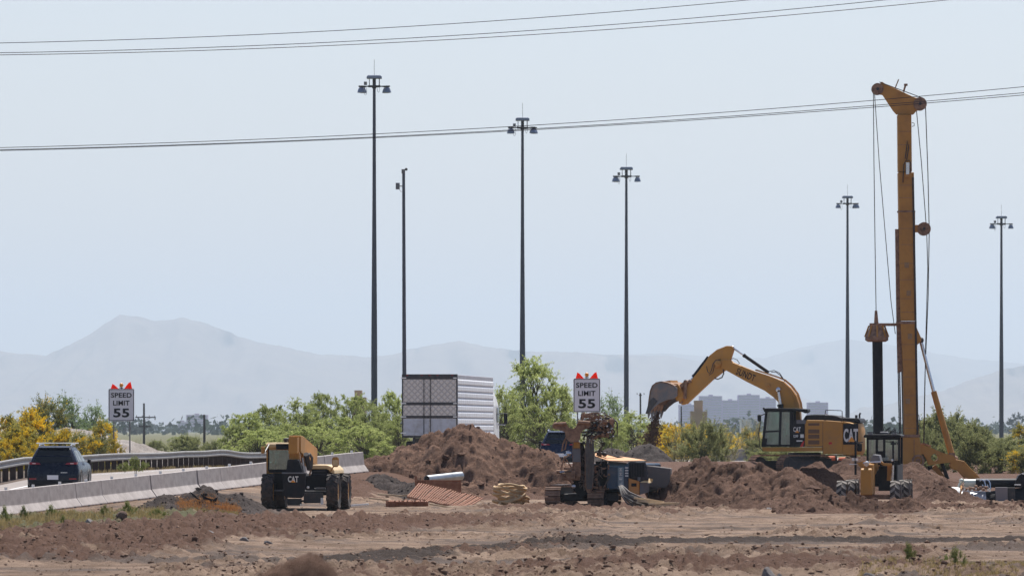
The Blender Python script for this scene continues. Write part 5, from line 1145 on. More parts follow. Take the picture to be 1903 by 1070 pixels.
MB().box(gx(1628), gx(1652), 1.3, 2.4, gz(912), gz(866)).box(gx(1600), gx(1655), 3.8, 7.0, gz(905), gz(858), bv=.08).build('engine_body', BLK, gd)
MB().prism([(-1.7, .02), (1.75, .02), (1.75, .5), (-1.7, .5)], 1.6, 1.68, TR(0, 0, 0, 0, 0, 8)).build('grader_blade', MUDM, gd)

# ================================================================== SMALL MUDDY DRILLING RIG
dr = empty('drilling_rig', W(1085, 945, 214), 0, 'small muddy crawler drilling rig with blue engine cover and tangled hoses on its mast', 'drilling rig')
dx = lambda p: (p - 1085) / 56.0
dz = lambda p: (945 - p) / 56.0
dw = MWD[dr.name]
def dm(px, py, y, rz): return dw @ T((dx(px), y, dz(py))) @ Matrix.Rotation(R(rz), 4, 'Z')
DT = paint('muddy_track_steel', (.15, .095, .07), dirt=(.38, .25, .18), amt=.8, rough=.8, scale=5, lo=.35, hi=.6)
track(0, dr, dm(1044, 938.5, 1.3, -14), 2.6, .62, .52, DT); track(0, dr, dm(1124, 944, 1.2, -14), 2.6, .64, .55, DT)
MB().box(dx(1040), dx(1150), .6, 1.8, .25, .5, bv=.03).build('undercarriage', DKG, dr)
m = TR(dx(1142), 1.6, 0, 0, 0, -24)
MB().box(-.55, .75, -.9, 2.3, .55, 1.5, m, bv=.04).build('engine_body', BLUE, dr)
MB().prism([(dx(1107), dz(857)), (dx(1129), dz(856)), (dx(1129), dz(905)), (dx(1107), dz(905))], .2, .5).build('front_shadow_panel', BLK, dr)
MB().loft([[(dx(1128), .1, dz(867)), (dx(1158), .1, dz(868)), (dx(1166), .5, dz(860)), (dx(1131), .5, dz(857))], [(dx(1128), .14, dz(868.5)), (dx(1158), .14, dz(869.5)), (dx(1166), .54, dz(861.5)), (dx(1131), .54, dz(858.5))]]).build('cover_top', BLUEL, dr)
MB().box(dx(1128), dx(1148), .08, .2, dz(908), dz(868)).build('front_panel', BLUE, dr)
vp = MB().box(dx(1148.2), dx(1159), .05, .2, dz(908), dz(868)).build('lettered_panel', BLUEL, dr)
for k, ch in enumerate('KLEMM'): text(ch, .10, .10, WHT2, vp, TR(dx(1153.5), .045, dz(905 - k * 8.2), 0, -90, 0), offset=.02)
MB().loft([[(dx(1159), .06, dz(908)), (dx(1168), .3, dz(914)), (dx(1170), .3, dz(858)), (dx(1159), .06, dz(866))], [(dx(1159), .2, dz(908)), (dx(1168), .44, dz(914)), (dx(1170), .44, dz(858)), (dx(1159), .2, dz(866))]]).build('corner_panel', BLUE, dr)
vn = MB()
for k in range(4): vn.box(dx(1161.5), dx(1167.5), .02, .05, dz(870 + k * 5), dz(867.5 + k * 5))
vn.build('vent', WHT2, dr)
MB().prism([(dx(1169.5), dz(858)), (dx(1200), dz(857)), (dx(1206), dz(892)), (dx(1189), dz(893)), (dx(1169.5), dz(887))], .35, 1.8).build('radiator_housing', DKG, dr, bevel=.02)
gl = MB()
for k in range(9): gl.box(dx(1172 + k * 3), dx(1173.2 + k * 3), .32, .36, dz(886), dz(861))
gl.build('grille_bar', BLK, dr)
MB().prism([(dx(1168), dz(914)), (dx(1168), dz(888)), (dx(1189), dz(894)), (dx(1189), dz(919)), (dx(1176), dz(918))], .25, 1.4).build('orange_tank', ORNG, dr, bevel=.02)
MB().box(dx(1173.5), dx(1183), .235, .248, dz(903.5), dz(897.5)).build('tank_marking', BLK, dr)
MB().loft([[(dx(1189.2), .22, dz(919)), (dx(1206), .5, dz(914)), (dx(1208), .5, dz(898)), (dx(1189.2), .22, dz(895))], [(dx(1189.2), 1.4, dz(919)), (dx(1206), 1.6, dz(914)), (dx(1208), 1.6, dz(898)), (dx(1189.2), 1.4, dz(895))]]).build('side_box', GRY, dr)
MB().loft([[(dx(1188), .15, dz(896)), (dx(1212), .5, dz(897)), (dx(1214), .5, dz(890)), (dx(1208), .6, dz(888.5))], [(dx(1188), .3, dz(896)), (dx(1211), .7, dz(897)), (dx(1213), .7, dz(891)), (dx(1207), .8, dz(889.5))]]).build('box_lid', CREAM, dr)
MB().tube([(dx(1187.5), .2, dz(893)), (dx(1187.5), .2, dz(886))], .05, 8).build('filler_cap', GRY, dr)
MB().loft([[(dx(1106), 0, dz(848)), (dx(1130), 0, dz(856)), (dx(1158), .1, dz(857)), (dx(1202), .6, dz(856)), (dx(1170), 1.2, dz(851)), (dx(1128), 1.0, dz(846)), (dx(1106), .6, dz(841))], [(dx(1106), 0, dz(847)), (dx(1130), 0, dz(855)), (dx(1158), .1, dz(856)), (dx(1202), .6, dz(855)), (dx(1170), 1.2, dz(850)), (dx(1128), 1.0, dz(845)), (dx(1106), .6, dz(840))]]).build('top_cover', ORNG, dr)
MB().tube([(dx(1115), .3, dz(846)), (dx(1115), .3, dz(837))], .11, 10).ball((dx(1124), .3, dz(844)), .08, 8).tube([(dx(1126), .4, dz(843)), (dx(1165), .8, dz(853))], .03, 5).build('exhaust_stack', DKG, dr)
# masts
MB().box(dx(1064), dx(1078), -.45, -.15, dz(892), dz(822), bv=.02).box(dx(1066), dx(1079), -.5, -.44, dz(885), dz(845)).build('mast', MUDM, dr)
MB().box(dx(1064.5), dx(1078.5), -.53, -.5, dz(858), dz(834)).build('mast_plate', GRY, dr)
MB().prism([(dx(1087), dz(822)), (dx(1103), dz(824)), (dx(1102), dz(905)), (dx(1097), dz(916)), (dx(1091), dz(915)), (dx(1086), dz(903))], -.5, -.3).build('feed_beam', MUDM, dr, bevel=.015)
hh = MB()
for k in range(9):
    x = 1088 + k * 1.9
    hh.tube([(dx(x + rg.uniform(-3, 3)), -.56, dz(815 + rg.uniform(-6, 3))), (dx(x), -.58, dz(840)), (dx(x + rg.uniform(-1.5, 1.5)), -.56, dz(880)), (dx(x * .5 + 547), -.54, dz(908))], .017, 5)
hh.build('hanging_hose', HOSEG, dr)
# clamp yoke
yk = MB().prism([(dx(a), dz(b)) for a, b in ((1028, 789), (1031, 785), (1050, 783), (1053, 788), (1057, 794), (1064, 797), (1070, 793), (1073, 786), (1086, 780), (1096, 782), (1096, 793), (1084, 799), (1079, 804), (1078, 815), (1074, 821), (1060, 822), (1052, 815), (1050, 803), (1040, 799), (1029, 797))], -.75, -.2)
yk.ball((dx(1033), -.45, dz(791)), .12, 8).ball((dx(1091), -.45, dz(787)), .14, 8).tube([(dx(1030), -.8, dz(788)), (dx(1052), -.8, dz(787))], .05, 8).tube([(dx(1074), -.8, dz(784)), (dx(1096), -.8, dz(786))], .06, 8)
yk.build('clamp_yoke', MUDM, dr, bevel=.025)
MB().box(dx(1066), dx(1077), -.5, -.2, dz(832), dz(820)).build('yoke_neck', CATY2, dr)
MB().tube([(dx(1099), -.4, dz(810)), (dx(1090), -.4, dz(832))], .075, 10).build('feed_cylinder', CHROME, dr, smooth=50)
# hose mass
hm = MB(); rg = random.Random(12)
for k in range(46):
    cx, cy = 1108 + rg.gauss(0, 12), 792 + rg.gauss(0, 9); r1, r2 = rg.uniform(8, 24), rg.uniform(6, 17); a0 = rg.uniform(-2.4, .6); a1 = a0 + rg.uniform(1.2, 3.2); tl = rg.uniform(-.6, .6); yy = rg.uniform(-.6, .4)
    pts = []
    for tt_ in np.linspace(a0, a1, 9):
        ux, uy = r1 * math.cos(tt_), -r2 * math.sin(tt_); px = cx + ux * math.cos(tl) - uy * math.sin(tl); py = cy + ux * math.sin(tl) + uy * math.cos(tl)
        px = min(max(px, 1080), 1147); py = min(max(py, 768), 822); pts.append((dx(px), yy + .15 * math.sin(tt_ * 2 + k), dz(py)))
    hm.tube(pts, rg.uniform(.016, .034), 6)
hm.build('hose_tangle', HOSEB, dr)
hm = MB()
for k in range(16):
    cx, cy = 1104 + rg.gauss(0, 12), 787 + rg.gauss(0, 7); r1, r2 = rg.uniform(8, 26), rg.uniform(6, 14); a0 = rg.uniform(-.3, 1.0); a1 = a0 + rg.uniform(1.5, 2.6)
    hm.tube([(dx(min(max(cx + r1 * math.cos(q), 1080), 1145)), -.62, dz(min(max(cy - r2 * math.sin(q), 767), 820))) for q in np.linspace(a0, a1, 9)], rg.uniform(.014, .026), 6)
hm.build('outer_hose', MUDM, dr)
hd_ = MB()
for a, b, w, h in ((1090, 772, 16, 9), (1105, 778, 18, 12), (1122, 786, 16, 10), (1112, 796, 22, 12), (1096, 792, 14, 10), (1130, 798, 18, 14), (1120, 808, 24, 9), (1136, 786, 8, 18), (1100, 812, 20, 8)):
    hd_.box(dx(a - w / 2), dx(a + w / 2), -.45 + rg.uniform(-.1, .2), .1 + rg.uniform(0, .3), dz(b + h / 2), dz(b - h / 2), bv=.03)
    hd_.tube([(dx(a), -.5, dz(b)), (dx(a), -.3, dz(b))], .06, 8)
hd_.build('rotary_head', MUDM, dr)
fit = MB()
for k in range(20): fit.tube([(dx(1084 + rg.random() * 56), -.66, dz(775 + rg.random() * 44)), (dx(1084 + rg.random() * 56), -.60, dz(775 + rg.random() * 44))][:1] + [], .01, 4) if False else fit.ball((dx(1084 + rg.random() * 56), -.55, dz(772 + rg.random() * 46)), rg.uniform(.018, .035), 5)
fit.build('hose_fitting', CHROME, dr)
lc = MB().box(dx(1041), dx(1068), -.7, -.2, dz(892), dz(876), bv=.05).tube([(dx(1055), -.75, dz(873)), (dx(1055), -.75, dz(868))], .14, 10).tube([(dx(1034), -.6, dz(876)), (dx(1068), -.6, dz(877))], .06, 8).tube([(dx(1043), -.7, dz(880)), (dx(1042), -.7, dz(895))], .07, 8).tube([(dx(1050), -.7, dz(882)), (dx(1064), -.6, dz(897))], .05, 8)
lc.build('lower_clamp', MUDM, dr)
MB().ball((dx(1057), -.62, dz(842)), .09, 8).ball((dx(1052), -.6, dz(846)), .07, 6).ball((dx(1066), -.62, dz(903)), .07, 8).tube([(dx(1040), -.75, dz(877)), (dx(1062), -.75, dz(874))], .03, 6).build('valve', CHROME, dr)
MB().tube([(dx(1052), -.6, dz(812)), (dx(1046), -.62, dz(825)), (dx(1044), -.6, dz(838)), (dx(1050), -.6, dz(834)), (dx(1053), -.6, dz(818))], .03, 6).tube([(dx(1046), -.5, dz(858)), (dx(1050), -.6, dz(850)), (dx(1058), -.5, dz(862)), (dx(1064), -.5, dz(872))], .025, 5).tube([(dx(1042), -.5, dz(872)), (dx(1048), -.5, dz(850)), (dx(1056), -.4, dz(840))], .03, 5).build('chain', MUDM, dr)
MB().prism([(dx(a), dz(b)) for a, b in ((1070, 822), (1084, 822), (1092, 860), (1106, 880), (1108, 912), (1078, 925), (1066, 910), (1060, 893))], .1, .9).box(dx(1104), dx(1132), .6, 1.3, dz(912), dz(862)).build('slewing_bracket', BLK, dr)
cb_ = MB()
for k in range(22):
    a, b = rg.uniform(1100, 1132), rg.uniform(862, 906); w_1 = rg.uniform(2, 6); h_1 = rg.uniform(2, 5)
    cb_.box(dx(a), dx(a + w_1), .0, .22, dz(b + h_1), dz(b), bv=.01)
cb_.build('valve_block', MUDM, dr)
fx = MB()
for k in range(40):
    a, b = rg.uniform(1074, 1130), rg.uniform(830, 905); fx.tube([(dx(a), .05, dz(b)), (dx(a + rg.uniform(-8, 8)), -.02, dz(b + rg.uniform(-12, 12))), (dx(a + rg.uniform(-10, 10)), .05, dz(b + rg.uniform(-5, 16)))], rg.uniform(.012, .03), 5)
fx.build('body_hose', HOSEG, dr)
# grey panel stand behind
ps = empty('metal_tool_box', W(1226, 925, 216.5), R(-6), 'grey steel panel box on legs right of the blue drilling rig', 'metal box')
MB().prism([(-.42, .38), (.36, .33), (.39, 1.0), (-.42, 1.1)], -.3, .3).build('box_body', paint('mud_grey_steel', (.19, .17, .155), dirt=(.28, .21, .17), amt=.6, rough=.7, scale=2), ps, bevel=.02)
for a in (-.36, .0, .3, .37): MB().tube([(a, -.25, .4), (a, -.25, -.05)], .022, 6).build('leg', DKG, ps)
# hose bundle
hb = MB()
for k in range(9):
    f = k / 8; q_ = rg.uniform(-3, 3)
    hb.tube([W(1150 + f * 6, 903 - f * 1, 211.6 + f * .2), W(1156 + f * 14, 922 - f * 7 + q_ * .5, 211.2 - f * .2), W(1168 + f * 26 + q_, 935 - f * 10, 210.9 + .3 * math.sin(k * 2.1)), W(1184 + f * 42 + q_, 942 - f * 6, 210.8 + f * .6)], .032, 6)
single(hb, 'hose_bundle', HOSEG, W(1180, 944, 211.4), 'bundle of grey hoses draping down behind the right track of the muddy drilling rig', 'hoses', smooth=60)
PL = [((1178, 925), (1234, 933), 'pale plank lying highest on the hose bundle'), ((1184, 930), (1245, 938), 'tan plank in the middle of the stack on the hose bundle'), ((1205, 936), (1262, 935), 'longest pale plank reaching furthest right from the hose bundle'), ((1218, 941), (1258, 939), 'lowest short plank right of the hose bundle')]
for i, (a, b, lab) in enumerate(PL):
    A, Bv = W(a[0], a[1], 210.6 - i * .1), W(b[0], b[1], 210.9 - i * .1); d = (Bv - A).normalized(); u = Vector((0, 1, 0)); nrm = d.cross(u).normalized()
    q = MB().loft([[tuple(p + u * .14 + nrm * .03), tuple(p - u * .14 + nrm * .03), tuple(p - u * .14 - nrm * .03), tuple(p + u * .14 - nrm * .03)] for p in (A, (A + Bv) / 2 + Vector((0, 0, .02)), Bv)])
    single(q, 'plank', WOOD, (A + Bv) / 2, lab, 'plank', 'planks and boards on the ground')

# ================================================================== WHITE / BLACK PUMP UNIT AT THE RIGHT
wr = empty('pump_trailer', W(1820, 935, 240), 0, 'white and black pump trailer at the right edge behind the dirt ridge', 'pump trailer')
wx = lambda p: (p - 1820) / 50.0
wz = lambda p: (935 - p) / 50.0
def hr(px, ztop, zbot, w, n=10):   # half-round section in the y,z plane
    return [(wx(px), -w * math.cos(a) if True else 0, wz(zbot) + (wz(ztop) - wz(zbot)) * (.25 + .75 * max(0, math.sin(a)))) for a in np.linspace(0, math.pi, n)] + [(wx(px), w, wz(zbot)), (wx(px), -w, wz(zbot))]
MB().loft([hr(1751, 906.5, 908.5, .12), hr(1761, 904.5, 916, .35), hr(1772, 904, 925, .5), hr(1783, 904.5, 930, .56)]).build('nose_cone', WHITE, wr, smooth=50)
MB().tube([(wx(1783.5), -.5, wz(922)), (wx(1784), -.52, wz(908)), (wx(1785.5), -.3, wz(903)), (wx(1785), .2, wz(902))], .03, 6).build('band', CATY2, wr)
MB().loft([hr(1784.5, 911, 930, .56), hr(1810, 911.5, 936, .58), hr(1831, 912, 940, .55)]).build('tank_body', paint('satin_grey_tank', (.42, .43, .46), dirt=(.3, .25, .22), amt=.5, rough=.35), wr, smooth=50)
MB().loft([hr(1829, 913, 938, .5), hr(1900, 905, 940, .55), hr(1990, 905, 940, .55)]).build('engine_body', BLK, wr)
MB().ball((wx(1809.5), -.57, wz(919)), .035, 6).build('hatch', BLK, wr)
MB().tube([(wx(1792), .05, wz(897.3)), (wx(1813), .05, wz(897.3))], .15, 16).ball((wx(1787), .05, wz(893)), .09, 10).tube([(wx(1782), .05, wz(904)), (wx(1786), .05, wz(894))], .05, 8).build('white_pipe', paint('pale_green_pipe', (.55, .62, .55), amt=.2, rough=.3), wr, smooth=50)
MB().tube([(wx(1813.5), .05, wz(897)), (wx(1890), .05, wz(897)), (wx(1940), .05, wz(897))], .17, 16).build('black_pipe', BLK, wr, smooth=50)
lp = MB()
for q in (0, 9): lp.tube([(wx(1821 + q), -.1, wz(893)), (wx(1824 + q), -.15, wz(891)), (wx(1828 + q), -.2, wz(893)), (wx(1830.5 + q), -.25, wz(900)), (wx(1831 + q), -.28, wz(908)), (wx(1828 + q), -.25, wz(907)), (wx(1825 + q), -.2, wz(900))], .028, 6)
lp.build('chrome_loop', CHROME, wr)
cl = MB(); rg = random.Random(3)
for k in range(16): cl.ball((wx(1789 + k * 2.9), -.35 + rg.uniform(-.1, .1), wz(906 + rg.uniform(-2.5, 3))), rg.uniform(.04, .075), 6)
cl.build('coupling', MUDM, wr)
cl = MB()
for a, b in ((1789, 908), (1795, 910), (1803, 910), (1810, 907), (1819, 911), (1833, 909), (1836, 911)): cl.box(wx(a), wx(a + 3.5), -.48, -.4, wz(b + 2), wz(b - 1.5))
cl.build('fitting', CHROME, wr)
MB().box(wx(1848.3), wx(1870), -.72, -.3, wz(937), wz(904.5)).build('grey_cabinet', paint('dusty_grey_cabinet', (.20, .18, .19), dirt=(.26, .22, .2), amt=.3, rough=.7), wr, bevel=.01)
MB().box(wx(1870.5), wx(1884), -.66, -.3, wz(938), wz(905)).build('dark_cabinet', DKG, wr, bevel=.01)
MB().prism([(wx(1884), wz(905)), (wx(1887), wz(892)), (wx(1892), wz(883.5)), (wx(1897), wz(891)), (wx(1990), wz(893)), (wx(1990), wz(905))], -.3, .3).prism([(wx(1892), wz(883)), (wx(1904), wz(877)), (wx(1935), wz(877)), (wx(1935), wz(892)), (wx(1898), wz(892))], -.2, .3).build('top_cover', BLK, wr)
MB().box(wx(1899), wx(1925), -.22, .3, wz(881), wz(878.5)).box(wx(1884), wx(1896), -.34, -.3, wz(901), wz(898.5)).build('bright_trim', CHROME, wr)

# ================================================================== YARD DEBRIS
# steel pipe on rusty frame
rf = empty('channel_rack', W(815, 915, 226), 0, 'rusty steel channel frame that carries the shiny pipe', 'steel rack')
sx_ = lambda p: (p - 815) / 53.1
sz_ = lambda p: (915 - p) / 53.1
MB().prism([(sx_(791), sz_(893)), (sx_(857), sz_(896)), (sx_(857), sz_(916)), (sx_(820), sz_(909)), (sx_(793), sz_(906))], -.1, .0).build('front_plate', RUST, rf)
MB().box(sx_(771), sx_(775), -.1, .0, sz_(902), sz_(884)).box(sx_(771), sx_(856), -.02, .06, sz_(895), sz_(891.5)).box(sx_(775), sx_(792), .0, .06, sz_(899), sz_(893)).box(sx_(852), sx_(857), .5, .6, sz_(916), sz_(895)).build('channel', RUST, rf)
p = MB(); n = 20; A = W(793, 890.5, 226.2); Bv = W(857, 883.5, 227.6); u = (Bv - A).normalized(); v = u.cross(Vector((0, 0, 1))).normalized(); w_ = v.cross(u)
rad = 7.6 / 53; rgs = []
for c, r_ in ((A, rad), (Bv, rad), (Bv, rad * .9), (A, rad * .9), (A, rad)): rgs.append([tuple(c + (v * math.cos(a * 2 * math.pi / n) + w_ * math.sin(a * 2 * math.pi / n)) * r_) for a in range(n)])
p.loft(rgs, None, False)
for f in (.68,):
    c0_ = A + (Bv - A) * f; rgs = []
    for c, r_ in ((c0_, rad * 1.04), (c0_ + u * .05, rad * 1.04)): rgs.append([tuple(c + (v * math.cos(a * 2 * math.pi / n) + w_ * math.sin(a * 2 * math.pi / n)) * r_) for a in range(n)])
    p.loft(rgs, None, False)
single(p, 'steel_pipe', paint('bare_steel_pipe', (.45, .47, .47), dirt=(.2, .2, .2), amt=.4, rough=.3, metal=.7), (A + Bv) / 2, 'shiny grey steel pipe lying tilted on the rusty frame', 'pipe', smooth=50)
# rebar cage panel (leaning)
gm = MB(); q00, q10, q01, q11 = W(779, 897, 225), W(757, 923, 222.5), W(897, 925, 224.5), W(862, 944, 221.5)
def bl(a, b): return q00 * (1 - a) * (1 - b) + q10 * a * (1 - b) + q01 * (1 - a) * b + q11 * a * b + Vector((0, 0, .12 * math.sin(b * 5)*a*(1-a) + .02 * random.uniform(-1, 1)))
for k in range(27):
    b = k / 26; gm.tube([bl(0, b), bl(.5, b), bl(1, b)], .03, 5)
for k in range(5):
    a = k / 4; gm.tube([bl(a, t_) for t_ in np.linspace(0, 1, 8)], .012 if k in (1, 2, 3) else .025, 5)
single(gm, 'rebar_mat', RUST, W(825, 925, 223), 'large rusty rebar mat leaning across the debris', 'rebar mat')
gm = MB()
for l in range(4):
    for k in range(24): gm.tube([W(722 + k * 3.1 + rg.uniform(-1, 1), 932 + l * 3.2, 219.5), W(722 + k * 3.1 + rg.uniform(-4, 4), 929 + l * 3.2, 221.4)], .02, 4)
    for q in (0, .5, 1): gm.tube([W(717, 935 + l * 3.3 - 4 * q, 219.5 + 2 * q), W(796, 934.5 + l * 3.3 - 4 * q, 219.5 + 2 * q)], .028, 5)
for k in range(40): gm.tube([W(720 + k * 1.9, 932, 219.4), W(720 + k * 1.9 + rg.uniform(-1, 1), 949, 219.4)], .018, 4)
single(gm, 'rebar_stack', RUST, W(757, 949, 220), 'flat stack of rust red rebar grids lowest in the debris', 'rebar stack')
for a, b, lab, Yq, mt in (((650, 939), (685, 936), 'white board on the ground against the rear wheel of the telehandler', 219, WHITE), ((686, 925), (722, 929), 'short pale board left of the rusty rebar stack', 222, WOOD), ((702, 918), (752, 921), 'thin board lying behind the rusty rebar stack', 224, WOOD),
                      ((798, 936), (842, 943), 'pale board lying right of the rusty rebar stack', 218, WOOD), ((738, 922), (768, 918), 'small pale board under the left corner of the rebar mat', 223.6, WOOD), ((880, 945), (912, 943), 'weathered grey board between rebar mat and hose coil', 214, GRY), ((812, 953), (850, 951), 'brown scrap board in front of the debris', 211.5, MUDM)):
    A, Bv = W(*a, Yq), W(*b, Yq + .3); d = (Bv - A).normalized(); u = Vector((0, 1, 0)); nrm = d.cross(u).normalized()
    q = MB().loft([[tuple(p_ + u * .15 + nrm * .025), tuple(p_ - u * .15 + nrm * .025), tuple(p_ - u * .15 - nrm * .025), tuple(p_ + u * .15 - nrm * .025)] for p_ in (A, Bv)])
    single(q, 'board', mt, (A + Bv) / 2, lab, 'board', 'planks and boards on the ground')
# hose coil
hc_ = MB(); c_ = W(949, 946, 216)
for k in range(11):
    z = .05 + k * .072; rx, ry = .50 + rg.uniform(-.09, .09), .42 + rg.uniform(-.05, .05); ph = rg.uniform(0, 6.28); tl = rg.uniform(-.13, .13); ox, oy = rg.uniform(-.05, .05), rg.uniform(-.05, .05)
    hc_.tube([(c_.x + ox + rx * math.cos(a + ph), c_.y + oy + ry * math.sin(a + ph), c_.z + z + tl * math.cos(a + ph) + .03 * math.sin(3 * a) + .05 * a / 6) for a in np.linspace(0, 6.1, 26)], .05 if k < 8 else .04, 8)
hc_.tube([W(933, 948, 215.2), W(928, 942, 215.3), W(930, 932, 215.5), W(945, 934, 215.4), W(965, 926, 215.5), W(976, 918, 215.7)], .05, 8)
hcs = single(hc_, 'hose_coil', HOSEY, c_, 'stacked coil of tan hoses on the dirt left of the muddy drilling rig', 'hose coil', smooth=60)
# torn plastic on the dark heap
pc = MB()
for pts in ([(352, 912), (362, 919), (368, 925), (374, 929), (366, 927), (358, 921)], [(373, 916), (380, 922), (392, 926), (402, 928), (398, 934), (386, 932), (378, 927)], [(398, 926), (405, 923), (402, 931), (396, 933)]):
    pc.loft([[W(a, b, 200.9 - o_ * .04) for a, b in pts] for o_ in (0, 1)])
single(pc, 'plastic_sheet', BLK, W(378, 930, 200.8), 'torn black plastic sheet sticking out of the dark soil heap', 'plastic sheet')

# ================================================================== ROCKS
RKG = soil_mat('pale_rock', (.27, .25, .24), (.20, .18, .17), (.13, .12, .11), .02, 1.5)[0]
RKB = soil_mat('brown_rock', (.19, .13, .10), (.13, .088, .068), (.26, .20, .16), .02, 1.5)[0]
def rock(px, py, Y, w, h, mat, lab, seed):
    import bmesh
    bm = bmesh.new(); bmesh.ops.create_icosphere(bm, subdivisions=3, radius=1); rr_ = np.random.RandomState(seed); pl = rr_.randn(9, 3); pl /= np.linalg.norm(pl, axis=1)[:, None]
    for v in bm.verts:
        c = np.array(v.co); s_ = 1.0
        for q in pl:
            dd_ = c @ q
            if dd_ > .62: c = c - q * (dd_ - .62) * .9
        v.co = Vector(c * (1 + .06 * float(fbm(np.array([c[0] * 3 + seed]), np.array([c[1] * 3 + c[2] * 5]), 3)[0])))
        v.co = Vector((v.co.x * w / 2, v.co.y * w / 2, v.co.z * h * .75))
    me = bpy.data.meshes.new('rock'); bm.to_mesh(me); bm.free(); me.materials.append(mat)
    o = link('rock', me); g = GZ(X_(px, Y), Y); o.location = (X_(px, Y), Y, g + h * .04); o.rotation_euler = (0, 0, seed)
    tag(o, lab, 'rock')
s1 = F / 112
for px, Y, w, h, m_, lab in ((1427, 113, 40, 34, RKG, 'largest pale grey rock at the bottom edge right of centre'), (1450, 113.5, 18, 20, RKG, 'small pale rock touching the right side of the largest grey rock'), (1618, 113, 34, 24, RKG, 'pale rounded rock at the bottom edge on the right'),
                        (1584, 120, 18, 12, RKG, 'small grey stone just up left of the rounded rock on the right'), (130, 168, 24, 14, RKB, 'dark brown rock on the weedy berm at the far left'), (166, 172, 24, 12, RKG, 'flat grey rock next to the dark brown rock on the weedy berm'),
                        (330, 152, 26, 11, RKG, 'pale stone slab half buried in the middle of the berm'), (385, 150, 34, 11, RKG, 'widest pale stone slab on the right half of the berm'), (498, 146, 18, 10, RKG, 'pointed grey stone at the right end of the berm'),
                        (103, 130, 16, 8, RKG, 'small pale stone near the bottom left corner'), (130, 130, 20, 6, RKG, 'flat pale stone near the bottom left corner'), (60, 160, 26, 12, RKB, 'brown rock on the berm at the left edge'),
                        (78, 150, 22, 9, RKG, 'half buried pale stone low on the left part of the berm'), (300, 166, 28, 12, RKB, 'brown lump on the crest of the berm below the dark soil heap'), (352, 158, 20, 9, RKG, 'small pale stone beside the half buried stone slab'), (420, 156, 26, 10, RKB, 'brown lump right of the widest pale stone slab'), (455, 148, 22, 12, RKG, 'rounded pale stone left of the pointed grey stone'), (225, 174, 26, 14, RKB, 'dark brown lump below the bright green weed'), (28, 140, 22, 10, RKB, 'brown lump low at the left edge of the photo'),
                        (1428, 208.5, 14, 8, RKG, 'light stone on the lumpy brown pile left of the grader')):
    sc_ = F / Y; rock(px, 0, Y, w / sc_, h / sc_, m_, lab, int(px) % 97)
# yellow scrap in front
q = MB().tube([W(1108, 1064, 118), W(1118, 1060, 117.6), W(1128, 1056, 117.4)], [.04, .07, .03], 7)
single(q, 'yellow_scrap', CATY, W(1118, 1066, 118), 'small yellow scrap lying in the dirt at the bottom edge', 'scrap')
q = MB().tube([W(1725, 1049, 122), W(1738, 1041, 122.2), W(1748, 1033, 122.4)], [.03, .025, .015], 6)
single(q, 'dead_stick', BARK, W(1735, 1046, 122), 'dark dead stick poking up from the dirt near the bottom right', 'stick')

# ================================================================== FAR BUILDINGS
PINK = paint('far_tower_cladding', (.24, .12, .24), dirt=(.18, .10, .2), amt=.5, rough=.9, scale=.1)
PURP = paint('far_block_cladding', (.22, .10, .34), dirt=(.28, .15, .40), amt=.6, rough=.9, scale=.08)
BEIGE = paint('beige_masonry', (.46, .33, .22), amt=.3, rough=.9, scale=.3)
def block(Y, rects, mat, label, dep=18, win=True, name='office_building'):
    r = empty(name, W(sum(q[0] + q[2] for q in rects) / 2 / len(rects), 800, Y) - Vector((0, 0, 2.0)), 0, label, 'building')
    for k, (x0, y0, x1, y1) in enumerate(rects):
        a, b = W(x0, y1, Y + k * 2), W(x1, y0, Y + k * 2); o = MB().box(a.x, b.x, a.y, a.y + dep, .2, b.z).box(a.x - .04, b.x + .04, a.y - .04, a.y + dep + .04, b.z, b.z + .4).build('wall', mat, r, world=True)
        if win:
            m = MB(); nz = max(2, int((b.z - 3) / 3.6)); z = b.z - 2.6
            while z > 2: m.box(a.x + .8, b.x - .8, a.y - .06, a.y - .003, z, z + 1.3); z -= 3.6
            m.build('window_band', GLSK, o, world=True)
            MB().box((a.x + b.x) / 2 - 3, (a.x + b.x) / 2 + 3, a.y + 3, a.y + 9, b.z + .5, b.z + 2.2).build('roof_plant', mat, o, world=True)
block(8800, [(346, 771, 385, 815), (330, 784, 346, 815), (385, 790, 389, 815)], PINK, 'stepped pink tower block far off beyond the left power poles', 30)
block(9200, [(1262, 752, 1300, 815), (1300, 736, 1342, 815), (1342, 744, 1372, 815), (1372, 734, 1412, 815), (1412, 740, 1442, 815)], PURP, 'wide hazy purple office block seen below the excavator boom', 40)
block(9200, [(1501, 748, 1539, 815)], PURP, 'hazy purple tower seen above the rear of the excavator', 35)
block(1150, [(1284, 768, 1314, 815), (1291, 748, 1306, 768)], BEIGE, 'beige stepped tower between the bucket and the purple block', 5, False)
block(1150, [(655, 742, 680, 815), (659, 729, 672, 742)], BEIGE, 'brown tower top poking out of the green trees left of the tallest mast', 5, False)
block(900, [(1378, 784, 1396, 812)], WHITE, 'small white building behind the bushes left of the excavator cab', 8, False, 'shed')
block(420, [(1760, 868, 1780, 895)], WHITE, 'small white shed seen under the boom of the piling rig', 3, False, 'shed')
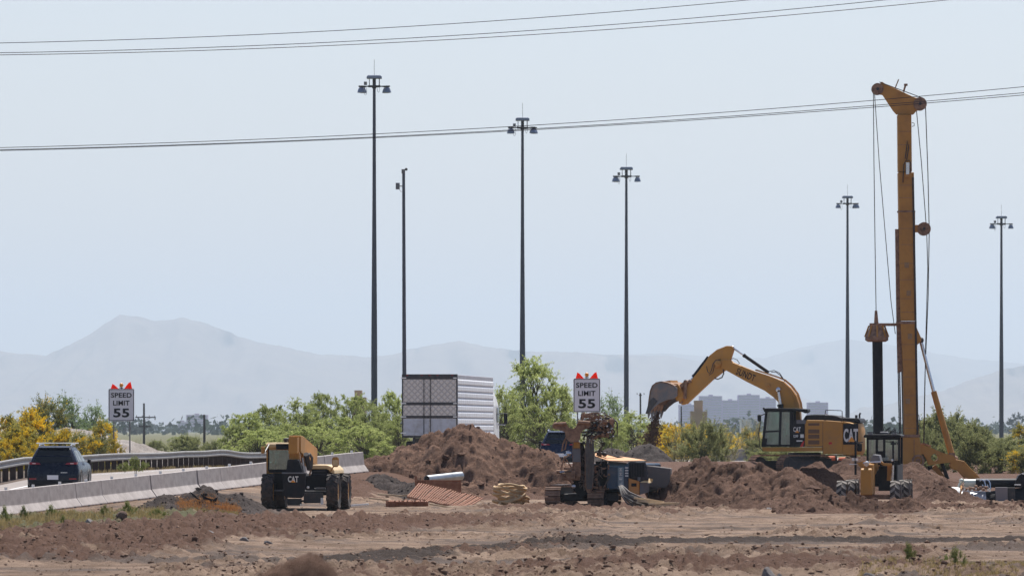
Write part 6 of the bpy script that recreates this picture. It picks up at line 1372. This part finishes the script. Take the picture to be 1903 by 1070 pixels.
# ================================================================== TREES AND PLANTS
def tree_geo(seed, H, Rw, K, nt, nl, lw, ll, low=.15, up=.3, droop=.5, tw=.45, stems=3, trunk_r=.09, bloom=0.0, wisp=.25, top=.58):
    rg = np.random.RandomState(seed); wood = MB(); base = np.array([0., 0., 0.])
    st_ = []
    for s_ in range(stems):
        a = rg.uniform(0, 6.28); st_.append(np.array([math.cos(a) * Rw * .25, math.sin(a) * Rw * .25, H * rg.uniform(.25, .4)]))
        wood.tube([(rg.uniform(-.05, .05) * Rw, rg.uniform(-.05, .05) * Rw, -.2), tuple(st_[-1] * .5 + np.array([0, 0, .05])), tuple(st_[-1])], [trunk_r, trunk_r * .8, trunk_r * .6], 6)
    C = []
    nlobe = 6; lob = rg.uniform(.72, 1.12, nlobe)
    while len(C) < K:
        z = low + (1 - low) * rg.rand() ** .85; th = rg.uniform(0, 2 * math.pi)
        env = math.sqrt(max(0, 1 - ((z - .42) / top) ** 2)) * lob[int(th / (2 * math.pi) * nlobe) % nlobe]
        if env <= 0: continue
        r = env * Rw * rg.rand() ** .42
        C.append((r * math.cos(th), r * math.sin(th), z * H * (1 - .12 * rg.rand())))
    C = np.array(C)
    for c in C:
        s_ = st_[rg.randint(len(st_))]; mid = s_ * .45 + c * .55 + np.array([0, 0, .08 * H]) + rg.randn(3) * .05 * Rw
        wood.tube([tuple(s_), tuple(mid), tuple(c)], [trunk_r * .4, trunk_r * .22, trunk_r * .1], 4)
    T_ = K * nt; cc = np.repeat(C, nt, 0); outd = cc - np.array([0, 0, H * .4]); outd /= np.linalg.norm(outd, axis=1)[:, None] + 1e-6
    d = outd * .7 + rg.randn(T_, 3) * .6 + np.array([0, 0, up]); d /= np.linalg.norm(d, axis=1)[:, None]
    L_ = tw * rg.uniform(.5, 1.3, T_) * np.where(rg.rand(T_) < wisp * .4, 1.7, 1.0)
    tpar = rg.rand(T_, nl); 
    Pp = cc[:, None, :] + d[:, None, :] * (L_[:, None] * tpar)[:, :, None]
    Pp[:, :, 2] -= droop * (tpar ** 2) * L_[:, None]
    Pp += rg.randn(T_, nl, 3) * .035
    for i in range(0, T_, 4):
        q = cc[i]; wood.tube([tuple(q), tuple(q + d[i] * L_[i] * .55 - np.array([0, 0, droop * .3 * L_[i]])), tuple(q + d[i] * L_[i] - np.array([0, 0, droop * L_[i]]))], [.012, .009, .005], 3)
    Pp = Pp.reshape(-1, 3); n = len(Pp)
    ax = np.repeat(d, nl, 0) * .6 + rg.randn(n, 3) * .55 - np.array([0, 0, droop * .6]); ax /= np.linalg.norm(ax, axis=1)[:, None]
    sd = np.cross(ax, rg.randn(n, 3)); sd /= np.linalg.norm(sd, axis=1)[:, None]
    a = ax * (ll * rg.uniform(.6, 1.3, n))[:, None] * .5; b = sd * (lw * rg.uniform(.6, 1.3, n))[:, None] * .5
    V = np.stack([Pp - a, Pp - a * .1 + b, Pp + a, Pp - a * .1 - b], 1)
    V[:, :, 2] = np.maximum(V[:, :, 2], .02)
    mask = None
    if bloom > 0:
        f = fbm(Pp[:, 0] * 1.1 + seed, Pp[:, 1] * 1.1 + Pp[:, 2] * 1.3, 3, seed); mask = (f + rg.randn(n) * .18) > np.quantile(f, 1 - bloom)
    return wood, V, mask
def quads(V): return V.reshape(-1, 3), np.arange(len(V) * 4).reshape(-1, 4)
PROTO = {}
def make_proto(key, leafm, barkm, bloomm=None, **k):
    wood, V, mask = tree_geo(**k)
    if mask is None: parts = [('crown', leafm, V)]
    else: parts = [('crown', leafm, V[~mask]), ('blossom', bloomm, V[mask])]
    PROTO[key] = (wood, barkm, parts, k['H'], k['Rw'], [])
MESQ = leaf_mat('mesquite_leaves', (.27, .325, .10), (.46, .49, .20), .58)
MESQ2 = leaf_mat('bluegreen_leaves', (.17, .23, .11), (.27, .34, .17), .5)
OLIV = leaf_mat('olive_leaves', (.19, .21, .085), (.33, .33, .15), .5)
OLIV2 = leaf_mat('dusty_olive_leaves', (.23, .21, .10), (.36, .32, .17), .5)
YEL = leaf_mat('yellow_blossom', (.70, .44, .015), (.85, .62, .05), .5)
YGRN = leaf_mat('palo_verde_leaves', (.27, .26, .07), (.42, .37, .10), .55)
DRK = leaf_mat('far_tree_leaves', (.03, .045, .03), (.06, .08, .05), .3)
make_proto('mesq1', MESQ, BARK, seed=1, H=4.0, Rw=2.3, K=87, nt=9, nl=35, lw=0.044, ll=0.117, droop=.55, tw=.62, low=.03, top=.62)
make_proto('mesq2', MESQ, BARK, seed=2, H=4.0, Rw=2.2, K=81, nt=9, nl=35, lw=0.044, ll=0.117, droop=.5, tw=.6, wisp=.5, low=.03, top=.62)
make_proto('mesq3', MESQ, BARK, seed=3, H=4.2, Rw=2.1, K=75, nt=9, nl=33, lw=0.042, ll=0.117, droop=.6, tw=.75, wisp=.8, low=.1)
make_proto('tall', MESQ, BARK, seed=4, H=6.0, Rw=2.7, K=107, nt=10, nl=35, lw=0.047, ll=0.123, droop=.5, tw=.8, wisp=.9, low=.08, trunk_r=.12)
make_proto('pale', MESQ2, BARK, seed=5, H=4.0, Rw=2.2, K=60, nt=8, nl=11, lw=.06, ll=.16, droop=.4, tw=.8, wisp=1)
make_proto('palo1', YGRN, BARKG, YEL, seed=6, H=3.0, Rw=1.8, K=75, nt=9, nl=37, lw=0.048, ll=0.102, droop=.2, tw=.5, low=.02, bloom=.42, wisp=.5, stems=4)
make_proto('palo2', YGRN, BARKG, YEL, seed=7, H=3.0, Rw=1.9, K=69, nt=9, nl=37, lw=0.048, ll=0.102, droop=.2, tw=.55, low=.02, bloom=.55, wisp=.5, stems=4)
make_proto('palo3', OLIV, BARKG, YEL, seed=8, H=3.0, Rw=1.7, K=66, nt=9, nl=33, lw=0.044, ll=0.102, droop=.2, tw=.6, low=.02, bloom=.2, wisp=.8, stems=4)
make_proto('broom1', OLIV, BARKG, seed=9, H=2.2, Rw=1.1, K=51, nt=10, nl=27, lw=.028, ll=.15, up=1.5, droop=-.1, tw=.5, low=.02, wisp=.6, stems=5, trunk_r=.04, top=.65)
make_proto('broom2', OLIV2, BARK, seed=10, H=2.2, Rw=1.2, K=36, nt=10, nl=12, lw=.022, ll=.16, up=1.6, droop=-.1, tw=.6, low=.02, wisp=.9, stems=5, trunk_r=.04, top=.65)
make_proto('bush', OLIV, BARKG, seed=11, H=3.0, Rw=2.3, K=90, nt=10, nl=28, lw=.055, ll=.13, up=1.1, droop=.0, tw=.55, low=.02, wisp=.6, stems=5)
make_proto('far', DRK, BARK, seed=12, H=4.0, Rw=2.0, K=34, nt=8, nl=16, lw=.16, ll=.22, droop=.1, tw=.55, low=.12)
make_proto('weed', leaf_mat('weed_leaves', (.13, .17, .05), (.26, .26, .09), .4), BARKG, seed=13, H=.5, Rw=.45, K=16, nt=8, nl=10, lw=.022, ll=.09, up=1.2, droop=0, tw=.18, low=.02, wisp=.5, stems=4, trunk_r=.01)
_m = {}
def plant(key, px, py_top, Y, wpx, zb, label, cat='tree', group=None, name=None, rot=None):
    wood, barkm, parts, H, Rw, cache = PROTO[key]
    if not cache:
        me0 = MB(); 
        w0 = bpy.data.meshes.new('trunk'); w0.from_pydata(wood.v, [], wood.f); w0.materials.append(barkm); cache.append(('trunk', w0))
        for nm, m_, V in parts: v_, f_ = quads(V); cache.append((nm, np_mesh(nm, v_, f_, m_)))
    s_ = F / Y; h = Z_(py_top, Y) - zb; w = wpx / s_
    r = empty(name or {'tree': 'mesquite_tree', 'bush': 'bush', 'weed': 'weed'}.get(cat, 'tree'), (X_(px, Y), Y, zb), 0, label, cat, group)
    sx = w / (2 * Rw) / 1.12; sz = h / H / 1.02; r.scale = (sx, sx, sz); r.rotation_euler = (0, 0, rot if rot is not None else random.uniform(0, 6.28))
    for nm, me in cache:
        o = link(nm, me, r)
    return r
G1 = 'green mesquite trees behind the freeway'; G2 = 'yellow flowering palo verde trees'
for a in (('mesq1', 458, 764, 372, 120, .7, 'low green tree at the left end of the green row, over the guardrail'), ('mesq2', 505, 752, 380, 110, .7, 'green tree just above the cab of the telehandler'), ('mesq3', 556, 742, 376, 115, .7, 'green tree right behind the raised boom of the telehandler'),
          ('mesq1', 600, 727, 384, 105, .7, 'green tree with the highest top left of the tallest lamp mast'), ('mesq2', 655, 732, 390, 100, .7, 'green tree touching the left side of the tallest lamp mast'), ('mesq3', 690, 745, 372, 95, .7, 'bushy green tree at the foot of the tallest lamp mast'),
          ('mesq1', 735, 724, 386, 105, .7, 'green tree half hidden behind the left side of the box trailer'), ('mesq2', 630, 775, 352, 150, .75, 'broad low green tree in front of the row beside the tallest lamp mast'), ('mesq3', 530, 785, 356, 150, .75, 'broad low green tree in front of the row behind the telehandler'),
          ('mesq1', 715, 778, 350, 110, .75, 'low green tree between the tallest mast and the largest mound')):
    plant(*a, cat='tree', group=G1)
for a in (('mesq2', 440, 790, 366, 70, .6, 'small low green tree at the far left tip of the green row'), ('mesq1', 575, 790, 345, 170, .7, 'spreading low green tree right behind the engine cover of the telehandler'), ('mesq2', 672, 792, 344, 130, .7, 'low green tree over the barriers just left of the tallest mast'),
          ('mesq1', 480, 795, 350, 130, .6, 'low green tree over the guardrail left of the telehandler cab'), ('mesq3', 742, 770, 348, 80, .7, 'low green tree touching the trailer doors')):
    plant(*a, cat='tree', group=G1)
for a in (('tall', 985, 668, 368, 165, .8, 'tallest green tree, right of the box trailer'), ('mesq3', 935, 720, 362, 90, .8, 'narrow green tree directly right of the truck cab'), ('mesq2', 1035, 715, 366, 100, .8, 'green tree left of the right speed limit sign'),
          ('mesq1', 1000, 750, 345, 150, .9, 'dense low green tree above the half hidden blue suv'), ('pale', 1135, 738, 380, 110, .8, 'airy green tree just right of the right speed limit sign'), ('mesq2', 1120, 770, 350, 110, .9, 'low green tree behind the hoses of the drilling rig'),
          ('mesq3', 1175, 765, 356, 105, .9, 'low green tree left of the falling soil')):
    plant(*a, cat='tree', group=G1)
for a in (('palo1', 15, 775, 322, 110, .6, 'yellow flowering tree at the left edge of the photo'), ('palo2', 62, 766, 312, 105, .7, 'yellow flowering tree directly above the dark blue suv'), ('palo3', 85, 752, 318, 130, .7, 'tallest olive yellow tree left of the left speed limit sign'),
          ('palo2', 25, 815, 290, 110, .6, 'low yellow flowering bush left of the dark blue suv'), ('palo3', 150, 808, 300, 85, .8, 'olive bush over the white slope right of the dark blue suv'), ('palo1', 192, 782, 316, 66, .8, 'yellow flowering tree directly left of the left sign posts'),
          ('palo2', 212, 818, 300, 40, .8, 'small yellow flowering bush at the left sign posts'), ('palo1', 1235, 787, 400, 100, .9, 'bright yellow flowering tree right of the falling soil'), ('palo2', 1252, 796, 385, 90, .9, 'low bright yellow flowering bush under the raised bucket'), ('palo1', 1218, 800, 390, 60, .9, 'small bright yellow bush touching the falling soil'), ('palo2', 1275, 790, 410, 95, .9, 'bright yellow tree below the beige tower'),
          ('palo2', 1345, 806, 400, 90, .9, 'yellow flowering bush above the stray concrete barrier'), ('palo3', 1390, 800, 405, 80, .9, 'olive tree with sparse yellow flowers left of the excavator cab'), ('palo1', 1900, 789, 420, 60, .9, 'bright yellow flowering tree at the right edge of the photo'),
          ('palo2', 120, 800, 306, 95, .6, 'olive yellow bush just above the roof bars of the dark blue suv'), ('palo1', 40, 790, 300, 110, .6, 'dense yellow flowering tree up left of the dark blue suv'), ('palo3', 180, 815, 296, 80, .6, 'low olive bush right of the dark blue suv mirror'),
          ('palo3', 1310, 812, 396, 120, .9, 'olive and yellow bush in front of the beige tower'), ('palo3', 1890, 830, 400, 90, .8, 'olive yellow bush low at the right edge behind the last lamp mast')):
    plant(*a, cat='tree', group=G2, name='palo_verde_tree')
for a in (('pale', 120, 740, 420, 140, .8, 'pale green tree behind the yellow trees at the left', 'tree'), ('pale', 175, 756, 430, 90, .8, 'faint green tree directly left of the left speed limit sign', 'tree'),
          ('broom1', 1310, 792, 345, 95, .6, 'dense olive bush right of the grey gravelly mound', 'bush'), ('broom2', 1345, 800, 350, 70, .6, 'wispy olive bush between the dense bush and the excavator', 'bush'), ('broom2', 1275, 800, 352, 70, .6, 'wispy bush in front of the bright yellow trees', 'bush'),
          ('broom2', 1398, 792, 380, 60, .8, 'tall dry bush touching the left side of the excavator cab', 'bush'), ('bush', 1478, 838, 400, 170, .7, 'low green bush seen under the body of the excavator', 'bush'),
          ('bush', 285, 822, 470, 60, .6, 'green bush beyond the guardrail right of the utility pole', 'bush'), ('broom2', 245, 826, 340, 50, .7, 'dry brush beyond the guardrail at the left sign posts', 'bush'), ('bush', 345, 812, 500, 90, .6, 'broad green bush beyond the guardrail under the pink tower', 'bush'), ('broom1', 405, 822, 450, 60, .6, 'low brush right of the plain dark pole', 'bush'),
          ('bush', 1722, 815, 334, 90, .35, 'olive brush between the mast foot and the lever arm of the piling rig', 'bush'), ('bush', 1800, 808, 330, 130, .35, 'tall olive bush directly behind the stay cylinder of the piling rig', 'bush'), ('bush', 1858, 828, 332, 100, .35, 'olive bush hiding the base of the rightmost lamp mast', 'bush'),
          ('palo3', 1905, 835, 330, 90, .35, 'low olive bush with few yellow flowers in the right corner above the pump trailer', 'bush'), ('bush', 1755, 845, 332, 80, .35, 'low brush seen through the gap under the lever arm', 'bush'), ('broom1', 1440, 838, 350, 120, .4, 'low brush between the dirt pile and the excavator tracks', 'bush'), ('bush', 1650, 835, 345, 90, .4, 'green brush seen between grader cab and piling rig mast', 'bush'),
          ('bush', 1745, 772, 400, 150, .8, 'large olive green tree right behind the piling rig mast', 'tree'), ('bush', 1805, 790, 392, 130, .8, 'broad olive tree above the boom of the piling rig', 'tree'), ('bush', 1850, 822, 380, 120, .8, 'olive bush at the foot of the rightmost lamp mast', 'bush'),
          ('bush', 1775, 785, 410, 190, .8, 'widest olive green tree between mast and rightmost lamp mast', 'tree'), ('bush', 1870, 815, 415, 120, .8, 'olive green tree between the rightmost lamp mast and the yellow tree', 'tree'), ('broom1', 1440, 815, 372, 110, .7, 'olive brush seen between the dirt pile and the excavator deck', 'bush'), ('bush', 1716, 800, 385, 80, .8, 'olive bush directly right of the mast foot', 'bush'), ('bush', 1790, 840, 360, 150, .7, 'low olive bush above the white and black pump trailer', 'bush'), ('bush', 1620, 835, 420, 110, .8, 'green bush behind the road grader', 'bush')):
    plant(*a[:-1], cat=a[-1], group='olive bushes beyond the yard' if a[-1] == 'bush' else 'trees beyond the yard', name='bush' if a[-1] == 'bush' else 'shade_tree')
FT = [(14, 772, 2160, 40, 'dark far tree at the left edge behind the yellow trees'), (236, 778, 3120, 46, 'hazy far tree behind the left speed limit sign'), (255, 788, 3120, 34, 'hazy far tree between sign and utility pole'), (310, 797, 3600, 14, 'small hazy far tree left of the pink tower'), (338, 792, 3360, 26, 'dark hazy tree in front of the pink tower'),
      (336, 810, 800, 56, 'green bush in front of the pink tower'), (292, 818, 760, 34, 'small green bush right of the utility pole'), (400, 812, 3120, 44, 'hazy far bush right of the plain dark pole'), (1888, 768, 3600, 48, 'dark hazy tree at the right edge above the yellow tree'), (1841, 792, 3600, 9, 'tiny hazy conifer left of the rightmost lamp mast'), (1255, 800, 2880, 40, 'hazy far bush left of the beige tower'), (1760, 800, 3360, 60, 'hazy far tree behind the olive trees')]
for px, py, Y, w, lab in FT:
    plant('far' if py != 810 and py != 818 else 'mesq1', px, py, Y, w, .7, lab, 'tree', 'far trees in the haze', 'far_tree')
# vegetation mass towards the horizon
rg2 = np.random.RandomState(9)
def fartrees():
    V = []
    for k in range(420):
        Y = rg2.uniform(2600, 7600); X = (rg2.uniform(-300, 2200) - 951.5) / F * Y; h = rg2.uniform(4.0, 8.5); w = rg2.uniform(8, 22); n = 26
        p = rg2.randn(n, 3) * np.array([w / 2.6, w / 3, h / 3.2]) + np.array([X, Y, .8 + h * .5]); p[:, 2] = np.maximum(p[:, 2], 1.0)
        ax = rg2.randn(n, 3); ax /= np.linalg.norm(ax, axis=1)[:, None]; sd = np.cross(ax, rg2.randn(n, 3)); sd /= np.linalg.norm(sd, axis=1)[:, None]
        V.append(np.stack([p - ax * 1.6, p + sd * 1.3, p + ax * 1.6, p - sd * 1.3], 1))
    v_, f_ = quads(np.concatenate(V)); o = link('distant_woodland', np_mesh('distant_woodland', v_, f_, DRK)); tag(o, 'distant band of hazy scrub on the horizon', 'scrub', None, 'stuff')
fartrees()
# weeds you can tell apart
for i, (px, Y, w, h, lab) in enumerate(((10, 172, 26, 26, 'green weed clump at the left edge of the berm'), (45, 176, 22, 20, 'weed clump left of the dark brown rock'), (96, 182, 26, 20, 'taller weed between the berm and the barriers'), (118, 171, 16, 14, 'yellow green weed beside the dark brown rock'), (193, 186, 26, 16, 'green weed right of the flat grey rock'), (238, 190, 30, 22, 'bright green weed left of the dark soil heap'),
                                  (292, 192, 34, 15, 'yellow green weed at the foot of the dark soil heap'), (1690, 121, 34, 28, 'grass clump left of the dead stick at the bottom right'), (1775, 120, 44, 34, 'largest grass clump near the bottom right corner'), (252, 262, 44, 24, 'weed clump growing in front of the guardrail right of the dark blue suv'), (232, 268, 34, 14, 'low weed in front of the guardrail posts'))):
    g = GZ(X_(px, Y), Y) if Y < 250 else float(zroad(X_(px, Y), Y)); plant('weed', px, 800 - (g + h / (F / Y) - CZ) * F / Y, Y, w, g - .01, lab, 'weed', 'weeds on the bare ground')
# dry grass
def grass():
    V = []
    rr_ = np.random.RandomState(2)
    def tuft(X, Y, z, h, n):
        a = rr_.uniform(0, 6.28, n); b = np.array([X, Y, z]) + np.stack([rr_.randn(n) * .05, rr_.randn(n) * .05, np.zeros(n)], 1)
        tip = b + np.stack([np.cos(a) * h * .35, np.sin(a) * h * .35, h * rr_.uniform(.6, 1.1, n)], 1); s_ = np.stack([-np.sin(a), np.cos(a), np.zeros(n)], 1) * .008
        V.append(np.stack([b - s_, b + s_, tip + s_ * .3, tip - s_ * .3], 1))
    pts = []
    for k in range(2400):
        t_ = rr_.rand(); px = -20 + 330 * t_; Y = 166 + 32 * t_ + rr_.randn() * 4.5; pts.append((X_(px, Y), Y, .05 + .16 * rr_.rand() ** 2))
    for k in range(420): Y = rr_.uniform(199.5, 201.5); pts.append((X_(rr_.uniform(340, 440), Y), Y, .14))
    for k in range(500): Y = rr_.uniform(112, 126); pts.append((X_(rr_.uniform(1600, 1903), Y), Y, .08))
    for k in range(500): Y = rr_.uniform(262, 330); pts.append((XG(Y) + rr_.uniform(-1.6, .6), Y, .18))
    P_ = np.array(pts); g = ground_z(P_[:, 0], P_[:, 1])
    for (X, Y, h), z in zip(pts, g): tuft(X, Y, float(z) - .01, h, 12)
    v_, f_ = quads(np.concatenate(V)); m = leaf_mat('dry_grass_blades', (.30, .22, .09), (.48, .38, .19), .3)
    tag(link('dry_grass', np_mesh('dry_grass', v_, f_, m)), 'dry grass scattered over the berm and verge', 'grass', None, 'stuff')
    V.clear()
    hp = bpy.data.objects['dirt_pile.006']; kd_co = np.zeros(len(hp.data.vertices) * 3, np.float32); hp.data.vertices.foreach_get('co', kd_co); kd_co = kd_co.reshape(-1, 3) + np.array(hp.location)
    def PH(x, y): return float(kd_co[np.argmin((kd_co[:, 0] - x) ** 2 + (kd_co[:, 1] - y) ** 2), 2])
    for k in range(900):
        px = rr_.uniform(330, 445); Y = 200.8 + rr_.randn() * .5; tuft(X_(px, Y), Y, PH(X_(px, Y), Y) - .01, .07, 5)
    v_, f_ = quads(np.concatenate(V)); tag(link('orange_dry_grass', np_mesh('orange_dry_grass', v_, f_, leaf_mat('orange_grass_blades', (.40, .17, .06), (.5, .27, .11), .3))), 'orange dry grass on the front of the dark soil heap', 'grass', None, 'stuff')
grass()
# loose stones
CLODM = soil_mat('loose_clods', (.15, .092, .063), (.27, .18, .128), (.10, .062, .045), .01, .8)[0]
def pebbles():
    rr_ = np.random.RandomState(8); n = 34000; Y = 1 / rr_.uniform(1 / 245, 1 / 108, n); X = (rr_.uniform(-30, 1930, n) - 951.5) / F * Y
    ok = (X - XB(Y)) > 1.0; X, Y = X[ok], Y[ok]; kp = rr_.rand(len(X)) < .12 + .88 * rough_f(X, Y) ** 1.3 + .4 * darkband(X, Y); X, Y = X[kp], Y[kp]; z = ground_z(X, Y); s_ = np.minimum(.015 + rr_.pareto(2.5, len(X)) * .015, .06) * np.where(rr_.rand(len(X)) < .003, 1.7, 1)
    cv, cf = clods(None, np.stack([X, Y, z + s_ * .15], 1), s_, rr_); me = np_mesh('scattered_clods', cv, np.array(cf), CLODM)
    tag(link('scattered_clods', me), 'loose clods and pebbles strewn over the dirt yard', 'clods', None, 'stuff')
pebbles()

# ================================================================== LIGHT, HAZE, CAMERA
SUN_EL, SUN_AZ = 60.0, 16.0     # azimuth clockwise from the view direction
w = bpy.data.worlds.new('World'); S.world = w; w.use_nodes = True; nt = w.node_tree
sky = nt.nodes.new('ShaderNodeTexSky'); sky.sky_type = 'NISHITA'; sky.sun_disc = False; sky.sun_elevation = R(SUN_EL); sky.sun_rotation = R(SUN_AZ)
sky.air_density = 1.0; sky.dust_density = 1.2; sky.ozone_density = 2.0; sky.altitude = 300
bg = nt.nodes['Background']; tn = N(nt, 'ShaderNodeMix', data_type='RGBA', blend_type='MULTIPLY'); tn.inputs['Factor'].default_value = 1; tn.inputs['B'].default_value = (1.03, .93, .95, 1)
nt.links.new(sky.outputs[0], tn.inputs['A']); nt.links.new(tn.outputs['Result'], bg.inputs[0]); bg.inputs[1].default_value = .092
sl = bpy.data.lights.new('sun', 'SUN'); sl.energy = 5.0; sl.angle = R(.5); sl.color = (1, .965, .91)
so_ = bpy.data.objects.new('sun', sl); COL.objects.link(so_)
sd = Vector((math.sin(R(SUN_AZ)) * math.cos(R(SUN_EL)), math.cos(R(SUN_AZ)) * math.cos(R(SUN_EL)), math.sin(R(SUN_EL))))
so_.rotation_euler = sd.to_track_quat('Z', 'Y').to_euler(); so_.location = (0, 0, 60)
hzm = bpy.data.materials.new('haze_air'); hzm.use_nodes = True; hn = hzm.node_tree; hn.nodes.remove(hn.nodes['Principled BSDF'])
pv = hn.nodes.new('ShaderNodeVolumePrincipled'); pv.inputs['Density'].default_value = 5.4e-5; pv.inputs['Color'].default_value = (.76, .887, 1.0, 1); pv.inputs['Anisotropy'].default_value = .3
hn.links.new(pv.outputs[0], hn.nodes['Material Output'].inputs['Volume'])
hz = MB().box(-52000, 52000, -800, 52000, -6, 1000).build('haze', hzm); tag(hz, kind='stuff'); hz['label'] = 'pale blue haze over the whole desert'; hz['category'] = 'haze'
cam = bpy.data.cameras.new('camera'); co = bpy.data.objects.new('camera', cam); COL.objects.link(co); S.camera = co
co.location = (0, 0, CZ); co.rotation_euler = (R(90), 0, 0)
cam.sensor_width = 36; cam.sensor_fit = 'HORIZONTAL'; cam.lens = F / 1903 * 36; cam.shift_y = (800 - 535) / 1903.0
cam.clip_start = 1; cam.clip_end = 120000
cam.dof.use_dof = True; cam.dof.focus_distance = 235; cam.dof.aperture_fstop = 7.1
S.render.resolution_x = 1024; S.render.resolution_y = 575
S.render.engine = 'CYCLES'
S.cycles.volume_bounces = 0; S.cycles.transparent_max_bounces = 12
vs = S.view_settings; vs.view_transform = 'Standard'; vs.look = 'None'; vs.exposure = .42; vs.gamma = 1
